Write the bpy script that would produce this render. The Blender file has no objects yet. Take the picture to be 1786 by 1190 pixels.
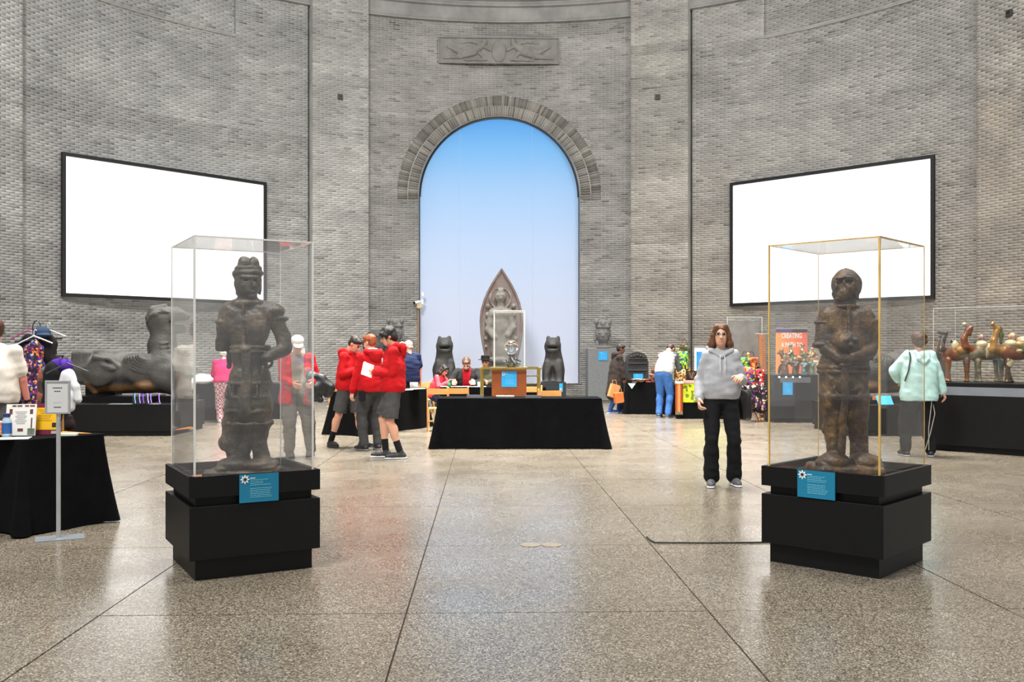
import bpy, bmesh, math, random
import numpy as np
from mathutils import Vector, Matrix
random.seed(7); RNG = np.random.default_rng(7)
scn = bpy.context.scene
COL = scn.collection
PI = math.pi
# ------------------------------------------------------------------ camera
F = 1650.0; CAM_H = 1.42; HOR = 615.0
YAW = -math.atan(47 / F)                      # camera turned slightly to the right of the room axis
cd = bpy.data.cameras.new('camera'); cam = bpy.data.objects.new('camera', cd); COL.objects.link(cam)
cd.sensor_width = 36.0; cd.lens = F / 1786 * 36.0; cd.shift_y = (HOR - 595) / 1786
cd.clip_end = 200
cam.location = (0, 0, CAM_H); cam.rotation_euler = (PI / 2, 0, YAW)
scn.camera = cam
# ------------------------------------------------------------------ light
w = bpy.data.worlds.new('daylight'); scn.world = w; w.use_nodes = True
bgn = w.node_tree.nodes['Background']; bgn.inputs[0].default_value = (0.95, 0.98, 1.0, 1); bgn.inputs[1].default_value = 0.58
def area_light(name, loc, target, size, power, color=(1, 1, 1)):
    l = bpy.data.lights.new(name, 'AREA'); l.shape = 'RECTANGLE'; l.size = size[0]; l.size_y = size[1]
    l.energy = power; l.color = color
    o = bpy.data.objects.new(name, l); COL.objects.link(o); o.location = loc
    o.rotation_euler = (Vector(target) - Vector(loc)).to_track_quat('-Z', 'Y').to_euler()
    return o
area_light('clerestory_window_light', (-4.5, 1.5, 14), (2.5, 27, 3.5), (3.5, 3), 3600, (1, 0.98, 0.96))
area_light('clerestory_window_light', (8.5, 9, 17), (-1, 18, 2), (6, 5), 1400, (1, 0.95, 0.88))
area_light('entrance_lamp_light', (0.4, -2, 7), (0.4, 14, 2), (5, 2), 120, (1, 0.97, 0.93))
dl_ = area_light('overhead_floor_light', (0.4, 17.5, 21), (0.4, 17.5, 0), (9, 9), 3700, (1, 0.97, 0.92)); dl_.data.spread = math.radians(58)  # unseen overhead area light, added to brighten the middle of the floor
scn.view_settings.view_transform = 'Standard'; scn.view_settings.look = 'None'
scn.view_settings.exposure = 0.12; scn.view_settings.gamma = 1.0; scn.view_settings.use_curve_mapping = False
try:
    scn.cycles.max_bounces = 8; scn.cycles.transparent_max_bounces = 24; scn.cycles.use_denoising = True
except Exception: pass

# ------------------------------------------------------------------ pixel helpers (a pixel gives a direction, the depth comes from what it touches)
CY, SY = math.cos(YAW), math.sin(YAW)
def cw(x, d, z=0.0): return Vector((x * CY - d * SY, x * SY + d * CY, z))     # camera frame (right, depth, up) -> world
def C(px, d, z=0.0): return cw((px - 893) / F * d, d, z)
def zof(py, d): return CAM_H - (py - HOR) / F * d
def dof(py, z=0.0): return F * (CAM_H - z) / (py - HOR)
XC, YC, R = 0.446, 16.13, 12.3               # rotunda centre and radius
def wall_hit(px, r=R):
    k = (px - 893) / F; dx, dy = k * CY - SY, k * SY + CY
    A = dx * dx + dy * dy; B = -2 * (dx * XC + dy * YC); Cc = XC * XC + YC * YC - r * r
    t = (-B + math.sqrt(B * B - 4 * A * Cc)) / 2 / A
    return t, dx * t, dy * t
def theta(px, r=R):
    t, x, y = wall_hit(px, r); return math.atan2(x - XC, y - YC)
def wz(px, py, r=R): return zof(py, wall_hit(px, r)[0])
def wp(th, z, r=R): return (XC + r * math.sin(th), YC + r * math.cos(th), z)

# ------------------------------------------------------------------ materials
def lin(c):
    return tuple((x / 255 / 12.92 if x / 255 <= 0.04045 else ((x / 255 + 0.055) / 1.055) ** 2.4) for x in c)
MATS = {}
def mat(name, col, rough=0.6, var=0.12, vs=6.0, bump=0.0, bs=60.0, metal=0.0, spec=0.5, attr=False, var2=None, emit=0.0, sheen=0.0, coat=0.0):
    if name in MATS: return MATS[name]
    m = bpy.data.materials.new(name); m.use_nodes = True; nt = m.node_tree; N = nt.nodes; L = nt.links
    b = N['Principled BSDF']; b.inputs['Roughness'].default_value = rough; b.inputs['Metallic'].default_value = metal
    b.inputs['Specular IOR Level'].default_value = spec
    if coat: b.inputs['Coat Weight'].default_value = coat; b.inputs['Coat Roughness'].default_value = .15
    tc = N.new('ShaderNodeTexCoord'); src = tc.outputs['Object']
    no = N.new('ShaderNodeTexNoise'); no.inputs['Scale'].default_value = vs; no.inputs['Detail'].default_value = 5; no.inputs['Roughness'].default_value = .62
    L.new(src, no.inputs['Vector'])
    rp = N.new('ShaderNodeValToRGB'); rp.color_ramp.elements[0].position = .32; rp.color_ramp.elements[1].position = .68
    c = lin(col)
    lo = lin(var2) if var2 else tuple(x * (1 - var) for x in c); hi = c if var2 else tuple(min(1, x * (1 + var)) for x in c)
    if attr:
        at = N.new('ShaderNodeAttribute'); at.attribute_name = 'Col'
        mx = N.new('ShaderNodeMix'); mx.data_type = 'RGBA'; mx.blend_type = 'MULTIPLY'; mx.inputs[0].default_value = 1
        rp.color_ramp.elements[0].color = (1 - var, 1 - var, 1 - var, 1); rp.color_ramp.elements[1].color = (1, 1, 1, 1)
        L.new(no.outputs['Fac'], rp.inputs[0]); L.new(rp.outputs[0], mx.inputs[6]); L.new(at.outputs['Color'], mx.inputs[7])
        L.new(mx.outputs[2], b.inputs['Base Color'])
    else:
        rp.color_ramp.elements[0].color = (*lo, 1); rp.color_ramp.elements[1].color = (*hi, 1)
        L.new(no.outputs['Fac'], rp.inputs[0]); L.new(rp.outputs[0], b.inputs['Base Color'])
    if emit:
        b.inputs['Emission Color'].default_value = (*c, 1); b.inputs['Emission Strength'].default_value = emit
    if bump:
        n2 = N.new('ShaderNodeTexNoise'); n2.inputs['Scale'].default_value = bs; n2.inputs['Detail'].default_value = 4
        L.new(src, n2.inputs['Vector']); bp = N.new('ShaderNodeBump'); bp.inputs['Strength'].default_value = bump; bp.inputs['Distance'].default_value = .02
        L.new(n2.outputs['Fac'], bp.inputs['Height']); L.new(bp.outputs[0], b.inputs['Normal'])
    MATS[name] = m; return m
def cmat(kind, col, **k):
    return mat('%s_%d_%d_%d' % (kind, *col), col, **k)
def cloth(col): return cmat('fabric', col, rough=.88, var=.14, vs=9, bump=.12, bs=140, spec=.25)
def paint(col, rough=.5): return cmat('painted_%d' % int(rough * 100), col, rough=rough, var=.05, vs=3)

def acrylic(name='clear_acrylic', tint=(0.985, 0.985, 0.98), refl=.7, haze=0.0):
    m = bpy.data.materials.new(name); m.use_nodes = True; nt = m.node_tree; N = nt.nodes; L = nt.links
    N.remove(N['Principled BSDF']); out = N['Material Output']
    tr = N.new('ShaderNodeBsdfTransparent'); tr.inputs[0].default_value = (*tint, 1)
    gl = N.new('ShaderNodeBsdfGlossy'); gl.inputs['Roughness'].default_value = .02
    ge = N.new('ShaderNodeNewGeometry'); dt = N.new('ShaderNodeVectorMath'); dt.operation = 'DOT_PRODUCT'; L.new(ge.outputs['Incoming'], dt.inputs[0]); L.new(ge.outputs['Normal'], dt.inputs[1])
    ab = N.new('ShaderNodeMath'); ab.operation = 'ABSOLUTE'; L.new(dt.outputs['Value'], ab.inputs[0])
    om = N.new('ShaderNodeMath'); om.operation = 'SUBTRACT'; om.inputs[0].default_value = 1; om.use_clamp = True; L.new(ab.outputs[0], om.inputs[1])
    pw = N.new('ShaderNodeMath'); pw.operation = 'POWER'; pw.inputs[1].default_value = 5; L.new(om.outputs[0], pw.inputs[0])
    mu = N.new('ShaderNodeMath'); mu.operation = 'MULTIPLY_ADD'; mu.inputs[1].default_value = .96 * refl; mu.inputs[2].default_value = .035 * refl; L.new(pw.outputs[0], mu.inputs[0])   # Schlick Fresnel of acrylic
    mx = N.new('ShaderNodeMixShader'); L.new(mu.outputs[0], mx.inputs[0]); L.new(tr.outputs[0], mx.inputs[1]); L.new(gl.outputs[0], mx.inputs[2])
    last = mx
    if haze:
        df = N.new('ShaderNodeBsdfDiffuse'); df.inputs[0].default_value = (.8, .8, .8, 1)
        no = N.new('ShaderNodeTexNoise'); no.inputs['Scale'].default_value = 2.2; no.inputs['Detail'].default_value = 4
        tc = N.new('ShaderNodeTexCoord'); L.new(tc.outputs['Object'], no.inputs['Vector'])
        m2 = N.new('ShaderNodeMath'); m2.operation = 'MULTIPLY'; m2.inputs[1].default_value = haze; L.new(no.outputs['Fac'], m2.inputs[0])
        mx2 = N.new('ShaderNodeMixShader'); L.new(m2.outputs[0], mx2.inputs[0]); L.new(mx.outputs[0], mx2.inputs[1]); L.new(df.outputs[0], mx2.inputs[2]); last = mx2
    L.new(last.outputs[0], out.inputs[0])
    return m

# ------------------------------------------------------------------ object helpers
def setp(o, label=None, cat=None, group=None, kind=None):
    if label: o['label'] = label
    if cat: o['category'] = cat
    if group: o['group'] = group
    if kind: o['kind'] = kind
    return o
def thing(name, label, cat, loc=(0, 0, 0), rz=0.0, group=None):
    o = bpy.data.objects.new(name, None); COL.objects.link(o); o.empty_display_size = .1
    o.location = loc; o.rotation_euler = (0, 0, rz); return setp(o, label, cat, group)
def link(name, me, parent=None, loc=None, rz=None):
    o = bpy.data.objects.new(name, me); COL.objects.link(o)
    if parent: o.parent = parent
    if loc is not None: o.location = loc
    if rz is not None: o.rotation_euler = (0, 0, rz)
    return o
def np_mesh(name, V, Q, m=None, smooth=False, col=None):
    me = bpy.data.meshes.new(name); V = np.asarray(V, np.float32); Q = np.asarray(Q, np.int32); k = Q.shape[1]
    me.vertices.add(len(V)); me.vertices.foreach_set('co', V.ravel())
    me.loops.add(Q.size); me.loops.foreach_set('vertex_index', Q.ravel())
    me.polygons.add(len(Q)); me.polygons.foreach_set('loop_start', np.arange(0, Q.size, k, dtype=np.int32))
    if smooth: me.polygons.foreach_set('use_smooth', np.ones(len(Q), bool))
    me.update(calc_edges=True)
    if col is not None:
        a = me.color_attributes.new('Col', 'FLOAT_COLOR', 'POINT'); c = np.ones((len(V), 4), np.float32); c[:, :3] = col
        a.data.foreach_set('color', c.ravel())
    if m: me.materials.append(m)
    return me
class MB:
    """collects plain shapes; build() links them as ONE mesh object"""
    def __init__(s): s.bm = bmesh.new()
    def _x(s, vs, M):
        if M is not None: bmesh.ops.transform(s.bm, matrix=M, verts=vs)
    def box(s, c, size, rz=0.0, bev=0.0, M=None, rx=0.0, ry=0.0):
        r = bmesh.ops.create_cube(s.bm, size=1.0); vs = r['verts']
        bmesh.ops.scale(s.bm, vec=size, verts=vs)
        if bev:
            es = list({e for v in vs for e in v.link_edges})
            rr = bmesh.ops.bevel(s.bm, geom=es, offset=bev, segments=2, profile=.5, affect='EDGES')
            vs = list({v for f in rr['faces'] for v in f.verts} | {v for v in vs if v.is_valid})
        T = Matrix.Translation(c) @ Matrix.Rotation(rz, 4, 'Z') @ Matrix.Rotation(ry, 4, 'Y') @ Matrix.Rotation(rx, 4, 'X')
        s._x(vs, T if M is None else M @ T); return s
    def tube(s, a, b, r1, r2=None, n=10, cap=True):
        a, b = Vector(a), Vector(b); r2 = r1 if r2 is None else r2; d = (b - a)
        q = d.to_track_quat('Z', 'Y').to_matrix().to_4x4()
        r = bmesh.ops.create_cone(s.bm, cap_ends=cap, segments=n, radius1=r1, radius2=max(r2, 1e-5), depth=d.length)
        s._x(r['verts'], Matrix.Translation((a + b) / 2) @ q); return s
    def path(s, pts, r, n=8):
        for a, b in zip(pts[:-1], pts[1:]): s.tube(a, b, r, n=n)
        for p in pts[1:-1]: s.ball(p, (r, r, r), 8, 5)
        return s
    def ball(s, c, r, u=16, v=10, M=None):
        if not hasattr(r, '__len__'): r = (r, r, r)
        q = bmesh.ops.create_uvsphere(s.bm, u_segments=u, v_segments=v, radius=1.0)
        T = Matrix.Translation(c) @ Matrix.Diagonal((*r, 1)); s._x(q['verts'], T if M is None else M @ T); return s
    def lathe(s, prof, c=(0, 0, 0), n=20, sx=1.0, sy=1.0):
        rings = []
        for (r, z) in prof:
            rings.append([s.bm.verts.new((c[0] + sx * r * math.cos(2 * PI * i / n), c[1] + sy * r * math.sin(2 * PI * i / n), c[2] + z)) for i in range(n)])
        for a, b in zip(rings[:-1], rings[1:]):
            for i in range(n): s.bm.faces.new((a[i], a[(i + 1) % n], b[(i + 1) % n], b[i]))
        s.bm.faces.new(rings[0][::-1]); s.bm.faces.new(rings[-1]); return s
    def prism(s, pts, y0, y1, M=None):
        """outline in x,z extruded along y"""
        a = [s.bm.verts.new((x, y0, z)) for x, z in pts]; b = [s.bm.verts.new((x, y1, z)) for x, z in pts]; n = len(pts)
        s.bm.faces.new(a); s.bm.faces.new(b[::-1])
        for i in range(n): s.bm.faces.new((a[i], b[i], b[(i + 1) % n], a[(i + 1) % n]))
        s._x(a + b, M); return s
    def quad(s, p): s.bm.faces.new([s.bm.verts.new(q) for q in p]); return s
    def build(s, name, m, parent=None, smooth=False, loc=None, rz=None):
        bmesh.ops.recalc_face_normals(s.bm, faces=s.bm.faces)
        me = bpy.data.meshes.new(name); s.bm.to_mesh(me); s.bm.free()
        if smooth:
            me.polygons.foreach_set('use_smooth', np.ones(len(me.polygons), bool))
            try: me.set_sharp_from_angle(angle=math.radians(40))
            except Exception: pass
        me.materials.append(m); return link(name, me, parent, loc, rz)
def copy_tree(o, parent=None):
    c = o.copy(); COL.objects.link(c)
    if parent: c.parent = parent
    for ch in list(o.children):
        copy_tree(ch, c)
    return c
def text_mesh(txt, size, m, name, parent, loc, rot=(PI / 2, 0, 0), ext=.002, align='LEFT', bold=0.0):
    cu = bpy.data.curves.new('tmp', 'FONT'); cu.body = txt; cu.size = size; cu.extrude = ext; cu.align_x = align; cu.offset = bold; cu.resolution_u = 2
    to = bpy.data.objects.new('tmp', cu); COL.objects.link(to)
    dg = bpy.context.evaluated_depsgraph_get(); me = bpy.data.meshes.new_from_object(to.evaluated_get(dg))
    bpy.data.objects.remove(to); bpy.data.curves.remove(cu)
    me.name = name; me.materials.clear(); me.materials.append(m)
    o = link(name, me, parent, loc); o.rotation_euler = rot; return o

# ------------------------------------------------------------------ signed-distance sculpting (organic shapes as one continuous surface)
def smin(a, b, k):
    if k <= 0: return np.minimum(a, b)
    h = np.clip(k - np.abs(a - b), 0, None) / k
    return np.minimum(a, b) - h * h * k * .25
class SD:
    def __init__(s, m=1.0, ox=0.0, oz=0.0):
        s.p = []; s.m = m; s.ox = ox; s.oz = oz; s.px = False; s.dk = .02
    def T(s, p):                                  # pixel coordinates (px, py, depth in m) -> local metres
        return np.array(((p[0] - s.ox) * s.m, p[2] if len(p) > 2 else 0.0, (s.oz - p[1]) * s.m)) if s.px else np.asarray(p, float)
    def rad(s, r): return r * s.m if s.px else r
    def add(s, f, lo, hi, k, c, op):
        k = s.dk if k is None else k; s.p.append((f, np.asarray(lo, float), np.asarray(hi, float), k, c, op)); return s
    def cap(s, a, b, ra, rb=None, k=None, c=0, op='u', fl=None):
        a, b = s.T(a), s.T(b); rb = ra if rb is None else rb; ra, rb = s.rad(ra), s.rad(rb)
        ab = b - a; L2 = max(float(ab @ ab), 1e-9)
        def f(x, y, z):
            qx, qy, qz = x - a[0], y - a[1], z - a[2]
            t = np.clip((qx * ab[0] + qy * ab[1] + qz * ab[2]) / L2, 0, 1)
            dx, dy, dz = qx - t * ab[0], qy - t * ab[1], qz - t * ab[2]
            if fl is not None: dy = dy / fl
            return np.sqrt(dx * dx + dy * dy + dz * dz) - (ra + t * (rb - ra))
        m = max(ra, rb); return s.add(f, np.minimum(a, b) - m, np.maximum(a, b) + m, k, c, op)
    def chain(s, pts, rs, **kw):
        for i in range(len(pts) - 1): s.cap(pts[i], pts[i + 1], rs[i], rs[i + 1], **kw)
        return s
    def ell(s, c0, r, Rm=None, k=None, c=0, op='u'):
        cc = s.T(c0); r = np.array([s.rad(r[0]), r[1], s.rad(r[2])]) if s.px else np.asarray(r, float)
        def f(x, y, z):
            qx, qy, qz = x - cc[0], y - cc[1], z - cc[2]
            if Rm is not None:
                qx, qy, qz = (Rm[0][0] * qx + Rm[1][0] * qy + Rm[2][0] * qz, Rm[0][1] * qx + Rm[1][1] * qy + Rm[2][1] * qz, Rm[0][2] * qx + Rm[1][2] * qy + Rm[2][2] * qz)
            k0 = np.sqrt((qx / r[0]) ** 2 + (qy / r[1]) ** 2 + (qz / r[2]) ** 2)
            k1 = np.sqrt((qx / r[0] ** 2) ** 2 + (qy / r[1] ** 2) ** 2 + (qz / r[2] ** 2) ** 2) + 1e-9
            return k0 * (k0 - 1) / k1
        e = r if Rm is None else np.full(3, r.max())
        return s.add(f, cc - e, cc + e, k, c, op)
    def box(s, c0, h, Rm=None, rd=.01, k=None, c=0, op='u'):
        cc = s.T(c0); h = np.array([s.rad(h[0]), h[1], s.rad(h[2])]) if s.px else np.asarray(h, float)
        def f(x, y, z):
            qx, qy, qz = x - cc[0], y - cc[1], z - cc[2]
            if Rm is not None:
                qx, qy, qz = (Rm[0][0] * qx + Rm[1][0] * qy + Rm[2][0] * qz, Rm[0][1] * qx + Rm[1][1] * qy + Rm[2][1] * qz, Rm[0][2] * qx + Rm[1][2] * qy + Rm[2][2] * qz)
            ax, ay, az = np.abs(qx) - h[0] + rd, np.abs(qy) - h[1] + rd, np.abs(qz) - h[2] + rd
            return np.sqrt(np.maximum(ax, 0) ** 2 + np.maximum(ay, 0) ** 2 + np.maximum(az, 0) ** 2) + np.minimum(np.maximum(ax, np.maximum(ay, az)), 0) - rd
        e = h if Rm is None else np.full(3, float(np.sqrt((h * h).sum())))
        return s.add(f, cc - e, cc + e, k, c, op)
    def torus(s, c0, R0, r, axis='z', k=.01, c=0, op='u', sx=1.0):
        cc = s.T(c0); R0, r = s.rad(R0), s.rad(r)
        def f(x, y, z):
            q = [x - cc[0], y - cc[1], z - cc[2]]; i = 'xyz'.index(axis); h = q.pop(i)
            return np.sqrt((np.sqrt((q[0] / sx) ** 2 + q[1] ** 2) - R0) ** 2 + h * h) - r
        e = np.full(3, (R0 * max(1, sx) + r)); return s.add(f, cc - e, cc + e, k, c, op)
    def field(s, vox, disp=None, cut=None, amp=.02):
        U = [q for q in s.p if q[5] == 'u']
        lo = np.min([q[1] for q in U], 0) - 3 * vox - amp; hi = np.max([q[2] for q in U], 0) + 3 * vox + amp
        n = np.ceil((hi - lo) / vox).astype(int) + 1
        ax = [lo[i] + vox * np.arange(n[i]) for i in range(3)]
        V = np.full(n, 1.0, np.float32)
        for f, l, h, k, c, op in s.p:
            mg = k + 4 * vox
            i0 = np.clip(((l - mg - lo) / vox).astype(int), 0, n - 1); i1 = np.clip(((h + mg - lo) / vox).astype(int) + 2, 1, n)
            if (i1 <= i0).any(): continue
            sl = tuple(slice(a, b) for a, b in zip(i0, i1))
            d = f(ax[0][sl[0]][:, None, None], ax[1][sl[1]][None, :, None], ax[2][sl[2]][None, None, :]).astype(np.float32)
            V[sl] = smin(V[sl], d, k) if op == 'u' else -smin(-V[sl], d, k)
        if disp is not None:
            I = np.nonzero(np.abs(V) < 2.5 * amp + 2 * vox)
            V[I] += disp(ax[0][I[0]], ax[1][I[1]], ax[2][I[2]]).astype(np.float32)
        if cut is not None:                       # keep only z >= cut
            V = np.maximum(V, (cut - ax[2])[None, None, :].astype(np.float32))
        return V, lo, ax
    def surf(s, vox, disp=None, cut=None, amp=.02):
        V, lo, ax = s.field(vox, disp, cut, amp); n = V.shape
        sg = V < 0
        cnt = np.zeros((n[0] - 1, n[1] - 1, n[2] - 1), np.int8); offs = [(i, j, k) for i in (0, 1) for j in (0, 1) for k in (0, 1)]
        for (i, j, k) in offs: cnt += sg[i:n[0] - 1 + i, j:n[1] - 1 + j, k:n[2] - 1 + k]
        A = np.argwhere((cnt > 0) & (cnt < 8)); ids = np.full(cnt.shape, -1, np.int32); ids[A[:, 0], A[:, 1], A[:, 2]] = np.arange(len(A))
        g = {o: V[A[:, 0] + o[0], A[:, 1] + o[1], A[:, 2] + o[2]] for o in offs}
        acc = np.zeros((len(A), 3)); num = np.zeros(len(A))
        for o in offs:
            for d in range(3):
                if o[d] == 0:
                    o2 = list(o); o2[d] = 1; o2 = tuple(o2); a, b = g[o], g[o2]; mk = (a < 0) != (b < 0)
                    t = np.where(mk, a / np.where(mk, a - b, 1), 0)
                    for e in range(3): acc[:, e] += np.where(mk, (t if e == d else o[e]), 0)
                    num += mk
        P = (A + acc / num[:, None]) * vox + lo
        Q = []
        for d in range(3):
            sl0 = [slice(None)] * 3; sl1 = [slice(None)] * 3; sl0[d] = slice(0, -1); sl1[d] = slice(1, None)
            a, b = sg[tuple(sl0)], sg[tuple(sl1)]; E = np.argwhere(a != b); e1, e2 = (d + 1) % 3, (d + 2) % 3
            ok = (E[:, e1] > 0) & (E[:, e2] > 0) & (E[:, e1] < n[e1] - 1) & (E[:, e2] < n[e2] - 1); E = E[ok]
            if not len(E): continue
            def cell(u, v):
                G = E.copy(); G[:, e1] -= u; G[:, e2] -= v; return ids[G[:, 0], G[:, 1], G[:, 2]]
            q = np.stack([cell(1, 1), cell(0, 1), cell(0, 0), cell(1, 0)], 1)
            ins = a[E[:, 0], E[:, 1], E[:, 2]]; q[~ins] = q[~ins][:, ::-1]; Q.append(q)
        Q = np.concatenate(Q); Q = Q[(Q >= 0).all(1)]
        return P, Q
    def colors(s, P, pal):
        best = np.full(len(P), 1e9); ci = np.zeros(len(P), int)
        for f, l, h, k, c, op in s.p:
            if op != 'u': continue
            d = f(P[:, 0], P[:, 1], P[:, 2]); mk = d < best; best[mk] = d[mk]; ci[mk] = c
        return np.array([lin(c) for c in pal])[ci]
    def mesh(s, name, vox, m, pal=None, disp=None, cut=None, amp=.02):
        P, Q = s.surf(vox, disp, cut, amp)
        return np_mesh(name, P, Q, m, True, s.colors(P, pal) if pal else None)
def waves(freq, amp, n=5, seed=0, stretch=(1, 1, 1)):
    r = np.random.default_rng(seed); D = r.normal(size=(n, 3)); D /= np.linalg.norm(D, axis=1)[:, None]; D = D * freq * r.uniform(.6, 1.5, (n, 1)) * np.array(stretch); ph = r.uniform(0, 6.28, n)
    def f(x, y, z):
        t = 0
        for i in range(n): t = t + np.sin(D[i, 0] * x + D[i, 1] * y + D[i, 2] * z + ph[i] + 1.3 * np.sin(D[(i + 1) % n, 0] * y + D[i, 1] * z))
        return t * amp / n * 1.6
    return f
def rot(rx=0, ry=0, rz=0):
    return np.array((Matrix.Rotation(rz, 3, 'Z') @ Matrix.Rotation(ry, 3, 'Y') @ Matrix.Rotation(rx, 3, 'X')))

# ================================================================== THE SETTING
RP = R - 0.26                                  # pilaster faces stand proud of the bays
TOPZ = 14.0
def brick_material():
    m = bpy.data.materials.new('grey_roman_brick'); m.use_nodes = True; nt = m.node_tree; N = nt.nodes; L = nt.links; b = N['Principled BSDF']
    b.inputs['Roughness'].default_value = .82; b.inputs['Specular IOR Level'].default_value = .3
    ge = N.new('ShaderNodeNewGeometry'); mp = N.new('ShaderNodeMapping'); mp.inputs['Scale'].default_value = (.55, .55, .9); L.new(ge.outputs['Position'], mp.inputs['Vector'])
    n1 = N.new('ShaderNodeTexNoise'); n1.inputs['Scale'].default_value = 1.1; n1.inputs['Detail'].default_value = 6; n1.inputs['Roughness'].default_value = .65; L.new(mp.outputs[0], n1.inputs['Vector'])
    rp = N.new('ShaderNodeValToRGB'); rp.color_ramp.elements[0].position = .30; rp.color_ramp.elements[1].position = .70
    rp.color_ramp.elements[0].color = (.62, .62, .63, 1); rp.color_ramp.elements[1].color = (1.12, 1.12, 1.10, 1); L.new(n1.outputs['Fac'], rp.inputs[0])
    n2 = N.new('ShaderNodeTexNoise'); n2.inputs['Scale'].default_value = 28; n2.inputs['Detail'].default_value = 3; L.new(ge.outputs['Position'], n2.inputs['Vector'])
    r2 = N.new('ShaderNodeValToRGB'); r2.color_ramp.elements[0].color = (.78, .78, .78, 1); r2.color_ramp.elements[1].color = (1.12, 1.12, 1.12, 1); L.new(n2.outputs['Fac'], r2.inputs[0])
    at = N.new('ShaderNodeAttribute'); at.attribute_name = 'Col'
    a = N.new('ShaderNodeMix'); a.data_type = 'RGBA'; a.blend_type = 'MULTIPLY'; a.inputs[0].default_value = 1; L.new(at.outputs['Color'], a.inputs[6]); L.new(rp.outputs[0], a.inputs[7])
    c = N.new('ShaderNodeMix'); c.data_type = 'RGBA'; c.blend_type = 'MULTIPLY'; c.inputs[0].default_value = 1; L.new(a.outputs[2], c.inputs[6]); L.new(r2.outputs[0], c.inputs[7])
    L.new(c.outputs[2], b.inputs['Base Color'])
    bp = N.new('ShaderNodeBump'); bp.inputs['Strength'].default_value = .35; bp.inputs['Distance'].default_value = .01; L.new(n2.outputs['Fac'], bp.inputs['Height']); L.new(bp.outputs[0], b.inputs['Normal'])
    return m
M_BRICK = brick_material()
M_MORTAR = mat('pale_mortar', (172, 171, 166), rough=.9, var=.25, vs=1.2, bump=.2, bs=60)
M_STONE = mat('grey_carved_stone', (128, 126, 122), rough=.8, var=.25, vs=3, bump=.3, bs=40)
COURSE, BL, JT = .0625, .228, .0105

def arc_patch(bm, t0, t1, z0, z1, r, n=None):
    n = n or max(1, int(abs(t1 - t0) * r / .25)); prev = None
    for i in range(n + 1):
        t = t0 + (t1 - t0) * i / n; a = bm.verts.new(wp(t, z0, r)); b = bm.verts.new(wp(t, z1, r))
        if prev: bm.faces.new((prev[0], a, b, prev[1]))
        prev = (a, b)
def brick_list(t0, t1, z0, z1, r, clip=None, seed=0, base=(138, 135, 129), warm=0.0):
    """running bond laid on a cylinder: rows of (theta0, theta1, z0, z1, r, colour)"""
    rg = np.random.default_rng(seed); out = []; bl = np.array(lin(base)); band = 0.0; bandw = 0
    dt = BL / r; k = 0; z = z0
    while z < z1 - .03:
        if bandw <= 0: band = rg.normal(0, .10); bandw = rg.integers(2, 16)
        bandw -= 1
        t = t0 - (dt * .5 if k % 2 else 0)
        while t < t1:
            a, b = max(t, t0), min(t + dt - JT / r, t1); t += dt
            if (b - a) * r < .03: continue
            seg = [(a, b)] if clip is None else clip(a, b, z, z + COURSE)
            for (a, b) in seg:
                if (b - a) * r < .025: continue
                v = 1 + band + rg.normal(0, .085); v = max(v, .45)
                if rg.random() < .05: v *= .68
                wv = warm * max(0, 1 - (z / 8.0))
                out.append((a, b, z + JT, z + COURSE, r - rg.uniform(.002, .006), tuple(np.clip(bl * v * (1 + wv * np.array((.30, .04, -.26))), 0, .95))))
        z += COURSE; k += 1
    return out
def brick_mesh(name, L, back=.03):
    A = np.array([[a, b, z0, z1, r] for a, b, z0, z1, r, c in L]); Cc = np.array([c for *_, c in L]); n = len(A)
    V = np.zeros((n, 8, 3)); i = 0
    for rr in (A[:, 4], A[:, 4] + back):
        for (t, z) in ((0, 2), (1, 2), (1, 3), (0, 3)):
            V[:, i, 0] = XC + rr * np.sin(A[:, t]); V[:, i, 1] = YC + rr * np.cos(A[:, t]); V[:, i, 2] = A[:, z]; i += 1
    q = np.array([[0, 1, 2, 3], [1, 0, 4, 5], [2, 1, 5, 6], [3, 2, 6, 7], [0, 3, 7, 4]])
    Q = (np.arange(n)[:, None, None] * 8 + q[None]).reshape(-1, 4)
    return np_mesh(name, V.reshape(-1, 3), Q, M_BRICK, False, np.repeat(Cc, 8, 0))

# ---- arch geometry on the back bay
AXC = wall_hit(871)[1]; AD = wall_hit(871)[0]
A_HW = 140 / F * AD; A_BOT = zof(669, AD); A_TOP = zof(203, AD); A_SPR = A_TOP - A_HW
RING = .62
thL0, thL1 = theta(545, RP), theta(643, RP); thR0, thR1 = theta(1100, RP), theta(1200, RP)
thLL = theta(40, RP); thRR = theta(1703, RP); PW = math.radians(8.0)
def arch_top(x):
    u = abs(x - AXC); return A_SPR + math.sqrt(max(A_HW ** 2 - u * u, 0)) if u < A_HW else None
def ang_x(x, r=R): return math.asin((x - XC) / r)
tJ0, tJ1 = ang_x(AXC - A_HW), ang_x(AXC + A_HW)
def clip_arch(a, b, z0, z1):
    zc = (z0 + z1) / 2
    if zc < A_BOT: return [(a, b)]
    if zc < A_SPR:
        if b <= tJ0 or a >= tJ1: return [(a, b)]
        s = []
        if a < tJ0: s.append((a, tJ0))
        if b > tJ1: s.append((tJ1, b))
        return s
    if zc - A_SPR < A_HW + RING:
        ro = math.sqrt(max((A_HW + RING - .02) ** 2 - (zc - A_SPR) ** 2, 0)); r0, r1 = ang_x(AXC - ro), ang_x(AXC + ro)
        if b <= r0 or a >= r1: return [(a, b)]
        s = []
        if a < r0: s.append((a, r0))
        if b > r1: s.append((r1, b))
        return s
    return [(a, b)]
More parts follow.
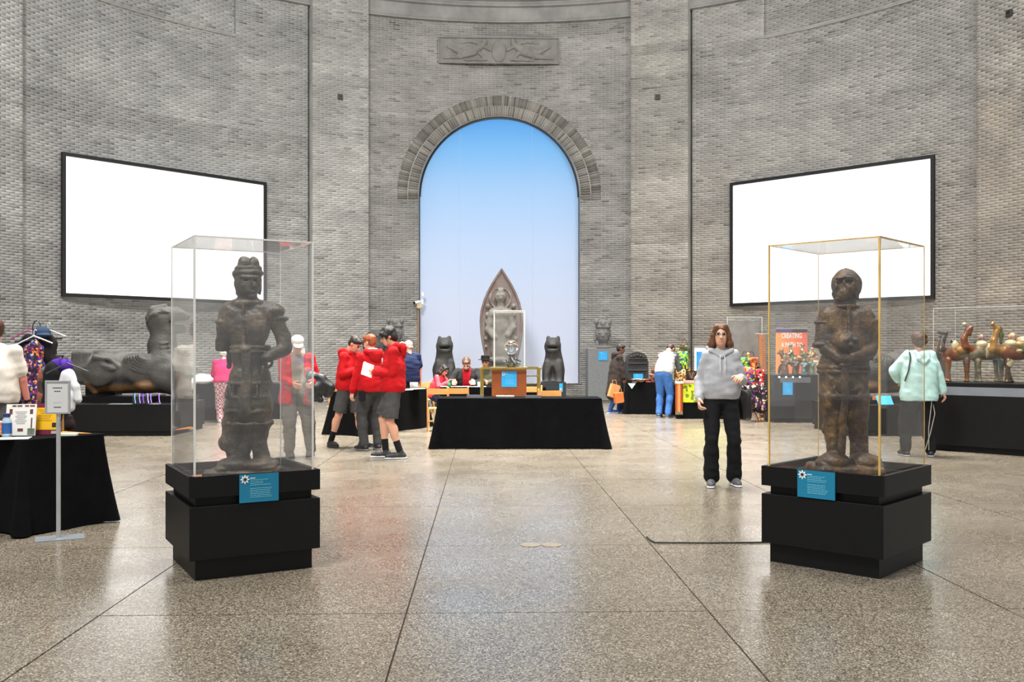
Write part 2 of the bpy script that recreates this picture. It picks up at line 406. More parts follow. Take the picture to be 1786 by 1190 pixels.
# ---- recessed upper panels in the side bays
PANL = (theta(411), wz(411, 61)); PANR = (theta(1332), wz(1332, 64)); REC = .07
def wall_object(name, fill):
    mb = MB(); fill(mb.bm); return setp(mb.build(name, M_MORTAR), kind='structure')
def fill_back(bm):
    e = .004
    arc_patch(bm, thL1 - .004, tJ0, 0, TOPZ, R); arc_patch(bm, tJ1, thR0 + .004, 0, TOPZ, R); arc_patch(bm, tJ0, tJ1, 0, A_BOT, R)
    n = 72; prev = None
    for i in range(n + 1):
        ph = PI - PI * i / n; x = AXC + A_HW * math.cos(ph); z = A_SPR + A_HW * math.sin(ph); t = ang_x(x)
        a = bm.verts.new(wp(t, z, R)); b = bm.verts.new(wp(t, TOPZ, R)); c = bm.verts.new((x, YC + R + .12, z))
        if prev: bm.faces.new((prev[0], a, b, prev[1])); bm.faces.new((prev[2], c, a, prev[0]))
        prev = (a, b, c)
    for s in (-1, 1):
        x = AXC + s * A_HW; p = wp(ang_x(x), 0)
        bm.faces.new([bm.verts.new(q) for q in ((x, p[1], A_BOT), (x, YC + R + .12, A_BOT), (x, YC + R + .12, A_SPR), (x, p[1], A_SPR))])
    bm.faces.new([bm.verts.new(q) for q in ((AXC - A_HW, wp(tJ0, 0)[1], A_BOT), (AXC + A_HW, wp(tJ1, 0)[1], A_BOT), (AXC + A_HW, YC + R + .12, A_BOT), (AXC - A_HW, YC + R + .12, A_BOT))])
wall_back = wall_object('wall_back', fill_back)
setp(link('brickwork', brick_mesh('brickwork', brick_list(thL1 - .003, thR0 + .003, 0, 12.6, R, clip_arch, 3, (150, 148, 145))), wall_back), kind='stuff')
# voussoirs: every arch brick its own piece
vm = []
for g in range(6):
    for (L_, w0, w1) in ((.295, .053, .058), (.295, .058, .064)):
        v = [(-w0 / 2, -.03, -L_ / 2), (w0 / 2, -.03, -L_ / 2), (w0 / 2, .03, -L_ / 2), (-w0 / 2, .03, -L_ / 2), (-w1 / 2, -.03, L_ / 2), (w1 / 2, -.03, L_ / 2), (w1 / 2, .03, L_ / 2), (-w1 / 2, .03, L_ / 2)]
        q = [(0, 1, 5, 4), (1, 2, 6, 5), (2, 3, 7, 6), (3, 0, 4, 7), (4, 5, 6, 7), (3, 2, 1, 0)]
        c = np.array(lin((142, 138, 131))) * (.62 + .17 * g) * .8
        vm.append(np_mesh('brick', v, q, M_BRICK, False, np.tile(c, (8, 1))))
for ring in (0, 1):
    rho = A_HW + .155 + ring * .31; n = int((PI + .10) * (A_HW + ring * .31) / .0665)
    for i in range(n):
        ph = -.05 + (PI + .10) * (i + .5) / n; x = AXC + rho * math.cos(ph); z = A_SPR + rho * math.sin(ph); t = ang_x(x)
        o = link('brick', vm[random.randrange(6) * 2 + ring], wall_back)
        p = wp(t, z, R + .018 - random.uniform(0, .004))
        o.matrix_basis = Matrix.Translation(p) @ Matrix.Rotation(-t, 4, 'Z') @ Matrix.Rotation(PI / 2 - ph, 4, 'Y')
def side_bay(name, t0, t1, pt, pz, s, seed, base, warm):
    # pt: the panel edge nearer the arch, the panel runs away from the arch (s = -1 left, +1 right)
    te = t1 if s > 0 else t0
    a, b = (pt, te - s * .10) if s > 0 else (te - s * .10, pt)
    def fill(bm):
        arc_patch(bm, t0, t1, 0, pz, R); arc_patch(bm, t0, a, pz, TOPZ, R); arc_patch(bm, b, t1, pz, TOPZ, R); arc_patch(bm, a, b, pz, TOPZ, R + REC)
        for t in (a, b): bm.faces.new([bm.verts.new(wp(t, z, r)) for z, r in ((pz, R), (TOPZ, R), (TOPZ, R + REC), (pz, R + REC))])
        arc_patch(bm, a, b, pz - .005, pz, R - .02)
    w_ = wall_object(name, fill)
    def cl(x0, x1, z0, z1):
        if z0 < pz: return [(x0, x1)]
        sg = []
        if x0 < a: sg.append((x0, min(x1, a)))
        if x1 > b: sg.append((max(x0, b), x1))
        return sg
    L_ = brick_list(t0, t1, 0, 13.0, R, cl, seed, base, warm) + brick_list(a, b, pz, 13.0, R + REC, None, seed + 1, base, warm)
    setp(link('brickwork', brick_mesh('brickwork', L_), w_), kind='stuff')
    mb = MB(); n = 60                            # weathered sloping sill under the recessed panel
    prev = None
    for i in range(n + 1):
        t = a + (b - a) * i / n; P = [mb.bm.verts.new(wp(t, z, r)) for z, r in ((pz - .04, R - .035), (pz + .06, R + REC - .005), (pz - .06, R - .03), (pz - .06, R + .01))]
        if prev:
            mb.bm.faces.new((prev[0], P[0], P[1], prev[1])); mb.bm.faces.new((prev[2], P[2], P[0], prev[0])); mb.bm.faces.new((prev[3], P[3], P[2], prev[2]))
        prev = P
    mb.build('sill', mat('pale_sill_stone', (146, 144, 138), rough=.85, var=.2, vs=2), w_)
    return w_
GAP = .055 / R                               # deep slot added beside each inner pilaster, standing in for its shaded edge
wall_left = side_bay('wall_left', thLL - .004, thL0 - GAP, PANL[0], PANL[1], -1, 11, (160, 161, 160), .05)
wall_right = side_bay('wall_right', thR1 + GAP, thRR + .004, PANR[0], PANR[1], 1, 21, (156, 154, 151), .45)
def pilaster(name, t0, t1, seed, base, warm, singles=None):
    def fill(bm):
        arc_patch(bm, t0, t1, 0, TOPZ, RP, 8)
        for t in (t0, t1): bm.faces.new([bm.verts.new(wp(t, z, r)) for z, r in ((0, RP), (TOPZ, RP), (TOPZ, R + .35), (0, R + .35))])
        arc_patch(bm, t0 - .02, t1 + .02, 0, TOPZ, R + .35, 8)
        for t in (t0 - GAP, t1 + GAP): bm.faces.new([bm.verts.new(wp(t, z, r)) for z, r in ((0, R), (TOPZ, R), (TOPZ, R + .35), (0, R + .35))])
    p = wall_object(name, fill); L_ = brick_list(t0, t1, 0, 12.9, RP, None, seed, base, warm)
    # returns of the pilaster
    if singles:
        lo, hi, x0, x1 = singles; S = [b for b in L_ if lo <= b[2] < hi and x0 <= (b[0] + b[1]) / 2 <= x1]; S = S[:300]; ks = set(id(b) for b in S); L_ = [b for b in L_ if id(b) not in ks]
        cache = {}
        for b in S:
            wq = round((b[1] - b[0]) * RP / .02) * .02; key = (wq, random.randrange(8))
            if key not in cache:
                hw, hh = wq / 2 - .002, (COURSE - JT) / 2; v = [(sx * hw, y, sz * hh) for y in (0, .03) for sx, sz in ((-1, -1), (1, -1), (1, 1), (-1, 1))]
                cache[key] = np_mesh('brick', v, [(0, 1, 2, 3), (1, 0, 4, 5), (2, 1, 5, 6), (3, 2, 6, 7), (0, 3, 7, 4)], M_BRICK, False, np.tile(np.array(b[5]), (8, 1)))
            o = link('brick', cache[key], p); t = (b[0] + b[1]) / 2; o.location = wp(t, (b[2] + b[3]) / 2, b[4]); o.rotation_euler = (0, 0, -t)
    setp(link('brickwork', brick_mesh('brickwork', L_), p), kind='stuff'); return p
pilaster('trim_1', thL0, thL1, 31, (168, 167, 164), .06)
pilaster('trim_2', thR0, thR1, 32, (162, 159, 153), .3)
pilaster('trim_3', thLL - PW, thLL, 33, (166, 167, 165), .05)
pilaster('trim_4', thRR, thRR + PW, 34, (156, 152, 146), .5, singles=(3.3, 7.4, thRR, thRR + .085))
# the rotunda wall going on beyond the frame
for nm, t0, t1 in (('wall_far_left', math.radians(-122), thLL - PW), ('wall_far_right', thRR + PW, math.radians(122))):
    wall_object(nm, lambda bm: arc_patch(bm, t0, t1, 0, TOPZ, R))
# cornice bands
def ring_band(bm, t0, t1, prof, n=40):
    prev = None
    for i in range(n + 1):
        t = t0 + (t1 - t0) * i / n; P = [bm.verts.new(wp(t, z, r)) for r, z in prof]
        if prev:
            for j in range(len(P) - 1): bm.faces.new((prev[j], P[j], P[j + 1], prev[j + 1]))
        prev = P
H1 = zof(41.6, AD); H2 = zof(13, AD)
for i, (t0, t1) in enumerate(((thL1 - .003, thR0 + .003), (thLL - .003, PANL[0] + .05), (thLL, thL0), (thR1, thRR))):
    if i == 1: continue
    mb = MB(); ring_band(mb.bm, t0, t1, ((R, H1), (R - .09, H1 + .015), (R - .10, H1 + .06), (R - .045, H1 + .10), (R - .045, H2 - .03), (R - .12, H2), (R - .13, H2 + .05), (R - .07, H2 + .09), (R - .07, H2 + .15), (R - .15, H2 + .18), (R - .15, H2 + .3), (R, H2 + .3)))
    setp(mb.build('trim_%d' % (5 + i), mat('cornice_stone', (134, 132, 130), rough=.85, var=.22, vs=1.4, bump=.2, bs=30)), kind='structure')

# ---- floor: terrazzo slabs
def terrazzo():
    m = bpy.data.materials.new('polished_terrazzo'); m.use_nodes = True; nt = m.node_tree; N = nt.nodes; L = nt.links; b = N['Principled BSDF']
    ge = N.new('ShaderNodeNewGeometry'); P = ge.outputs['Position']
    vo = N.new('ShaderNodeTexVoronoi'); vo.inputs['Scale'].default_value = 150; L.new(P, vo.inputs['Vector'])
    sp = N.new('ShaderNodeSeparateColor'); L.new(vo.outputs['Color'], sp.inputs[0])
    rp = N.new('ShaderNodeValToRGB'); cr = rp.color_ramp; cr.interpolation = 'CONSTANT'
    cr.elements[0].position = 0; cr.elements[0].color = (*lin((66, 60, 52)), 1); cr.elements[1].position = .22; cr.elements[1].color = (*lin((110, 102, 90)), 1)
    for ps, c in ((.5, (128, 120, 107)), (.72, (150, 142, 128)), (.88, (182, 174, 160)), (.96, (84, 68, 46))):
        e = cr.elements.new(ps); e.color = (*lin(c), 1)
    L.new(sp.outputs[0], rp.inputs[0])
    n1 = N.new('ShaderNodeTexNoise'); n1.inputs['Scale'].default_value = .75; n1.inputs['Detail'].default_value = 5; L.new(P, n1.inputs['Vector'])
    r1 = N.new('ShaderNodeValToRGB'); r1.color_ramp.elements[0].position = .3; r1.color_ramp.elements[1].position = .72; r1.color_ramp.elements[0].color = (.80, .76, .69, 1); r1.color_ramp.elements[1].color = (1.05, 1.04, 1.02, 1); L.new(n1.outputs['Fac'], r1.inputs[0])
    mx = N.new('ShaderNodeMix'); mx.data_type = 'RGBA'; mx.blend_type = 'MULTIPLY'; mx.inputs[0].default_value = 1; L.new(rp.outputs[0], mx.inputs[6]); L.new(r1.outputs[0], mx.inputs[7]); L.new(mx.outputs[2], b.inputs['Base Color'])
    n2 = N.new('ShaderNodeTexNoise'); n2.inputs['Scale'].default_value = 1.6; n2.inputs['Detail'].default_value = 6; L.new(P, n2.inputs['Vector'])
    mr = N.new('ShaderNodeMapRange'); mr.inputs[1].default_value = .3; mr.inputs[2].default_value = .7; mr.inputs[3].default_value = .2; mr.inputs[4].default_value = .34; L.new(n2.outputs['Fac'], mr.inputs[0]); L.new(mr.outputs[0], b.inputs['Roughness'])
    n3 = N.new('ShaderNodeTexNoise'); n3.inputs['Scale'].default_value = 45; L.new(P, n3.inputs['Vector'])
    bp = N.new('ShaderNodeBump'); bp.inputs['Strength'].default_value = .06; bp.inputs['Distance'].default_value = .01; L.new(n3.outputs['Fac'], bp.inputs['Height']); L.new(bp.outputs[0], b.inputs['Normal'])
    b.inputs['Specular IOR Level'].default_value = 1.0; b.inputs['Coat Weight'].default_value = .3; b.inputs['Coat Roughness'].default_value = .2; b.inputs['Coat IOR'].default_value = 1.55
    return m
M_TERR = terrazzo()
mb = MB(); mb.box((XC, 12, -.06), (40, 42, .1)); floor = setp(mb.build('floor', mat('dark_floor_joint', (58, 48, 36), rough=.8)), kind='structure')
SX, SYY = 1.653, 1.79; x00 = -.428; y00 = dof(1069)
mb = MB(); mb.box((0, 0, -.02), (SX - .010, SYY - .008, .04), bev=.0); so = mb.build('slab', M_TERR, floor); first = True
for i in range(-9, 10):
    for j in range(-4, 15):
        cx, cy = x00 + (i + .5) * SX, y00 + (j + .5) * SYY
        if math.hypot(cx - XC, cy - YC) > R + 1.2 and not (cy < 6 and abs(cx) < 7): continue
        o = so if first else so.copy()
        if not first: COL.objects.link(o)
        o.location = (cx, cy, random.uniform(-.0006, .0006)); first = False

# ---- arch backdrop, blue fading to pale
def backdrop_material():
    m = bpy.data.materials.new('printed_blue_backdrop'); m.use_nodes = True; nt = m.node_tree; N = nt.nodes; L = nt.links; b = N['Principled BSDF']; b.inputs['Roughness'].default_value = .75
    tc = N.new('ShaderNodeTexCoord'); sx = N.new('ShaderNodeSeparateXYZ'); L.new(tc.outputs['Object'], sx.inputs[0])
    mr = N.new('ShaderNodeMapRange'); mr.inputs[1].default_value = A_BOT; mr.inputs[2].default_value = A_TOP; L.new(sx.outputs['Z'], mr.inputs[0])
    rp = N.new('ShaderNodeValToRGB'); cr = rp.color_ramp; cr.elements[0].color = (*lin((200, 206, 224)), 1); cr.elements[1].color = (*lin((74, 150, 222)), 1)
    for p, c in ((.3, (194, 205, 228)), (.52, (178, 200, 232)), (.72, (152, 190, 232)), (.88, (112, 174, 230))):
        e = cr.elements.new(p); e.color = (*lin(c), 1)
    L.new(mr.outputs[0], rp.inputs[0]); L.new(rp.outputs[0], b.inputs['Base Color']); return m
t = thing('arched_backdrop', 'tall arched backdrop printed blue fading to pale lavender, filling the brick arch', 'backdrop', (AXC, YC + R + .10, 0))
M_BD = backdrop_material()
pts = [(-A_HW, A_BOT), (A_HW, A_BOT)] + [(A_HW * math.cos(PI * i / 48), A_SPR + A_HW * math.sin(PI * i / 48)) for i in range(49)]
segs = [-A_HW, -A_HW + 1.22, AXC * 0 + 1.0, A_HW]     # three fabric drops meeting at faint seams
def arch_clip(x0, x1):
    o = [(x0, A_BOT), (x1, A_BOT)]
    for i in range(25):
        x = x1 + (x0 - x1) * i / 24; o.append((x, A_SPR + math.sqrt(max(A_HW ** 2 - x * x, 0))))
    return o
for a, b in zip(segs[:-1], segs[1:]):
    MB().prism(arch_clip(a + .003, b - .003), 0, .02).build('fabric_drop', M_BD, t)
mb = MB(); prev = None
for i in range(61):
    ph = PI * i / 60; P = [mb.bm.verts.new((rr * math.cos(ph), y, A_SPR + rr * math.sin(ph))) for rr, y in ((A_HW + .01, -.03), (A_HW - .055, -.03), (A_HW - .055, .03))]
    if prev: mb.bm.faces.new((prev[0], P[0], P[1], prev[1])); mb.bm.faces.new((prev[1], P[1], P[2], prev[2]))
    prev = P
for s in (-1, 1): mb.box((s * (A_HW - .012), -.01, (A_BOT + A_SPR) / 2), (.024, .04, A_SPR - A_BOT))
mb.build('edge_frame', paint((16, 18, 24)), t)

# ---- projection screens
def screen(pl, pr, tops, bots, label):
    dl, xl, yl = wall_hit(pl, R - .10); dr, xr, yr = wall_hit(pr, R - .10)
    zt = (zof(tops[0], dl) + zof(tops[1], dr)) / 2; zb = (zof(bots[0], dl) + zof(bots[1], dr)) / 2
    a, b = Vector((xl, yl, 0)), Vector((xr, yr, 0)); c = (a + b) / 2; W_ = (b - a).length; rz = math.atan2(b.y - a.y, b.x - a.x); Hh = zt - zb
    o = thing('projection_screen', label, 'screen', (c.x, c.y, zb), rz)
    fw = .085
    mb = MB()
    for x in (-W_ / 2 + fw / 2, W_ / 2 - fw / 2): mb.box((x, 0, Hh / 2), (fw, .09, Hh))
    for z in (fw / 2, Hh - fw / 2): mb.box((0, 0, z), (W_ - 2 * fw, .09, fw))
    mb.build('frame', paint((10, 10, 13), .6), o)
    MB().box((0, .015, Hh / 2), (W_ - 2 * fw, .03, Hh - 2 * fw)).build('screen_surface', mat('lit_white_screen', (250, 250, 250), rough=.7, var=0.0, emit=.75), o)
    for k in (-.3, .3): MB().box((k * W_, .18, Hh * .5), (.08, .30, Hh * .6)).build('wall_bracket', paint((20, 20, 22), .6), o)
    return o
screen(107.5, 464, (263.8, 319.5), (519.3, 530.5), 'wide white screen in a black frame above the winged stone beast beside the clothes')
screen(1274, 1630, (321.2, 267.5), (536.4, 519.5), 'wide white screen in a black frame above the orange pull-up banner')

# ================================================================== SMALL FITTINGS ON THE WALLS
def at_wall(px, py, r, off=0.0):
    t, x, y = wall_hit(px, r - off); th = math.atan2(x - XC, y - YC); return (x, y, zof(py, t)), -th
for px, py, lb in ((593.5, 169, 'small dark vent box on the pilaster beside the red-hooded boys'), (1147, 169, 'small dark vent box high on the pilaster beside the stone head pedestal'), (1760, 23, 'small dark vent box high on the pilaster beyond the camel case')):
    p, rz = at_wall(px, py, RP, .03); o = thing('wall_vent', lb, 'vent', p, rz)
    MB().box((0, 0, 0), (.15, .06, .15), bev=.01).build('housing', paint((52, 50, 48)), o); MB().box((0, -.031, .01), (.08, .01, .07)).build('grille', paint((15, 15, 16)), o)
# carved relief over the arch
p, rz = at_wall(870, 88, R, .17)
rel = thing('relief_panel', 'carved stone relief of two flying figures holding a shield above the arch', 'relief', p, rz)
mw = wall_hit(870)[0] / F
M_REL = mat('relief_stone', (122, 120, 116), rough=.8, var=.2, vs=2.5, bump=.25, bs=30)
MB().box((0, .02, 0), (209 * mw, .04, 44 * mw), bev=.008).build('slab', M_REL, rel)
mb = MB()
for z in (-22, 22): mb.box((0, -.012, z * mw), (209 * mw, .05, 2.4 * mw))
for x in (-104, 104): mb.box((x * mw, -.012, 0), (2.4 * mw, .05, 41 * mw))
mb.build('border', M_REL, rel)
S = SD(mw, 870, 88); S.px = True
S.ell((870, 90, 0), (13, .07, 19), k=.02); rl = link('shield', S.mesh('shield', .016, M_REL), rel)
for s in (-1, 1):
    S = SD(mw, 870, 88); S.px = True; X = lambda a: 870 + s * a
    S.ell((X(25), 74, -.02), (5, .08, 6)); S.cap((X(26), 78, 0), (X(40), 88, 0), 5, 7); S.cap((X(28), 80, 0), (X(15), 88, -.02), 3, 2.5)
    S.chain([(X(40), 88, 0), (X(62), 94, 0), (X(88), 82, 0)], [7, 6, 2.5]); S.chain([(X(42), 92, 0), (X(65), 99, 0), (X(95), 102, 0)], [6, 4.5, 2])
    S.chain([(X(34), 76, .01), (X(50), 72, .01), (X(70), 76, .01)], [3, 4, 1.5]); S.cap((X(36), 92, 0), (X(22), 104, 0), 3.5, 3)
    S.chain([(X(45), 84, 0), (X(60), 86, 0), (X(78), 92, 0)], [4, 3, 1.5]); S.cap((X(24), 104, 0), (X(60), 105, 0), 2.5, 2)
    link('flying_figure', S.mesh('flying_figure', .016, M_REL, disp=waves(30, .008, 4, 3)), rel)
# security cameras on the arch jamb
p, rz = at_wall(731, 535, R, .05)
cm = thing('security_camera', 'pair of small white security cameras clamped to the left arch jamb', 'camera', p, rz)
k = mw
MB().box((0, 0, .02), (9 * k, .14, 9 * k), bev=.015).build('mount_box', paint((196, 178, 140)), cm)
MB().box((5 * k, -.02, 8 * k), (4.5 * k, .1, 9 * k), bev=.015).build('white_housing', paint((232, 232, 230)), cm)
MB().box((5.5 * k, -.02, 21 * k), (4.5 * k, .1, 7 * k), bev=.015).build('white_housing', paint((232, 232, 230)), cm)
mb = MB(); mb.tube((-9 * k, -.12, 6 * k), (1 * k, -.02, 8 * k), .045, .05, 14); mb.build('camera_barrel', paint((226, 226, 226)), cm, True)
MB().tube((-9.8 * k, -.13, 6 * k), (-8.8 * k, -.118, 6 * k), .04, .046, 14).build('lens', paint((14, 14, 16), .2), cm)
p2, rz2 = at_wall(729.5, 615, R, .03)
MB().box((0, 0, 0), (.05, .03, zof(541, p[1]) - A_BOT), bev=.006).build('cable_conduit', paint((150, 116, 92)), None, loc=(p2[0], p2[1], (zof(541, p[1]) + A_BOT) / 2), rz=rz2)
setp(bpy.data.objects['cable_conduit'], 'thin tan cable conduit running down the arch jamb below the security cameras', 'conduit')

# ================================================================== THE TWO ACRYLIC CASES WITH STONE GUARDIANS
M_BLK = mat('black_plinth_paint', (10, 10, 11), rough=.48, var=.2, vs=5, spec=.22)
M_BLUE = mat('blue_label_card', (0, 112, 146), rough=.45, var=.06, vs=4)
M_LTXT = mat('pale_label_print', (120, 190, 205), rough=.6, var=.02)
M_WHITE = mat('white_print', (228, 232, 232), rough=.6, var=.02)
M_INK = mat('black_print', (22, 26, 30), rough=.6, var=.02)
def star(parent, x, z, r, y, nm='star_emblem'):
    def pts(ro, ri, n=8): return [(x + (ro if i % 2 == 0 else ri) * math.cos(PI * i / n), z + (ro if i % 2 == 0 else ri) * math.sin(PI * i / n)) for i in range(2 * n)]
    e = MB().prism(pts(r, r * .55), y - .002, y).build(nm, M_WHITE, parent); MB().prism(pts(r * .58, r * .25), y - .003, y - .001).build('star_centre', M_INK, e); return e
def label_plaque(parent, x, z, wd, ht, y, lines=10, st=True, m=None, rot_x=0.0):
    """blue caption card; x,z centre on the face at local y"""
    p = MB().box((x, y - .004, z), (wd, .008, ht)).build('label_plaque', m or M_BLUE, parent)
    if st: star(p, x - wd / 2 + .16 * wd * .85, z + ht / 2 - .17 * ht, .125 * wd, y - .0085)
    rg = random.Random(int(wd * 1e4 + x * 100))
    tx = x - wd * .23; zz = z + ht * .36
    mb = MB(); mb.box((tx + wd * .06, y - .009, zz), (wd * .13, .0015, ht * .022)); mb.build('title_line', M_WHITE, p)
    mb = MB()
    for i in range(lines):
        zz -= ht * (.062 if i != 4 else .12)
        if zz < z - ht * .36: break
        L_ = wd * (rg.uniform(.3, .55) if i < 4 else rg.uniform(.48, .56)); xx = 0
        while xx < L_:
            ww = min(rg.uniform(.03, .09) * wd, L_ - xx); mb.box((tx + xx + ww / 2, y - .0088, zz), (ww, .001, ht * .016)); xx += ww + .012 * wd
    setp(mb.build('text_print', M_LTXT, p), kind='stuff')
    return p
def display_case(label, loc, ang, edge_mat, hz, plq, ew):
    o = thing('display_case', label, 'display case', (*loc, 0), ang)
    W_ = .83; h = W_ / 2
    MB().box((0, 0, .066), (.745, .745, .132)).build('toe_base', M_BLK, o); MB().box((0, 0, .298), (W_, W_, .332), bev=.003).build('lower_block', M_BLK, o)
    MB().box((0, 0, .4915), (.74, .74, .055)).build('recessed_neck', M_BLK, o)
    rim = MB()
    for a in range(4):
        M_ = Matrix.Rotation(a * PI / 2, 4, 'Z'); rim.box((0, -h + .015, .5845), (W_ - .001 * a, .03, .131), M=M_)
    rim.box((0, 0, .53), (W_ - .05, W_ - .05, .02)); rim.build('rim', M_BLK, o)
    mb = MB()
    for a in range(4): mb.box((0, -h + .05, .585), (W_ - .06, .04, .03), M=Matrix.Rotation(a * PI / 2, 4, 'Z'))
    mb.build('inner_ledge', paint((60, 62, 64), .3), o)
    MB().box((0, 0, .555), (.72, .72, .03)).build('case_floor', mat('orange_wood_floor', (176, 112, 66), rough=.5, var=.25, vs=5), o)
    g = .765 / 2; th = .012; z0, z1 = .571, 2.15
    ac = acrylic('case_acrylic_%s' % edge_mat.name, haze=hz)
    for a in range(4):
        p = MB().box((0, -g + th / 2, (z0 + z1) / 2), (.765 - 2 * th, th * .6, z1 - z0), M=Matrix.Rotation(a * PI / 2, 4, 'Z')).build('acrylic_panel', ac, o)
        MB().box((-g + ew[a] / 2, -g + ew[a] / 2, (z0 + z1) / 2), (ew[a], ew[a], z1 - z0), M=Matrix.Rotation(a * PI / 2, 4, 'Z')).build('acrylic_edge', edge_mat, p)
        MB().box((0, -g + th / 2, z1 - th / 2 + .001), (.765 - 2 * th, ew[a], ew[a] * .8), M=Matrix.Rotation(a * PI / 2, 4, 'Z')).build('top_edge', edge_mat, p)
    MB().box((0, 0, z1 - th / 2), (.765 - 2 * th, .765 - 2 * th, th * .6)).build('acrylic_top', ac, o)
    fx0, fx1 = plq; label_plaque(o, -h + (fx0 + fx1) / 2 * W_, .558, (fx1 - fx0) * W_, .178, -h - .001)
    return o
E_WHT = mat('frosted_acrylic_edge', (206, 206, 202), rough=.3, var=.1, vs=4); E_AMB = mat('amber_acrylic_edge', (196, 160, 88), rough=.3, var=.2, vs=5)
display_case('clear acrylic case with pale edges on a black plinth, holding the one-armed guardian', (-1.647, 6.433), math.radians(28.1), E_WHT, .07, (.365, .665), (.012, .011, .006, .007))
display_case('clear acrylic case with amber edges on a black plinth, holding the guardian with clasped hands', (2.465, 6.384), math.radians(-44.7), E_AMB, .02, (.32, .63), (.010, .012, .005, .004))

def statue_material(name, c1, c2, c3):
    m = bpy.data.materials.new(name); m.use_nodes = True; nt = m.node_tree; N = nt.nodes; L = nt.links; b = N['Principled BSDF']; b.inputs['Roughness'].default_value = .5
    tc = N.new('ShaderNodeTexCoord')
    n1 = N.new('ShaderNodeTexNoise'); n1.inputs['Scale'].default_value = 5.5; n1.inputs['Detail'].default_value = 7; n1.inputs['Roughness'].default_value = .68; L.new(tc.outputs['Object'], n1.inputs['Vector'])
    rp = N.new('ShaderNodeValToRGB'); cr = rp.color_ramp; cr.elements[0].position = .34; cr.elements[0].color = (*lin(c1), 1); cr.elements[1].position = .68; cr.elements[1].color = (*lin(c3), 1); e = cr.elements.new(.5); e.color = (*lin(c2), 1)
    L.new(n1.outputs['Fac'], rp.inputs[0])
    n2 = N.new('ShaderNodeTexNoise'); n2.inputs['Scale'].default_value = 46; n2.inputs['Detail'].default_value = 5; L.new(tc.outputs['Object'], n2.inputs['Vector'])
    bp = N.new('ShaderNodeBump'); bp.inputs['Strength'].default_value = .55; bp.inputs['Distance'].default_value = .012; L.new(n2.outputs['Fac'], bp.inputs['Height']); L.new(bp.outputs[0], b.inputs['Normal'])
    r2 = N.new('ShaderNodeValToRGB'); r2.color_ramp.elements[0].position = .3; r2.color_ramp.elements[0].color = (.55, .52, .5, 1); r2.color_ramp.elements[1].position = .55; r2.color_ramp.elements[1].color = (1, 1, 1, 1); L.new(n2.outputs['Fac'], r2.inputs[0])
    mx = N.new('ShaderNodeMix'); mx.data_type = 'RGBA'; mx.blend_type = 'MULTIPLY'; mx.inputs[0].default_value = .8; L.new(rp.outputs[0], mx.inputs[6]); L.new(r2.outputs[0], mx.inputs[7]); L.new(mx.outputs[2], b.inputs['Base Color'])
    return m
def guardian_folds(seed, z0, z1):
    w1 = waves(22, .005, 5, seed); w2 = waves(70, .0026, 6, seed + 1); w3 = waves(150, .0013, 6, seed + 2)
    def f(x, y, z):
        fold = .005 * np.sin(62 * x + 4 * np.sin(9 * z)) * np.clip((z1 - z) / .05, 0, 1) * np.clip((z - z0) / .05, 0, 1)
        return w1(x, y, z) + w2(x, y, z) + w3(x, y, z) + fold
    return f
# --- guardian with the broken arm and the hand on the hip
dL = 6.383; S = SD(dL / F, 425, 832); S.px = True; S.dk = .010
S.box((424, 825, 0), (59, .17, 8), rd=.02, k=.02)
S.ell((411, 808, -.06), (27, .10, 12)); S.ell((400, 814, -.10), (16, .07, 6)); S.ell((460, 808, -.04), (27, .11, 12)); S.ell((470, 813, -.08), (16, .07, 7))
S.chain([(411, 803, 0), (403, 768, .01), (409, 738, 0), (416, 700, 0)], [13, 17, 20, 24]); S.ell((390, 775, .03), (11, .05, 15), k=.015)
S.chain([(420, 792, .02), (432, 768, .02), (436, 745, .0)], [13, 11, 14]); S.chain([(425, 812, .03), (420, 790, .03)], [13, 10])
S.chain([(457, 803, 0), (452, 772, 0), (450, 738, 0), (450, 700, 0)], [14, 14, 21, 25])
S.ell((435, 706, 0), (38, .14, 36), k=.03); S.ell((436, 665, 0), (36, .135, 42), k=.03); S.ell((436, 622, 0), (31, .11, 30), k=.03)
S.ell((432, 565, 0), (39, .125, 50), k=.03); S.cap((404, 545, 0), (472, 545, 0), 21, 19, k=.03, fl=1.1)
S.ell((414, 560, -.09), (18, .03, 22), k=.02); S.ell((452, 562, -.09), (18, .03, 22), k=.02); S.torus((433, 530, -.01), 24, 6, sx=1.0, k=.012)
S.cap((432, 530, 0), (433, 512, -.01), 18, 16)
S.ell((433, 494, -.01), (22, .092, 27)); S.ell((438, 506, -.045), (15, .05, 13)); S.cap((447, 489, -.085), (451, 501, -.092), 2.4, 3.6, k=.008)
S.ell((436, 491, -.10), (6, .03, 3), k=.004, op='s'); S.ell((450, 491, -.09), (4, .03, 3), k=.004, op='s'); S.cap((428, 485, -.098), (454, 486, -.082), 2.6, 2.4, k=.005); S.cap((440, 510, -.09), (452, 511, -.085), 2.2, 2, k=.005); S.ell((445, 518, -.07), (7, .025, 5))
S.torus((433, 477, 0), 21, 4.5, k=.008); S.torus((433, 469, 0), 18, 4.5, k=.008); S.ell((427, 460, 0), (12, .05, 14), k=.01); S.ell((444, 463, -.02), (8.5, .04, 14), k=.006); S.ell((443, 452, -.02), (5, .025, 5), k=.006)
S.cap((414, 480, 0), (416, 512, 0), 3, 4, k=.01); S.cap((451, 484, .03), (451, 512, .03), 2.5, 3, k=.01); S.ell((412, 482, 0), (4, .04, 7), k=.01)
S.cap((398, 548, 0), (393, 575, 0), 17, 15); S.cap((393, 575, 0), (386, 606, .01), 14, 12, k=.02); S.torus((394, 562, 0), 15, 3, k=.008); S.cap((396, 595, .02), (397, 640, .03), 6, 4, fl=.6)
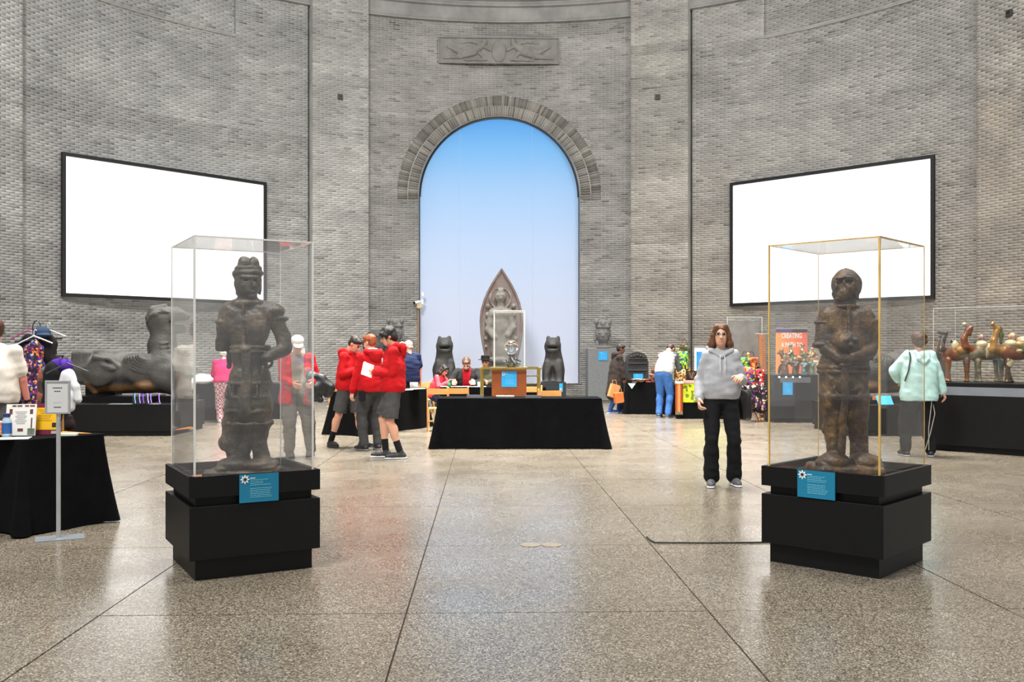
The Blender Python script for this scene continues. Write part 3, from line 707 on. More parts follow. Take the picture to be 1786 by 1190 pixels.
S.box((386, 625, 0), (16, .12, 12), rd=.005, k=.004, op='s'); S.cap((397, 600, .03), (397, 640, .035), 5, 4, k=.01)
S.cap((479, 552, 0), (492, 588, .03), 14, 13); S.ell((480, 543, 0), (16, .085, 11), k=.012); S.torus((484, 556, .01), 15, 3.5, k=.008); S.cap((492, 588, .03), (495, 606, .02), 13.5, 13); S.cap((495, 608, .02), (474, 622, -.07), 13, 10); S.ell((470, 624, -.09), (10, .035, 8))
S.torus((437, 606, 0), 31, 3.5, sx=1.0, k=.006); S.torus((437, 614, 0), 32, 3, k=.006); S.ell((437, 610, -.12), (10, .03, 8)); S.chain([(446, 534, -.08), (462, 540, -.08), (474, 552, -.07)], [4, 5, 4], k=.012); S.chain([(420, 534, -.08), (406, 540, -.08), (396, 552, -.07)], [4, 5, 4], k=.012); S.cap((433, 530, -.115), (434, 600, -.12), 3.2, 3, k=.008)
S.torus((472, 632, -.08), 8, 2.5, axis='y', k=.005); S.cap((466, 640, -.10), (462, 690, -.11), 4, 3, k=.008)
S.torus((435, 692, 0), 36, 3.2, k=.006); S.torus((435, 716, 0), 37, 3, k=.006); S.torus((435, 668, 0), 36, 3, k=.006); S.cap((440, 620, -.13), (438, 716, -.145), 8, 11, fl=.4, k=.01); S.torus((436, 738, 0), 36, 3, k=.01)
for i in range(7): S.cap((407 + i * 10, 672, -.125), (405 + i * 10.5, 690, -.13), 1.8, 2.2, k=.004)
o = link('guardian_statue', S.mesh('guardian_statue', .0055, statue_material('worn_brown_stone', (28, 24, 21), (60, 51, 41), (102, 88, 66)), disp=guardian_folds(5, .3, .62)), None, C(425, dL, zof(832, dL)), YAW)
setp(o, 'weathered stone guardian statue with a crown, one broken arm and one hand on its hip', 'statue')
# --- guardian with clasped hands on a sword
dR = 6.45; S = SD(dR / F, 1480, 830); S.px = True; S.dk = .010
S.box((1474, 820, 0), (57, .17, 10), rd=.025); S.ell((1440, 806, -.04), (22, .10, 12))
S.ell((1449, 802, -.05), (26, .11, 15)); S.ell((1506, 804, -.03), (27, .11, 15)); S.ell((1434, 809, -.08), (14, .06, 7)); S.ell((1520, 810, -.07), (14, .06, 7))
S.chain([(1457, 800, 0), (1455, 762, 0), (1453, 722, 0), (1452, 690, 0)], [14, 15.5, 19, 22]); S.chain([(1500, 800, 0), (1497, 762, 0), (1493, 722, 0), (1490, 690, 0)], [14, 16, 21, 23])
S.ell((1508, 786, .02), (8, .045, 15), k=.01); S.ell((1440, 748, .02), (5, .03, 9), k=.01)
S.ell((1471, 664, 0), (40, .15, 38), k=.03); S.ell((1472, 632, 0), (42, .15, 30), k=.03); S.torus((1471, 690, 0), 37, 4.5, k=.01)
S.ell((1475, 585, 0), (43, .135, 52), k=.03); S.ell((1468, 596, -.06), (25, .10, 24), k=.03); S.cap((1446, 553, 0), (1503, 553, 0), 20, 21, k=.03, fl=1.1)
S.ell((1452, 560, -.102), (16, .022, 20), k=.02); S.ell((1494, 562, -.102), (17, .022, 20), k=.02); S.cap((1468, 535, -.13), (1468, 592, -.15), 3.2, 3.2, k=.006)
S.ell((1467, 598, -.145), (20, .05, 18), k=.012); S.ell((1459, 594, -.19), (4, .02, 4), k=.006); S.ell((1475, 594, -.19), (4, .02, 4), k=.006); S.ell((1467, 603, -.195), (5, .02, 4), k=.006)
S.cap((1437, 562, 0), (1434, 598, -.01), 13.5, 13); S.torus((1437, 562, 0), 14, 3, k=.01); S.torus((1433, 602, -.02), 13, 4, k=.01); S.cap((1436, 610, -.06), (1452, 626, -.18), 11, 8)
S.cap((1515, 562, 0), (1519, 598, 0), 15, 15); S.torus((1514, 560, 0), 16, 3, k=.01); S.ell((1517, 606, -.01), (14, .07, 13), k=.015); S.cap((1524, 600, 0), (1516, 624, -.03), 6, 5, k=.015); S.cap((1512, 612, -.05), (1470, 622, -.19), 12, 8)
S.ell((1457, 625, -.205), (11, .035, 8), k=.01)
for i in range(4): S.cap((1450 + i * 3, 620 + i * 2.5, -.235), (1462 + i * 3, 620 + i * 2.6, -.225), 1.6, 1.5, k=.003)
S.chain([(1456, 622, -.20), (1456, 690, -.18), (1457, 800, -.12)], [5, 7, 6.5], k=.008, fl=.6); S.torus((1456, 636, -.18), 7, 2.5, k=.006)
S.torus((1471, 640, 0), 41, 3.4, k=.006); S.torus((1471, 648, 0), 41, 2.6, k=.006)
S.chain([(1436, 640, -.06), (1446, 676, -.11), (1452, 690, -.13)], [5, 4, 3], k=.01); S.chain([(1508, 645, -.06), (1490, 672, -.13), (1470, 680, -.15)], [5, 4, 3], k=.01); S.chain([(1504, 662, -.08), (1486, 686, -.13)], [4, 3], k=.01)
S.cap((1474, 540, 0), (1474, 522, 0), 19, 18); S.torus((1474, 535, -.01), 20, 4, k=.012)
S.ell((1476, 497, 0), (25, .105, 29)); S.ell((1466, 513, -.035), (18, .075, 15)); S.ell((1459, 503, -.05), (10, .04, 12)); S.cap((1455, 492, -.07), (1450.5, 505, -.075), 2.6, 4, k=.008)
S.chain([(1453, 489, -.055), (1464, 485, -.088), (1482, 488, -.092)], [3, 3, 2.4], k=.01); S.cap((1452, 514, -.075), (1468, 515, -.09), 2, 2, k=.004); S.ell((1458, 494, -.092), (3.5, .015, 2.5), k=.003); S.ell((1456, 522, -.06), (6, .025, 4))
S.cap((1487, 490, -.085), (1488, 521, -.075), 3.2, 4.2, k=.006); S.ell((1456, 493, -.075), (6, .03, 3), k=.004, op='s'); S.ell((1472, 494, -.108), (7, .03, 3), k=.004, op='s'); S.cap((1451, 487, -.068), (1480, 485, -.100), 2.4, 2.2, k=.008); S.cap((1460, 507, -.09), (1472, 520, -.085), 1.5, 1.5, k=.004); S.ell((1472, 505, -.085), (8, .03, 9), k=.01); S.cap((1476, 472, 0), (1475, 469, 0), 7, 3, k=.012)
o = link('guardian_statue', S.mesh('guardian_statue', .0055, statue_material('ochre_brown_stone', (26, 19, 14), (68, 48, 28), (120, 92, 48)), disp=guardian_folds(9, .33, .66)), None, C(1480, dR, zof(830, dR)), YAW)
setp(o, 'ochre stone guardian statue in armour, hands clasped over a long sword', 'statue')

# ================================================================== PEOPLE
def v3(*a): return np.array(a, float)
def unit(a): return a / (np.linalg.norm(a) + 1e-9)
def ik(a, b, l1, l2, pole):
    d = b - a; L = np.linalg.norm(d); mx = (l1 + l2) * .999
    if L > mx: b = a + d / L * mx; L = mx; d = b - a
    u = d / L; x = (l1 * l1 - l2 * l2 + L * L) / (2 * L); hgt = math.sqrt(max(l1 * l1 - x * x, 0)); p = pole - u * (pole @ u)
    return a + u * x + unit(p) * hgt, b
M_SKIN = mat('skin', (255, 255, 255), rough=.55, var=.06, vs=14, attr=True, spec=.35)
def hand(S, w, dr, pn, side, curl, s, c=0):
    """five-fingered hand: dr fingers' direction, pn palm normal, side = +1/-1 thumb side along dr x pn"""
    dr = unit(dr); pn = unit(pn - dr * (pn @ dr)); lt = np.cross(dr, pn) * side; q = lambda f, l, n=0: w + (dr * f + lt * l + pn * n) * s
    S.cap(q(-.03, 0), q(.02, 0), .024 * s, .024 * s, k=.012, c=c)
    for i, (l, L) in enumerate(((.030, .072), (.010, .080), (-.011, .074), (-.031, .058))):
        S.cap(q(.012, l * .55), q(.088 - abs(l) * .15, l), .0155 * s, .0125 * s, k=.012, c=c)
        a = curl * (.75 + .12 * i); b0 = q(.088 - abs(l) * .15, l); d1 = dr * math.cos(a) + pn * math.sin(a); d2 = dr * math.cos(2 * a) + pn * math.sin(2 * a); d3 = dr * math.cos(2.7 * a) + pn * math.sin(2.7 * a)
        b1 = b0 + d1 * L * .45 * s; b2 = b1 + d2 * L * .32 * s; b3 = b2 + d3 * L * .25 * s
        S.cap(b0, b1, .0098 * s, .009 * s, k=.006, c=c); S.cap(b1, b2, .009 * s, .0083 * s, k=.004, c=c); S.cap(b2, b3, .0083 * s, .0072 * s, k=.004, c=c)
    t0, t1, t2, t3 = q(.015, .024), q(.045, .052, .012), q(.068, .062, .024), q(.086, .062, .034)
    S.cap(t0, t1, .016 * s, .0125 * s, k=.012, c=c); S.cap(t1, t2, .0115 * s, .0098 * s, k=.006, c=c); S.cap(t2, t3, .0098 * s, .008 * s, k=.004, c=c)

def person(px, d, heading, H, label, skin=(198, 148, 122), hairc=(50, 36, 28), hair='short', lean=0, side=0, twist=0, hp=0, hy=0, hr=0,
           lh=None, rh=None, lfoot=(-.10, 0, 0), rfoot=(.10, 0, 0), seat=None, bulk=1.0, top=None, bottom=None, shoes=(28, 28, 30), sole=None, socks=None,
           lcurl=.5, rcurl=.5, lpole=None, rpole=None, lpalm=None, rpalm=None, vox=.0095, z0=0.0, beard=None, face=True, seed=1, lips=(172, 104, 92), group=None, female=False):
    s = H / 1.75; hd = math.radians(heading)
    pz = (.945 * s if seat is None else seat); pel = v3(0, 0, pz)
    T3 = rot(-math.radians(lean), math.radians(side), 0) @ rot(0, 0, math.radians(twist))
    def up(x, y, z): return pel + T3 @ (v3(x, y, z - .945) * s)          # rest coordinates above the pelvis
    shw = (.140 if female else .172) * (1 + (bulk - 1) * .4)
    LS, RS = up(-shw, 0, 1.405), up(shw, 0, 1.405); NB = up(0, -.01, 1.46)
    Hr = T3 @ rot(-math.radians(hp), math.radians(hr), math.radians(hy)) if True else None
    HC = up(0, .0, 1.50) + Hr @ (v3(0, .02, .118) * s)
    hq = lambda x, y, z: HC + Hr @ (v3(x, y, z) * s)
    LHp = up(-shw - .06, .06, .80) if lh is None else v3(*lh) * s; RHp = up(shw + .06, .06, .80) if rh is None else v3(*rh) * s
    LE, LW = ik(LS, LHp, .285 * s, .255 * s, v3(-.5, -1, -.25) if lpole is None else v3(*lpole)); RE, RW = ik(RS, RHp, .285 * s, .255 * s, v3(.5, -1, -.25) if rpole is None else v3(*rpole))
    Lh0, Rh0 = pel + v3(-.088, 0, -.03) * s, pel + v3(.088, 0, -.03) * s
    LA, RA = v3(lfoot[0], lfoot[1], .085) * s, v3(rfoot[0], rfoot[1], .085) * s
    if len(lfoot) > 3: LA[2] += lfoot[3] * s
    if len(rfoot) > 3: RA[2] += rfoot[3] * s
    kp = v3(0, 1, .15)
    LK, LA = ik(Lh0, LA, .43 * s, .425 * s, kp + v3(-.15, 0, 0)); RK, RA = ik(Rh0, RA, .43 * s, .425 * s, kp + v3(.15, 0, 0))
    tk = {-1: math.radians(lfoot[2]), 1: math.radians(rfoot[2])}
    # ---------- body: one continuous surface
    lips = tuple(int(a * .55 + b * .45) for a, b in zip(skin, lips)); pal = [skin, lips, (245, 245, 242), (36, 28, 24), tuple(int(c * .55) for c in hairc) if hair != 'bald' else tuple(int(c * .75) for c in skin)]
    B = SD()
    B.ell(pel + v3(0, 0, .0), (.155 * s * bulk, .105 * s * bulk, .12 * s), k=.04); B.cap(pel + v3(0, 0, .03), up(0, 0, 1.12), .115 * s * bulk, .115 * s * bulk, k=.05)
    B.ell(up(0, 0, 1.25), (.155 * s * bulk, .105 * s * bulk, .20 * s), Rm=T3, k=.05); B.cap(LS, RS, .052 * s, .052 * s, k=.04); B.cap(NB, up(0, .015, 1.535), .056 * s, .052 * s, k=.02)
    for sh, el, wr in ((LS, LE, LW), (RS, RE, RW)):
        B.cap(sh, el, .052 * s * bulk, .041 * s * bulk, k=.03); B.cap(el, wr, .042 * s * bulk, .027 * s, k=.02)
    for hp_, kn, an in ((Lh0, LK, LA), (Rh0, RK, RA)):
        B.cap(hp_, kn, .085 * s * bulk, .054 * s, k=.03); B.cap(kn, an, .054 * s, .037 * s, k=.02); mid = kn * .68 + an * .32; bk = np.cross(v3(1, 0, 0), unit(an - kn)); B.ell(mid + v3(0, -.018, 0) * s, (.05 * s, .05 * s, .10 * s), k=.03)
        B.cap(an, an + v3(0, .06, -.045) * s, .036 * s, .032 * s, k=.02)
    B.ell(hq(0, -.015, .03), np.array((.074, .094, .088)) * s, Rm=Hr, k=.02); B.ell(hq(0, .032, -.035), np.array((.060, .066, .078)) * s, Rm=Hr, k=.03); B.ell(hq(0, .052, -.088), np.array((.036, .034, .026)) * s, Rm=Hr, k=.03)
    if face:
        B.ell(hq(-.031, .098, .012), np.array((.019, .014, .011)) * s, Rm=Hr, k=.012, op='s'); B.ell(hq(.031, .098, .012), np.array((.019, .014, .011)) * s, Rm=Hr, k=.012, op='s')
        B.cap(hq(0, .094, .012), hq(0, .112, -.028), .0085 * s, .0135 * s, k=.012); B.ell(hq(-.012, .098, -.033), np.array((.009, .01, .008)) * s, k=.008); B.ell(hq(.012, .098, -.033), np.array((.009, .01, .008)) * s, k=.008)
        for e in (-1, 1):
            B.ell(hq(.031 * e, .084, .012), np.array((.0125, .0115, .0115)) * s, Rm=Hr, k=.002, c=3); B.cap(hq(.016 * e, .096, .032), hq(.046 * e, .086, .034), .0034 * s, .003 * s, k=.004, c=4)
        B.cap(hq(-.02, .091, -.060), hq(.02, .091, -.060), .0065 * s, .0065 * s, k=.006, c=1); B.cap(hq(-.015, .09, -.068), hq(.015, .09, -.068), .007 * s, .007 * s, k=.006, c=1)
    for e in (-1, 1): B.ell(hq(.075 * e, -.012, -.008), np.array((.011, .022, .032)) * s, Rm=Hr, k=.008)
    P, Q = B.surf(vox, None, None, .01); Cc = B.colors(P, pal)
    hv = min(vox, .0058)
    for wr, el, sd, cu, pm in ((LW, LE, 1, lcurl, lpalm), (RW, RE, -1, rcurl, rpalm)):
        if cu is None: continue
        Hd = SD(); dr = unit(wr - el); pn = v3(sd, .15, -.1) if pm is None else v3(*pm); hand(Hd, wr, dr, pn, -sd, cu, s * 1.04)
        p2, q2 = Hd.surf(hv, None, None, .004); Q = np.concatenate([Q, q2 + len(P)]); P = np.concatenate([P, p2]); Cc = np.concatenate([Cc, np.tile(np.array(lin(skin)), (len(p2), 1))])
    body = link('person', np_mesh('person', P, Q, M_SKIN, True, Cc), None, C(px, d, z0), YAW + hd); setp(body, label, 'person', group)
    fold = waves(18, .0055, 6, seed, (1, 1, 1.7)); fold2 = waves(40, .0038, 5, seed + 3, (1, 1, 1.5))
    fd = lambda x, y, z: fold(x, y, z) + fold2(x, y, z)
    out = dict(body=body, s=s, up=up, hq=hq, LW=LW, RW=RW, LE=LE, RE=RE, LS=LS, RS=RS, T3=T3, Hr=Hr, pel=pel, LK=LK, RK=RK, LA=LA, RA=RA, HC=HC)
    # ---------- hair
    hm = cmat('hair', hairc, rough=.5, var=.35, vs=26, bump=.4, bs=90, spec=.4); hf = waves(70, .0045, 5, seed + 9, (1, 1, .35))
    G = SD()
    if hair in ('short', 'crop'):
        k_ = 1.0 if hair == 'short' else .96
        G.ell(hq(0, -.022, .042), np.array((.084, .102, .086)) * s * k_, Rm=Hr); G.ell(hq(0, -.05, -.01), np.array((.076, .062, .07)) * s * k_, Rm=Hr); G.ell(hq(0, .05, .085), np.array((.062, .045, .032)) * s, Rm=Hr); G.ell(hq(0, .098, -.025), np.array((.082, .082, .082)) * s, Rm=Hr, op='s', k=.01)
    elif hair == 'mop':
        G.ell(hq(0, -.012, .045), np.array((.098, .112, .092)) * s, Rm=Hr); G.ell(hq(0, -.055, -.02), np.array((.088, .068, .085)) * s, Rm=Hr); G.cap(hq(-.06, .075, .055), hq(.06, .075, .055), .034 * s, .034 * s); G.cap(hq(-.085, .03, .02), hq(-.082, .04, -.03), .022 * s, .012 * s); G.cap(hq(.085, .03, .02), hq(.082, .04, -.03), .022 * s, .012 * s); G.ell(hq(0, .115, -.045), np.array((.07, .075, .078)) * s, Rm=Hr, op='s', k=.01)
    elif hair == 'long':
        G.ell(hq(0, -.02, .045), np.array((.088, .104, .084)) * s, Rm=Hr); G.ell(hq(0, -.06, -.05), np.array((.095, .06, .12)) * s, Rm=Hr)
        for e in (-1, 1):
            G.chain([hq(.05 * e, .05, .09), hq(.080 * e, .03, .0), hq(.092 * e, .015, -.09), hq(.100 * e, .0, -.16)], [.028 * s, .024 * s, .034 * s, .022 * s]); G.chain([hq(.07 * e, -.03, .0), hq(.098 * e, -.04, -.10), hq(.112 * e, -.04, -.17)], [.036 * s, .040 * s, .026 * s])
        G.ell(hq(0, .115, -.018), np.array((.064, .085, .094)) * s, Rm=Hr, op='s', k=.012)
    elif hair == 'bald':
        G.torus(hq(0, -.03, -.01), .001, .001) if False else G.ell(hq(0, -.06, -.03), np.array((.076, .048, .04)) * s, Rm=Hr)
    elif hair == 'cap':
        G.ell(hq(0, -.04, -.01), np.array((.080, .078, .055)) * s, Rm=Hr); G.ell(hq(0, .098, -.03), np.array((.082, .082, .09)) * s, Rm=Hr, op='s', k=.01)
    elif hair == 'curly':
        G.ell(hq(0, -.015, .04), np.array((.10, .11, .092)) * s, Rm=Hr); G.ell(hq(0, -.055, -.02), np.array((.095, .07, .07)) * s, Rm=Hr); G.ell(hq(0, .11, -.03), np.array((.075, .085, .085)) * s, Rm=Hr, op='s', k=.01); hf = waves(60, .010, 6, seed)
    if G.p: link('hair', G.mesh('hair', min(vox, .008), hm, disp=hf, amp=.012), body)
    if beard:
        G = SD(); G.ell(hq(0, .062, -.085), np.array((.050, .042, .040)) * s, Rm=Hr); G.cap(hq(-.055, .03, -.05), hq(-.03, .065, -.09), .018 * s, .02 * s); G.cap(hq(.055, .03, -.05), hq(.03, .065, -.09), .018 * s, .02 * s); G.cap(hq(-.025, .096, -.046), hq(.025, .096, -.046), .007 * s, .007 * s); G.ell(hq(0, .11, -.058), np.array((.017, .03, .008)) * s, Rm=Hr, op='s', k=.004)
        link('beard', G.mesh('beard', .007, cmat('hair', beard, rough=.6, var=.35, vs=26, bump=.4, bs=90), disp=hf, amp=.01), body)
    # ---------- upper garment
    if top:
        if not isinstance(top, list): top = [top]
        for tp in top:
            i = tp.get('infl', .022); b_ = tp.get('bulk', bulk); G = SD(); hem = tp.get('hem', .84); oc = 0
            G.ell(up(0, .0, 1.27), (.165 * s * b_ + i * .7, .112 * s * b_ + i, .18 * s), Rm=T3, k=.06); G.cap(up(-.055, 0, 1.12), up(.055, 0, 1.12), .112 * s * b_ + i, None, k=.06); G.cap(up(-.062 * b_, 0, hem + .10), up(.062 * b_, 0, hem + .10), .118 * s * b_ + i, None, k=.06)
            for x_ in (-.058 * b_, 0, .058 * b_): G.cap(up(x_, 0, 1.20), up(x_, 0, hem + .08), .113 * s * b_ + i * .95, .117 * s * b_ + i, k=.05)
            if tp.get('belly'): G.ell(up(0, .06, 1.05), (.15 * s * b_, .13 * s * b_, .15 * s), k=.06)
            G.cap(LS - T3 @ v3(.0, 0, .012), RS - T3 @ v3(0, 0, .012), .054 * s + i * .4, None, k=.05); G.cap(up(-.05, -.01, 1.43), up(.05, -.01, 1.43), .055 * s, None, k=.04)
            if hem > .5: G.box(up(0, 0, hem - .10), np.array((.5, .5, .115)), Rm=T3, rd=.002, k=.006, op='s')
            sl = tp.get('sleeve', 'long')
            for sh, el, wr in ((LS, LE, LW), (RS, RE, RW)):
                if sl == 'none': continue
                r0, r1, r2 = .055 * s * b_ + i * .35, .047 * s * b_ + i * .55, .038 * s + i * .55
                if sl == 'long': G.cap(sh, el, r0, r1, k=.022); G.cap(el, el + (wr - el) * .90, r1, r2 * 1.08, k=.016); G.cap(el + (wr - el) * .88, wr, r2 * .82, r2 * .80, k=.008)
                elif sl == 'short': G.cap(sh, sh + (el - sh) * .72, r0, r1 + .012, k=.04)
            if tp.get('coat'):
                G.cap(up(-.05, 0, 1.0), pel + v3(-.07, -.01, -tp['coat']) * s, .115 * s * b_ + i, .135 * s * b_ + i, k=.05); G.cap(up(.05, 0, 1.0), pel + v3(.07, -.01, -tp['coat']) * s, .115 * s * b_ + i, .135 * s * b_ + i, k=.05)
            if tp.get('open'):           # open jacket front
                w0 = tp['open']; G.box(up(0, .22, 1.15), np.array((w0, .20, .42)) * s, Rm=T3, rd=.01, k=.02, op='s')
            gm = link(tp.get('name', 'hoodie'), G.mesh('top', vox, cloth(tp['col']), disp=fd, amp=.014), body)
            if tp.get('slcol'):
                pass
            if tp.get('hood'):
                G = SD(); G.chain([up(-.105, .045, 1.45), up(-.11, -.04, 1.475), up(-.06, -.115, 1.46), up(.06, -.115, 1.46), up(.11, -.04, 1.475), up(.105, .045, 1.45)], [.028 * s, .04 * s, .048 * s, .048 * s, .04 * s, .028 * s], k=.03); G.ell(up(0, -.125, 1.40), (.10 * s, .05 * s, .10 * s), Rm=T3, k=.04); G.cap(up(-.10, .045, 1.45), up(0, .105, 1.385), .026 * s, .018 * s, k=.02); G.cap(up(.10, .045, 1.45), up(0, .105, 1.385), .026 * s, .018 * s, k=.02)
                link('hood', G.mesh('hood', vox, cloth(tp['col']), disp=fold2, amp=.008), gm)
            if tp.get('pocket'):
                G = SD(); G.box(up(0, .112 * b_ + i + .006, 1.0), np.array((.13, .02, .085)) * s, Rm=T3, rd=.015); link('pocket', G.mesh('pocket', vox, cloth(tp['col']), disp=fold2, amp=.006), gm)
    # ---------- lower garment
    if bottom:
        G = SD(); i = bottom.get('infl', .016); b_ = bottom.get('bulk', bulk)
        cutp = []
        G.ell(pel + v3(0, 0, .0), (.160 * s * b_ + i, .112 * s * b_ + i, .12 * s), k=.05); G.cap(pel + v3(-.05, 0, .06), pel + v3(.05, 0, .06), .112 * s * b_, None, k=.05)
        for hp_, kn, an in ((Lh0, LK, LA), (Rh0, RK, RA)):
            if bottom.get('length') == 'short': e = hp_ + (kn - hp_) * bottom.get('to', .86); G.cap(hp_, e, .088 * s * b_ + i * .8, .074 * s * b_ + i * 1.2, k=.03); cutp.append((e, unit(kn - hp_)))
            else:
                fl = bottom.get('flare', 0); G.cap(hp_, kn, .092 * s * b_ + i, .060 * s * b_ + i, k=.03); G.cap(kn, an + (kn - an) * .04, .058 * s * b_ + i, (.046 + fl) * s + i, k=.02)
                mid = kn * .7 + an * .3; G.ell(mid + v3(0, -.016, 0) * s, ((.054 + fl * .2) * s + i, .054 * s + i, .11 * s), k=.03)
        for e, u_ in cutp:                         # flat hems
            zx = u_; xx = unit(np.cross(v3(0, 1, 0), zx)); yx = np.cross(zx, xx); G.box(e + u_ * .10 * s, (.13 * s, .16 * s, .085 * s), Rm=np.stack([xx, yx, zx], 1), rd=.002, k=.004, op='s')
        gm = link(bottom.get('name', 'trousers'), G.mesh('bottom', vox, bottom.get('mat') or cloth(bottom['col']), disp=fd, amp=.014, cut=.02 * s), body); out['bottom'] = gm
        if bottom.get('length') == 'short':
            pass
    # ---------- shoes and socks
    for an, e in ((LA, -1), (RA, 1)):
        a = tk[e] ; fw = v3(-math.sin(a), math.cos(a), 0); ft = v3(an[0], an[1], an[2] - .085 * s)
        if shoes:
            G = SD(); G.cap(ft - fw * .035 * s + v3(0, 0, .045) * s, ft + fw * .10 * s + v3(0, 0, .042) * s, .043 * s, .042 * s, k=.02); G.cap(ft + fw * .10 * s + v3(0, 0, .042) * s, ft + fw * .165 * s + v3(0, 0, .034) * s, .042 * s, .034 * s, k=.02); G.cap(ft + v3(0, 0, .05) * s, ft + v3(0, 0, .092) * s, .044 * s, .045 * s, k=.02)
            sh = link('shoe', G.mesh('shoe', min(vox, .0085), cmat('shoe', shoes, rough=.55, var=.15, vs=20, bump=.1, bs=120), cut=ft[2] + .014 * s, amp=.004), body)
            G = SD(); G.cap(ft - fw * .04 * s + v3(0, 0, .012) * s, ft + fw * .165 * s + v3(0, 0, .012) * s, .046 * s, .040 * s, k=.01); G.box(ft + v3(0, 0, .068 * s), (.4, .4, .045 * s), rd=.001, k=.003, op='s')
            link('sole', G.mesh('sole', min(vox, .0075), paint(sole or tuple(int(c * .8) for c in shoes), .7), cut=ft[2] + .002, amp=.003), sh)
        if socks:
            kn = LK if e < 0 else RK; u_ = unit(kn - an); G = SD(); G.cap(an - u_ * .01, an + u_ * socks[1] * s, .044 * s, .046 * s); link('sock', G.mesh('sock', vox, cloth(socks[0]), amp=.004), body)
    return out
def local(body_dict, parent_name=None): return body_dict['body']
RED = (172, 12, 19); GREYT = (66, 66, 66)
hoodie = lambda col, **k: dict(name='hoodie', col=col, hood=True, pocket=True, infl=.03, hem=.86, **k)
def emblem(P, x=-.07, z=1.29, y=.155, r=.028):
    """small white printed chest emblem"""
    b = P['body']; up = P['up']; s = P['s']; top = [c for c in b.children if c.name.startswith('hoodie')][0]
    mb = MB(); M_ = Matrix([[*P['T3'][i], 0] for i in range(3)] + [[0, 0, 0, 1]])
    def at(dx, dz): return up(x + dx, y, z + dz)
    for dx, dz, w_, h_ in ((0, .02, .030, .010), (-.012, .008, .010, .026), (.010, -.004, .012, .036), (0, -.022, .026, .008), (.0, -.045, .05, .006)): mb.box(at(dx, dz), (w_ * s, .012 * s, h_ * s), M=None)
    setp(mb.build('chest_emblem', M_WHITE, top), kind='stuff')
# three boys in red hoodies
bA = person(607, 14.2, -112, 1.71, 'dark-haired boy in red hoodie and grey shorts, bent over what he holds', hairc=(38, 28, 22), hair='short', hp=34, lean=4, lh=(-.02, .26, 1.17), rh=(.10, .26, 1.19), lfoot=(-.08, .22, 10), rfoot=(.14, -.22, -25), lcurl=.9, rcurl=.9, top=hoodie(RED), bottom=dict(name='shorts', col=GREYT, length='short', infl=.024), shoes=(24, 24, 26), sole=(70, 70, 70), socks=((22, 22, 24), .15), seed=2)
emblem(bA, .02, 1.28, .165)
bB = person(649, 13.75, 34, 1.70, 'ginger-haired boy in red hoodie and long grey trousers, seen from behind', skin=(208, 162, 138), hairc=(136, 66, 28), hair='short', hp=14, hy=25, lh=(-.28, .10, .83), rh=(.10, .30, 1.10), lfoot=(-.12, .02, 20), rfoot=(.10, .0, -10), top=[dict(name='collar_shirt', col=(228, 226, 224), infl=.004, hem=.9), hoodie(RED)], bottom=dict(name='trousers', col=(56, 56, 56), infl=.022), shoes=(26, 26, 28), sole=(120, 120, 120), seed=3)
bC = person(686, 12.7, 97, 1.79, 'tall black-haired boy in red hoodie and grey shorts holding a folded paper', hairc=(18, 16, 16), hair='mop', hp=22, lh=(-.07, .24, 1.13), rh=(.07, .28, 1.15), lfoot=(-.10, -.09, 5), rfoot=(.11, .10, -5), lcurl=.8, rcurl=.8, top=hoodie(RED), bottom=dict(name='shorts', col=GREYT, length='short', infl=.026), shoes=(40, 40, 42), sole=(206, 206, 204), socks=((20, 20, 22), .15), seed=4, vox=.0088)
emblem(bC, -.09, 1.29, .142)
# collar on the ginger boy
G = SD(); G.torus(bB['up'](0, .0, 1.505), .062, .020); link('shirt_collar', G.mesh('shirt_collar', .009, cloth((232, 230, 228)), amp=.004), bB['body'])
# paper held by the tall boy, phone held by the dark-haired boy
p = C(641, 12.62, 1.19); mb = MB(); mb.box((0, 0, 0), (.15, .004, .20), rx=-.5, ry=.35); mb.box((.012, .02, .005), (.15, .004, .20), rx=-.7, ry=.5); setp(mb.build('folded_paper', mat('white_paper', (228, 230, 228), rough=.7, var=.04), None, loc=p, rz=YAW + .4), 'folded white paper held by the tall black-haired boy', 'paper')
p = C(628.5, 14.06, 1.235); mb = MB(); mb.box((0, 0, 0), (.075, .01, .15), rx=-.7, bev=.003); setp(mb.build('phone', paint((200, 204, 206), .25), None, loc=p, rz=YAW + 1.1), 'small pale phone in the hands of the dark-haired boy in red hoodie', 'phone')
p = C(631, 13.6, .80); mb = MB(); mb.box((0, 0, 0), (.06, .10, .15), bev=.012); setp(mb.build('pouch', cloth((18, 18, 20)), None, loc=p, rz=YAW + .5), 'small black pouch in the lowered hand of the ginger-haired boy', 'pouch')
# woman in the grey hoodie
W = person(1257, 10.1, 174, 1.735, 'woman in a light grey hoodie, black flared trousers and glasses walking', skin=(206, 158, 132), hairc=(92, 58, 34), hair='long', female=True, bulk=.98, hy=-4, rh=(.235, .10, .93), lh=(-.17, .25, 1.16), rcurl=.75, lcurl=.75, lpalm=(.2, -.6, -.6), rpole=(.25, -1, 0), lpole=(-.35, -1, -.6), rfoot=(.105, .06, -8), lfoot=(-.145, -.04, 10),
           top=dict(name='hoodie', col=(150, 151, 154), hood=True, infl=.020, hem=.92), bottom=dict(name='flared_trousers', col=(15, 15, 17), infl=.012, flare=.026), shoes=(84, 84, 88), sole=(214, 212, 210), seed=6, vox=.0075)
hq = W['hq']; mb = MB()
for e in (-1, 1):
    pts = [hq(.031 * e + .024 * math.cos(a), .103, .012 + .018 * math.sin(a)) for a in np.linspace(0, 2 * PI, 13)]; mb.path([tuple(q) for q in pts], .0028, 5); mb.path([tuple(hq(.055 * e, .10, .018)), tuple(hq(.082 * e, .02, .02)), tuple(hq(.083 * e, -.02, .012))], .0024, 5)
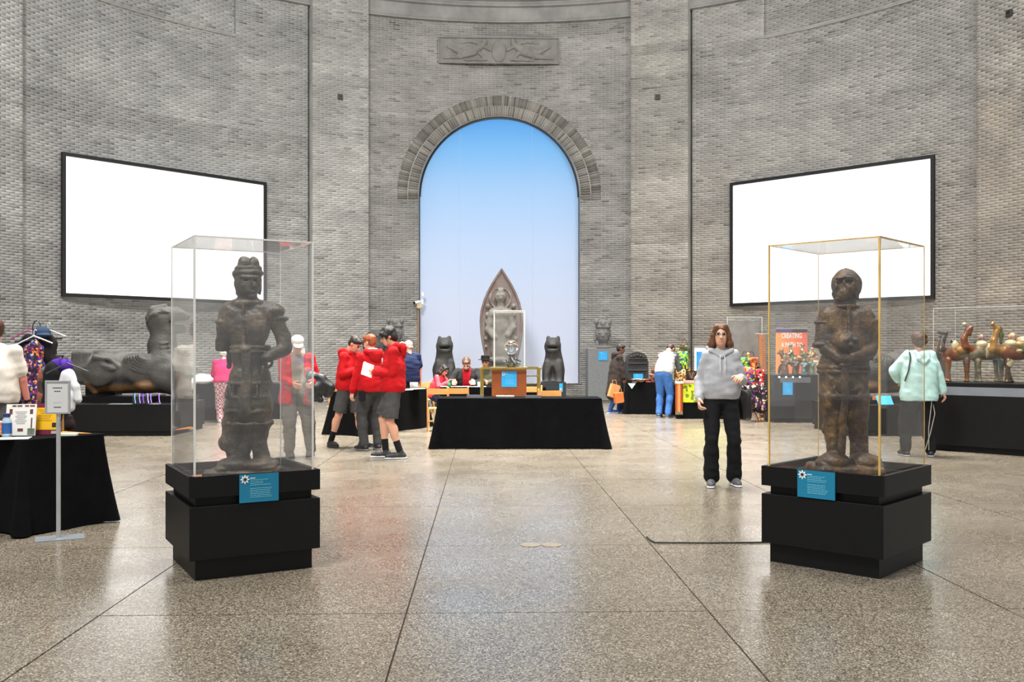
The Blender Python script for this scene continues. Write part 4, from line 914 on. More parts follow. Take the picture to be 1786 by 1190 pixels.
mb.path([tuple(hq(-.008, .106, .016)), tuple(hq(.008, .106, .016))], .0026, 5); mb.build('glasses', paint((28, 22, 20), .3), W['body'])
mb = MB()
for e in (-1, 1): mb.path([tuple(W['up'](.022 * e, .15, 1.40)), tuple(W['up'](.026 * e, .172, 1.33)), tuple(W['up'](.024 * e, .176, 1.24))], .004, 6)
mb.build('drawstring', cloth((200, 200, 202)), W['body'])
S = SD(); S.box((0, 0, -.02), (.10, .055, .16), rd=.045); S.cap((-.10, 0, .12), (.10, 0, .12), .04, k=.05)
bag = thing('shoulder_bag', 'black leather shoulder bag at the side of the woman in grey hoodie', 'bag', C(1298, 10.22, .86), YAW + .9)
link('bag_body', S.mesh('bag_body', .012, mat('black_leather', (20, 19, 20), rough=.38, var=.2, vs=12, bump=.15, bs=50), disp=waves(18, .008, 4, 3), amp=.01), bag)
mb = MB(); mb.path([(-.10, .0, .10), (-.16, .02, .30), (-.16, .03, .52), (-.12, .06, .62)], .009, 8); mb.path([(.10, .0, .10), (0, .09, .36), (-.08, .12, .55), (-.12, .06, .62)], .009, 8); mb.build('strap', MATS['black_leather'], bag)
# woman in the mint top, seen from behind
MI = person(1603, 12.95, -4, 1.715, 'woman in a pale mint hooded top and black trousers, seen from behind', skin=(196, 140, 116), hairc=(72, 48, 36), hair='curly', female=True, bulk=1.2, rh=(.37, .06, .84), lh=(-.20, .28, 1.05), lpole=(-1, -.4, -.2), lfoot=(-.19, -.02, 10), rfoot=(.14, -.05, -15),
            top=dict(name='hooded_top', col=(176, 212, 206), infl=.03, hem=.76), bottom=dict(name='trousers', col=(18, 18, 20), infl=.026), shoes=(24, 24, 26), sole=(150, 150, 150), seed=8)
up = MI['up']; S = SD(); S.chain([up(-.08, -.10, 1.46), up(-.06, -.165, 1.36), up(0, -.185, 1.31), up(.06, -.165, 1.36), up(.08, -.10, 1.46)], [.022, .026, .028, .026, .022]); S.ell(up(0, -.15, 1.40), (.075, .035, .075)); link('hood', S.mesh('hood', .009, cloth((176, 212, 206)), disp=waves(30, .004, 4, 2), amp=.006), MI['body'])
mb = MB(); mb.path([tuple(up(-.13, .08, 1.45)), tuple(up(-.145, -.02, 1.475)), tuple(up(-.165, -.145, 1.38)), tuple(up(-.20, -.17, 1.2)), tuple(up(-.235, -.12, 1.05))], .011, 6); mb.build('bag_strap', cloth((22, 22, 24)), MI['body'])
mb = MB(); mb.path([tuple(up(.18, .05, .95)), tuple(up(.13, -.12, .78)), tuple(up(.08, -.14, .40)), tuple(up(.09, -.12, .10))], .006, 6); mb.path([tuple(up(.16, .0, .93)), tuple(up(.17, -.12, .6)), tuple(up(.10, -.14, .32)), tuple(up(.04, -.12, .10))], .006, 6); mb.build('cord', cloth((150, 146, 140)), MI['body'])
# man with the white cap
CM = person(517, 12.9, -160, 1.68, 'man in a white cap and open red jacket carrying a black coat', skin=(206, 156, 134), hairc=(170, 166, 160), hair='cap', hp=20, lean=5, bulk=1.12, rh=(.08, .26, 1.04), lh=(-.18, .28, 1.05), lcurl=.8, rcurl=.8, lfoot=(-.21, -.06, -20), rfoot=(.10, .0, 8), top=[dict(name='shirt', col=(128, 118, 104), infl=.012, hem=.90, belly=True), dict(name='open_jacket', col=(176, 16, 26), infl=.034, hem=.72, open=.085)], bottom=dict(name='trousers', col=(88, 84, 76), infl=.026), shoes=(44, 36, 28), sole=(30, 26, 22), seed=10)
hq = CM['hq']; S = SD(); S.ell(hq(0, -.015, .05), np.array((.09, .105, .075)) * .96, Rm=CM['Hr']); S.ell(hq(0, .0, -.05), np.array((.2, .2, .065)) * .96, Rm=CM['Hr'], op='s', k=.004)
cp = link('cap', S.mesh('cap', .008, cloth((208, 204, 198)), amp=.004), CM['body']); S = SD(); S.ell(hq(0, .10, .030), np.array((.075, .075, .010)) * .96, Rm=CM['Hr'] @ rot(-.2)); link('brim', S.mesh('brim', .008, cloth((204, 196, 188)), amp=.003), cp)
MB().box(tuple(CM['up'](0, .168, .975)), (.05, .015, .035)).build('belt_buckle', mat('brass', (196, 160, 70), rough=.3, metal=.9, var=.1), CM['body'])
S = SD(); S.px = False
S.cap((-.10, 0, .12), (.06, 0, .08), .07, .06); S.ell((.0, 0, -.02), (.12, .09, .14)); S.cap((.08, 0, .05), (.17, 0, -.02), .06, .07); S.ell((.13, 0, -.08), (.07, .06, .11)); S.ell((-.06, -.03, -.14), (.08, .07, .08)); S.cap((-.02, -.03, -.15), (.05, -.03, -.20), .045, .03)
setp(link('folded_coat', S.mesh('folded_coat', .011, cmat('puffer', (17, 17, 19), rough=.45, var=.2, vs=12), disp=waves(24, .014, 6, 12), amp=.02), None, C(555, 12.78, zof(672, 12.8)), YAW), 'bundled black coat carried on the arm of the man in the white cap', 'coat')
# man bending over the craft table
JM = person(1157, 20.6, -32, 1.78, 'man in grey and charcoal raglan shirt and blue jeans bending over the craft table', skin=(214, 160, 138), hairc=(52, 34, 24), hair='crop', lean=30, hp=30, lh=(-.10, .52, 1.02), rh=(.16, .50, 1.0), lfoot=(-.10, .0, 8), rfoot=(.12, -.02, -8), top=[dict(name='sleeves', col=(70, 72, 76), infl=.014, hem=.9), dict(name='shirt', col=(150, 149, 150), infl=.026, hem=.90, sleeve='none')], bottom=dict(name='jeans', col=(62, 106, 168), infl=.02), shoes=(52, 66, 92), sole=(120, 120, 120), seed=12, vox=.0105)
# person in the dark hooded coat
CO = person(1074, 22.2, -84, 1.64, 'person in a long dark hooded coat and blue jeans carrying two bags', skin=(120, 82, 62), hairc=(34, 26, 24), hair='short', lean=8, hp=8, lh=(-.20, .14, .80), rh=(.20, .16, .82), lfoot=(-.10, .10, 0), rfoot=(.10, -.16, 0), top=dict(name='coat', col=(48, 40, 37), infl=.045, hood=True, coat=.36, hem=.4), bottom=dict(name='jeans', col=(48, 76, 124), infl=.012), shoes=(58, 76, 150), sole=(220, 222, 226), seed=14, vox=.0105)
def paper_bag(label, px, d, z, sz, col, tilt):
    o = thing('carrier_bag', label, 'bag', C(px, d, z), YAW + .3); a, b, c = sz
    mb = MB(); mb.box((0, 0, c / 2), (a, b, c), rx=0, ry=tilt, bev=.006); mb.build('bag_body', cmat('kraft', col, rough=.75, var=.15, vs=8), o)
    mb = MB(); mb.path([(-a * .25, -b * .4, c * .97), (-a * .2, -b * .2, c + .10), (a * .2, -b * .2, c + .10), (a * .25, -b * .4, c * .97)], .006, 6); mb.build('handle', cmat('kraft', (150, 110, 64), rough=.75), o); return o
paper_bag('tall tan paper bag carried by the person in the dark coat', 1070.5, 21.95, zof(694, 21.95), (.22, .12, .31), (186, 130, 78), .30)
paper_bag('orange carrier bag carried by the person in the dark coat', 1079, 21.85, zof(703, 21.85), (.21, .13, .24), (196, 104, 44), -.12)
# far figures
NV = person(714, 19.0, 22, 1.68, 'bald man in a navy T-shirt standing behind the table', skin=(226, 176, 156), hairc=(200, 170, 150), hair='bald', hp=6, hy=45, bulk=1.1, rh=(.26, .06, .84), top=dict(name='t_shirt', col=(24, 34, 66), sleeve='short', infl=.022), bottom=dict(name='trousers', col=(22, 22, 26)), seed=16, vox=.0105)
person(701, 19.9, -140, 1.66, 'man in a black shirt facing the bald man in navy', skin=(222, 170, 150), hairc=(196, 160, 140), hair='bald', beard=(150, 120, 100), top=dict(name='shirt', col=(20, 20, 24), infl=.02), bottom=dict(name='trousers', col=(24, 24, 28)), seed=17, vox=.0115)
BM = person(816, 19.05, 176, 1.80, 'bearded man in a black jacket over a red shirt, seated writing at the table', skin=(222, 166, 146), hairc=(82, 56, 40), hair='crop', beard=(96, 62, 42), seat=.58, lean=14, hp=34, bulk=1.15, lh=(-.20, .46, .80), rh=(.24, .46, .80), lfoot=(-.13, .40, 0), rfoot=(.13, .40, 0), top=[dict(name='shirt', col=(168, 18, 34), infl=.010), dict(name='jacket', col=(34, 34, 34), infl=.034, open=.075, hood=False)], bottom=dict(name='trousers', col=(30, 30, 34)), seed=18, vox=.0105)
GI = person(758, 18.95, -118, 1.42, 'dark-haired child in a coral top leaning over the table', skin=(198, 140, 112), hairc=(36, 26, 24), hair='long', seat=.58, lean=20, hp=16, lh=(-.10, .50, 1.02), rh=(.12, .48, 1.02), lfoot=(-.1, .36, 0), rfoot=(.1, .36, 0), top=dict(name='top', col=(226, 70, 82), infl=.018), bottom=dict(name='trousers', col=(40, 40, 60)), seed=19, vox=.010, female=True)
HM = person(847, 19.9, 172, 1.66, 'person in a black hat and olive jacket seated behind the crystal ball stand', skin=(206, 146, 110), hairc=(30, 24, 20), hair='short', seat=.58, hp=12, lh=(-.12, .40, .84), rh=(.14, .40, .84), lfoot=(-.12, .38, 0), rfoot=(.12, .38, 0), top=dict(name='jacket', col=(70, 70, 58), infl=.03), bottom=dict(name='trousers', col=(30, 30, 30)), seed=20, vox=.011)
mb = MB(); hq = HM['hq']; q = hq(0, -.01, .055); mb.lathe([(.15, 0), (.15, .012), (.095, .016), (.09, .085), (.06, .10), (.001, .10)], tuple(q), 18, 1, 1.1); mb.build('hat', cloth((16, 16, 18)), HM['body'], True)
P1 = person(-9, 9.6, 14, 1.78, 'man in a cream short-sleeved shirt and grey trousers walking past the clothes rack', skin=(206, 132, 116), hairc=(70, 40, 28), hair='short', bulk=1.08, hy=30, rh=(.28, .12, .86), lfoot=(-.12, .1, 0), rfoot=(.12, -.1, 0), top=dict(name='shirt', col=(206, 198, 186), sleeve='short', infl=.026, hem=.88), bottom=dict(name='trousers', col=(84, 82, 82), infl=.026), seed=22)
mb = MB(); wv = P1['RW']; ev = P1['RE']; u_ = unit(wv - ev); mb.tube(tuple(wv - u_ * .035), tuple(wv - u_ * .01), .037, .037, 16); mb.build('wristwatch', paint((16, 16, 18), .4), P1['body'])
def plaid():
    m = bpy.data.materials.new('pink_plaid_fabric'); m.use_nodes = True; nt = m.node_tree; N = nt.nodes; L = nt.links; b = N['Principled BSDF']; b.inputs['Roughness'].default_value = .9
    tc = N.new('ShaderNodeTexCoord'); vo = N.new('ShaderNodeTexChecker'); vo.inputs['Scale'].default_value = 26; vo.inputs[1].default_value = (*lin((214, 186, 190)), 1); vo.inputs[2].default_value = (*lin((150, 84, 92)), 1); L.new(tc.outputs['Object'], vo.inputs['Vector']); L.new(vo.outputs[0], b.inputs['Base Color']); return m
person(389, 19.2, 12, 1.56, 'person in a magenta top and pink checked trousers leaning over a table', skin=(200, 150, 130), hairc=(150, 150, 140), hair='curly', lean=24, hp=18, lh=(-.16, .42, .98), rh=(.16, .42, .98), lfoot=(-.07, 0, 0), rfoot=(.07, 0, 0), top=dict(name='top', col=(188, 24, 84), infl=.024), bottom=dict(name='trousers', mat=plaid(), infl=.02), shoes=(200, 190, 186), seed=24, vox=.0105)
person(430, 19.6, 66, 1.60, 'long-haired woman in a denim jacket bending over a table behind the one-armed guardian', skin=(200, 150, 126), hairc=(70, 46, 30), hair='long', female=True, lean=26, hp=24, lh=(-.12, .45, .95), rh=(.12, .45, .95), top=dict(name='denim_jacket', col=(116, 138, 164), infl=.026), bottom=dict(name='trousers', col=(40, 44, 56)), seed=25, vox=.0105)

# ================================================================== TABLES, PLINTHS, SCULPTURE
M_CLOTH = mat('black_tablecloth', (9, 9, 10), rough=.95, var=.25, vs=7, bump=.1, bs=120, spec=.08)
def cloth_table(label, c, L_, W_, rz, H=.735, flare=.07, seed=0, m=None, group=None):
    """folding table under a floor-length cloth; c = world centre"""
    o = thing('draped_table', label, 'table', (c[0], c[1], 0), rz, group); rg = np.random.default_rng(seed)
    MB().box((0, 0, H - .018), (L_ - .02, W_ - .02, .03)).build('tabletop', paint((120, 116, 110)), o)
    for sx in (-1, 1):
        for sy in (-1, 1): MB().tube((sx * (L_ / 2 - .15), sy * (W_ / 2 - .10), 0), (sx * (L_ / 2 - .15), sy * (W_ / 2 - .10), H - .03), .016).build('leg', paint((70, 70, 72), .3), o)
    rc = .03; per = []; n_ = 40                          # rounded outline
    def outline(n):
        pts = []
        for cx, cy, a0 in ((L_ / 2 - rc, -W_ / 2 + rc, -PI / 2), (L_ / 2 - rc, W_ / 2 - rc, 0), (-L_ / 2 + rc, W_ / 2 - rc, PI / 2), (-L_ / 2 + rc, -W_ / 2 + rc, PI)):
            for i in range(9): a = a0 + PI / 2 * i / 8; pts.append((cx + rc * math.cos(a), cy + rc * math.sin(a), math.cos(a), math.sin(a)))
        out = []
        for i in range(len(pts)):
            p, q = pts[i], pts[(i + 1) % len(pts)]; d = math.hypot(q[0] - p[0], q[1] - p[1]); k = max(1, int(d / .05))
            for j in range(k): t = j / k; out.append(tuple(p[e] + (q[e] - p[e]) * t for e in range(4)))
        return out
    O = outline(0); N_ = len(O); ph = rg.uniform(0, 6, 4); V = []; rows = 16
    for r in range(rows + 1):
        v = r / rows
        for i, (x, y, nx, ny) in enumerate(O):
            corner = min(1, abs(nx * ny) * 2.2); s_ = x * 7 + y * 9
            fo = (math.sin(s_ * 1.0 + ph[0]) * .5 + math.sin(s_ * 2.3 + ph[1]) * .35 + math.sin(s_ * .43 + ph[2]) * .5) * .022 * v + corner * .09 * v ** 1.3
            off = .006 + flare * v ** 1.2 + fo; V.append((x + nx * off, y + ny * off, H + .004 - (H - .006) * v + (.02 * v * math.sin(s_ * .8 + ph[3]) if r == rows else 0) * .3))
    Q = [(r * N_ + i, r * N_ + (i + 1) % N_, (r + 1) * N_ + (i + 1) % N_, (r + 1) * N_ + i) for r in range(rows) for i in range(N_)]
    Q = [q[::-1] for q in Q]
    bm = bmesh.new(); vs = [bm.verts.new(p) for p in V]
    for q in Q: bm.faces.new([vs[i] for i in q])
    bm.faces.new([vs[i] for i in range(N_)]); bmesh.ops.recalc_face_normals(bm, faces=bm.faces)
    me = bpy.data.meshes.new('tablecloth'); bm.to_mesh(me); bm.free(); me.polygons.foreach_set('use_smooth', np.ones(len(me.polygons), bool)); me.set_sharp_from_angle(angle=math.radians(50)); me.materials.append(m or M_CLOTH); link('tablecloth', me, o); return o
# near-left table, its short end towards the camera
A_, B_ = np.array((-3.79, 7.32)), np.array((-3.40, 7.92)); ld = unit(np.array((-.84, .54)))
tc = (A_ + B_) / 2 + ld * .92; T_NEAR = cloth_table('black-draped table with posters and the sign stand beside it', cw(*tc), 1.83, .70, YAW + math.atan2(-ld[1], -ld[0]), seed=1, flare=.045)
cloth_table('long black-draped table standing before the crystal ball stand', cw((906 - 893) / F * 14.35, 14.35), 2.42, .76, YAW, seed=2, flare=.068)
a_, b_ = np.array((-2.62, 16.1)), np.array((-1.61, 18.0)); dv = unit(b_ - a_); mid = (a_ + b_) / 2 + np.array((-dv[1], dv[0])) * .30
cloth_table('black-draped table behind the three boys in red', cw(*mid), 2.1, .60, YAW + math.atan2(dv[1], dv[0]), seed=3)
cloth_table('black-draped table where the bearded man writes', cw((862 - 893) / F * 18.55, 18.55), 2.0, .62, YAW, H=.745, seed=4, flare=.04)
cloth_table('black-draped craft table beside the man in jeans', cw((1148 - 893) / F * 22.1, 22.1), 1.46, .70, YAW - .1, seed=5, H=.72)
T_LIME = cloth_table('black-draped table with a lime patterned runner', cw((1231 - 893) / F * 20.6, 20.6), 1.10, .66, YAW - .1, seed=6, H=.74)
cloth_table('black-draped table under the pile of white cloth', cw((378 - 893) / F * 20.1, 20.1), 1.05, .7, YAW, seed=7, H=.74)
cloth_table('black-draped table at which the denim-jacketed woman works', cw((474 - 893) / F * 20.6, 20.6), .55, .7, YAW, seed=8, H=.74)

def plinth_box(mb, x0, x1, y0, y1, d0, dep, z1=None, z0=None):
    pass
def block(label, name, px0, px1, d, depth, z1, m, cat='plinth', z0=0.0, parts=None, part='body', toe=True, rz=0.0):
    w_ = (px1 - px0) / F * d; o = thing(name, label, cat, C((px0 + px1) / 2, d + depth / 2, 0), YAW + rz)
    if toe: MB().box((0, .0, .04), (w_ - .06, depth - .06, .08)).build('toe_base', m, o)
    MB().box((0, 0, (z1 + (.08 if toe else 0)) / 2), (w_, depth, z1 - (.08 if toe else 0)), bev=.004).build(part, m, o); return o, w_
# ---- winged beasts on black plinths
def beast(px_map, d, pb, label, seed):
    S = SD(d / F, 0, pb); S.px = True; X = px_map; sg = 1 if X(1) > X(0) else -1; S.ox = X(235); g = lambda a, y, z=0.0: (X(a), y, z)
    S.chain([g(152, 645), g(190, 643), g(250, 650), g(292, 650)], [27, 30, 28, 28], k=.1, fl=1.05); S.box(g(150, 640), (17, .27, 28), rd=.06, k=.06); S.box(g(178, 617), (32, .16, 6), rd=.03, k=.05)
    S.ell(g(184, 650, -.26), (26, .10, 24), k=.05); S.ell(g(202, 639, -.34), (15, .05, 6), Rm=rot(0, .35 * sg, 0), k=.03); S.chain([g(165, 640, -.30), g(180, 624, -.33), g(205, 626, -.34), g(220, 640, -.30)], [3, 4, 4, 3], k=.04)
    S.cap(g(170, 672), g(282, 673), 13, 13, k=.06, c=1, fl=1.4); S.cap(g(168, 668, -.15), g(172, 682, -.15), 14, 7, k=.05, c=1); S.ell(g(262, 672, -.1), (22, .25, 12), k=.05, c=1)
    S.ell(g(252, 640, -.25), (31, .11, 26), k=.05)
    for r_ in (11, 16, 21, 26, 31, 36):
        S.chain([g(266 - r_ * math.cos(a_), 617 + r_ * .92 * math.sin(a_), -.33 - .035 * math.sin(2 * a_)) for a_ in np.linspace(.18, 1.75, 8)], [1.7] * 8, k=.012)
    S.ell(g(288, 650, -.22), (18, .13, 28), k=.05); S.ell(g(304, 652), (27, .33, 38), k=.08); S.cap(g(312, 660), g(320, 688), 20, 15, k=.06); S.torus(g(286, 630, -.22), 14, 2, axis='y', k=.03)
    S.chain([g(288, 628), g(283, 602), g(286, 582)], [29, 23, 21], k=.07); S.ell(g(282, 562), (25, .23, 27), k=.06); S.chain([g(285, 556), g(305, 551), g(322, 552)], [21, 16, 9], k=.05); S.cap(g(285, 574), g(316, 574), 13, 8, k=.04)
    S.box(g(318, 563), (17, .5, 2.6), rd=.01, k=.02, op='s'); S.ell(g(279, 549, -.21), (5.5, .05, 4.5), k=.015); S.chain([g(262, 563, -.19), g(272, 552, -.22), g(282, 545, -.22), g(300, 545, -.17)], [1.6, 2.4, 2.4, 2], k=.015); S.ell(g(290, 543, -.16), (7, .06, 5), k=.02); S.chain([g(262, 555, -.12), g(270, 540, -.10), g(290, 534, -.05)], [4, 5, 4], k=.03); S.ell(g(318, 546, -.06), (6, .06, 4), k=.02)
    for k_ in range(3): S.chain([g(270, 596 + 7 * k_, -.20), g(290, 600 + 7 * k_, -.23), g(306, 598 + 7 * k_, -.2)], [1.2, 2, 1.2], k=.03)
    o = link('winged_beast', S.mesh('winged_beast', .019, mat('dark_beast_stone', (255, 255, 255), rough=.75, var=.45, vs=4, bump=.45, bs=30, attr=True), pal=[(72, 70, 67), (104, 74, 42)], disp=waves(14, .014, 5, seed), amp=.03, cut=-.015), None, C(X(235), d, zof(pb, d)), YAW)
    return setp(o, label, 'sculpture')
beast(lambda a: a, 16.95, 690, 'dark winged stone beast with raised head, above the black plinth near the clothes rack', 3)
beast(lambda a: 1774 - a, 17.0, 688, 'dark winged stone beast partly behind the guardian with clasped hands', 4)
o, w_ = block('long low black plinth under the winged beast near the clothes rack', 'sculpture_plinth', 131, 335, 16.05, 1.7, .535, M_BLK)
MB().box((-.32, .25, .588), (1.35, .75, .106)).build('raised_block', M_BLK, o); MB().box((-.80, .62, .74), (.55, .3, .40)).build('raised_block', M_BLK, o); MB().box((.30, -.70, .538), (.85, .2, .006)).build('metal_ledge', paint((120, 122, 126), .3), o); MB().box((.72, .25, .588), (.45, .75, .106)).build('raised_block', M_BLK, o)
o, w_ = block('long low black plinth with tilted blue labels, under the other winged beast', 'sculpture_plinth', 1438, 1642, 16.05, 1.7, .52, M_BLK)
MB().box((.32, .25, .578), (1.35, .75, .106)).build('raised_block', M_BLK, o); MB().box((-.60, .25, .578), (.45, .75, .106)).build('raised_block', M_BLK, o)
M_LB = mat('bright_blue_card', (28, 150, 214), rough=.5, var=.06, vs=4)
MB().box((-.24, -.68, .60), (.26, .012, .20), rx=-.75).build('label_plaque', M_LB, o); MB().box((.09, -.68, .60), (.07, .012, .20), rx=-.75).build('label_plaque', M_LB, o); MB().box((-.24, -.35, .63), (.14, .06, .08)).build('orange_tag', paint((206, 118, 70)), o)
# lanyard pile on the left plinth
t = thing('lanyard_box', 'small black box of purple lanyards on the long low plinth', 'box', C(242, 16.0, zof(705, 16.1)), YAW)
MB().box((0, .15, .065), (.26, .2, .13)).build('tray', paint((16, 16, 18)), t)
for k_, (x, cc) in enumerate(((-.08, (86, 140, 190)), (0.0, (130, 116, 190)), (.06, (90, 60, 160)), (.14, (150, 130, 200)), (.19, (120, 90, 190)), (.33, (126, 96, 190)))):
    mb = MB(); mb.path([(x - .06, .1, .17), (x, .04, .175), (x + .02, -.02, .10), (x + .05, -.06, .02)], .008, 6); mb.build('lanyard', cloth(cc), t)

# ---- leaf-shaped stele on its plinth
dM = 26.0; mM = dM / F
st = thing('mandorla_stele', 'tall pointed leaf-shaped stone stele carved with a standing figure', 'stele', C(875, dM, zof(637, dM)), YAW)
pts = [(875, 468), (884, 482), (893, 497), (900, 511), (906, 527), (910, 545), (911.5, 565), (910.5, 585), (907, 607), (902, 628), (899, 637), (851, 637), (847, 626), (842, 603), (838.5, 580), (837.5, 560), (839, 542), (844, 524), (850, 509), (857, 496), (866, 481)]
M_STELE = mat('pink_grey_stone', (118, 110, 105), rough=.8, var2=(88, 62, 60), vs=1.6, bump=.4, bs=22)
loc = [((x - 875) * mM, (637 - y) * mM) for x, y in pts]
MB().prism(loc, -.10, .12).build('slab', M_STELE, st)
mb = MB(); n = len(loc); cx0, cz0 = 0, 75 * mM
for i in range(n): p, q = loc[i], loc[(i + 1) % n]; f_ = .965; mb.tube((p[0] * f_, -.10, cz0 + (p[1] - cz0) * f_), (q[0] * f_, -.10, cz0 + (q[1] - cz0) * f_), .035, n=6)
mb.build('raised_border', M_STELE, st)
S = SD(mM, 875, 637); S.px = True
S.torus((873, 521, -.10), 18, 1.6, axis='y'); S.ell((873, 519, -.13), (9, .13, 12)); S.ell((873, 508, -.13), (6, .10, 6)); S.cap((873, 532, -.11), (873, 540, -.11), 6, 8); S.cap((860, 548, -.11), (887, 548, -.11), 9, 9, k=.06); S.ell((873, 565, -.12), (16, .12, 26), k=.06); S.ell((873, 603, -.12), (18, .11, 34), k=.06)
S.chain([(858, 550, -.13), (852, 575, -.16), (862, 590, -.2)], [6, 5.5, 5], k=.04); S.chain([(889, 550, -.13), (895, 572, -.16), (886, 585, -.2)], [6, 5.5, 5], k=.04); S.ell((870, 628, -.12), (18, .14, 7))
for i in range(6): S.cap((862 + i * 5, 590, -.19), (860 + i * 5.5, 626, -.19), 1.6, 1.8, k=.02)
for i in range(6): S.ell((851 - i * .6, 535 + i * 14, -.10), (4, .07, 5)); S.ell((896 + i * .6, 535 + i * 14, -.10), (4, .07, 5))
S.cap((869, 516, -.25), (877, 516, -.25), 1, 1); S.ell((873, 521, -.25), (2, .03, 3))
link('carved_figure', S.mesh('carved_figure', .020, mat('pale_carving', (112, 108, 102), rough=.8, var=.35, vs=3, bump=.4, bs=22), disp=waves(12, .012, 4, 6), amp=.02), st)
block('dark stepped plinth under the leaf-shaped stele', 'stele_plinth', 846, 906, 25.65, .8, zof(637, dM) - .002, mat('dark_plinth', (44, 44, 46), rough=.6, var=.2))
# ---- two seated stone lions
def lion(px, d, pb, label, seed, pl_label, mir=1):
    S = SD(d / F, 775, pb); S.px = True; m_ = lambda x: 775 + (x - 775) * mir
    S.chain([(775, 664, .10), (775, 640, .05), (775, 612, .0)], [18, 17, 14], k=.08, fl=1.3); S.ell((m_(775.5), 603, -.06), (14.5, .24, 14), k=.06); S.ell((m_(775.5), 611, -.20), (9.5, .15, 6.5), k=.04); S.ell((m_(775.5), 602, -.22), (10, .13, 5), k=.03); S.box((m_(776), 607, -.34), (9, .14, 1.7), rd=.01, k=.015, op='s')
    for e in (-1, 1):
        S.cap((775 + 8 * e, 594, -.02), (775 + 8.5 * e, 589, -.02), 4.2, 3, k=.03); S.cap((775 + 10 * e, 632, -.18), (775 + 11 * e, 664, -.24), 6, 5.5, k=.05); S.ell((775 + 11 * e, 667, -.32), (6.5, .12, 4.2), k=.03); S.ell((775 + 13 * e, 650, .12), (7, .26, 18), k=.05); S.ell((775 + 5 * e, 598, -.26), (2.6, .05, 2.2), k=.02)
    S.ell((775, 652, -.44), (6, .25, 16), k=.03, op='s'); S.box((775, 670, 0), (18.5, .38, 4), rd=.02)
    o = link('stone_lion', S.mesh('stone_lion', .021, mat('dark_lion_stone', (48, 47, 46), rough=.72, var=.35, vs=4, bump=.4, bs=26), disp=waves(13, .010, 4, seed), amp=.02, cut=.001), None, C(px, d, zof(pb, d)), YAW + .1 * mir); setp(o, label, 'sculpture')
    pl, w_ = block(pl_label, 'lion_plinth', px - 21, px + 21, d - .5, 1.0, zof(pb, d) - .003, mat('lion_plinth_black', (26, 28, 32), rough=.5, var=.15)); return pl, w_
lion(775, 25.2, 674, 'dark seated stone lion with pricked ears beside the bearded man', 5, 'black plinth under the lion with pricked ears')
pl, w_ = lion(965, 25.2, 663 + 3, 'dark seated stone lion with flattened ears on the plinth with a blue label', 6, 'black plinth with a small blue label under the lion with flattened ears', -1)
MB().box((.18, -.505, .50), (.09, .012, .22)).build('label_plaque', M_LB, pl)
# ---- carved heads on grey pedestals at both sides of the arch
def carved_head(px, d, pb, label, plabel, lab):
    S = SD(d / F, 1051, 608); S.px = True
    S.ell((1052, 606, 0), (12, .15, 4), k=.03); S.cap((1052, 604, 0), (1052, 594, 0), 8.5, 7.5, k=.04); S.ell((1051, 583, -.01), (12.5, .20, 15.5), k=.03); S.ell((1051, 592, -.08), (8, .11, 7), k=.04)
    S.cap((1050.5, 579, -.19), (1050.5, 587, -.215), 1.3, 2, k=.02)
    for e in (-1, 1): S.ell((1050.5 + 5 * e, 580.5, -.178), (3.2, .035, 1.6), k=.012); S.cap((1050.5 + 2 * e, 577, -.19), (1050.5 + 8 * e, 576, -.16), .9, .8, k=.01); S.cap((1051 + 13 * e, 576, 0), (1051 + 13 * e, 594, 0), 2, 2.6, k=.02); S.ell((1051 + 11 * e, 562, -.06), (4, .09, 6), k=.02)
    S.cap((1048, 591, -.185), (1053, 591, -.185), 1.1, 1.1, k=.012); S.ell((1052, 570, 0), (12.5, .20, 8), k=.02); S.torus((1052, 571, 0), 11.5, 1.8, k=.02); S.ell((1052, 563, .02), (11, .17, 6), k=.03); S.ell((1051, 565, -.16), (4.5, .06, 6), k=.02); S.torus((1051, 565, -.2), 2.5, .9, axis='y', k=.01); S.ell((1062, 564, -.05), (4, .1, 4), k=.02)
    o = link('crowned_bust', S.mesh('crowned_bust', .0145, mat('grey_head_stone', (108, 107, 105), rough=.75, var=.25, vs=4, bump=.3, bs=28), disp=waves(20, .006, 4, 8), amp=.015, cut=.001), None, C(px, d, zof(pb, d)), YAW); setp(o, label, 'sculpture')
    p, w_ = block(plabel, 'grey_pedestal', px - 28, px + 25, d - .42, .84, zof(pb, d) - .003, mat('speckled_grey_pedestal', (108, 111, 112), rough=.7, var=.15, vs=30), cat='pedestal')
    if lab: label_plaque(p, .0 + (1048 - 1048.5) / F * d, zof(621, d - .42), .25, .24, -.425, m=M_LB, st=False)
carved_head(1051, 26.9, 608, 'grey stone head with a tall crown on the pedestal with a blue label', 'speckled grey pedestal with a blue label, carrying a crowned stone head', True)
carved_head(690, 26.9, 606, 'grey stone head with a tall crown behind the tall black-haired boy', 'speckled grey pedestal behind the boys, carrying a crowned stone head', False)
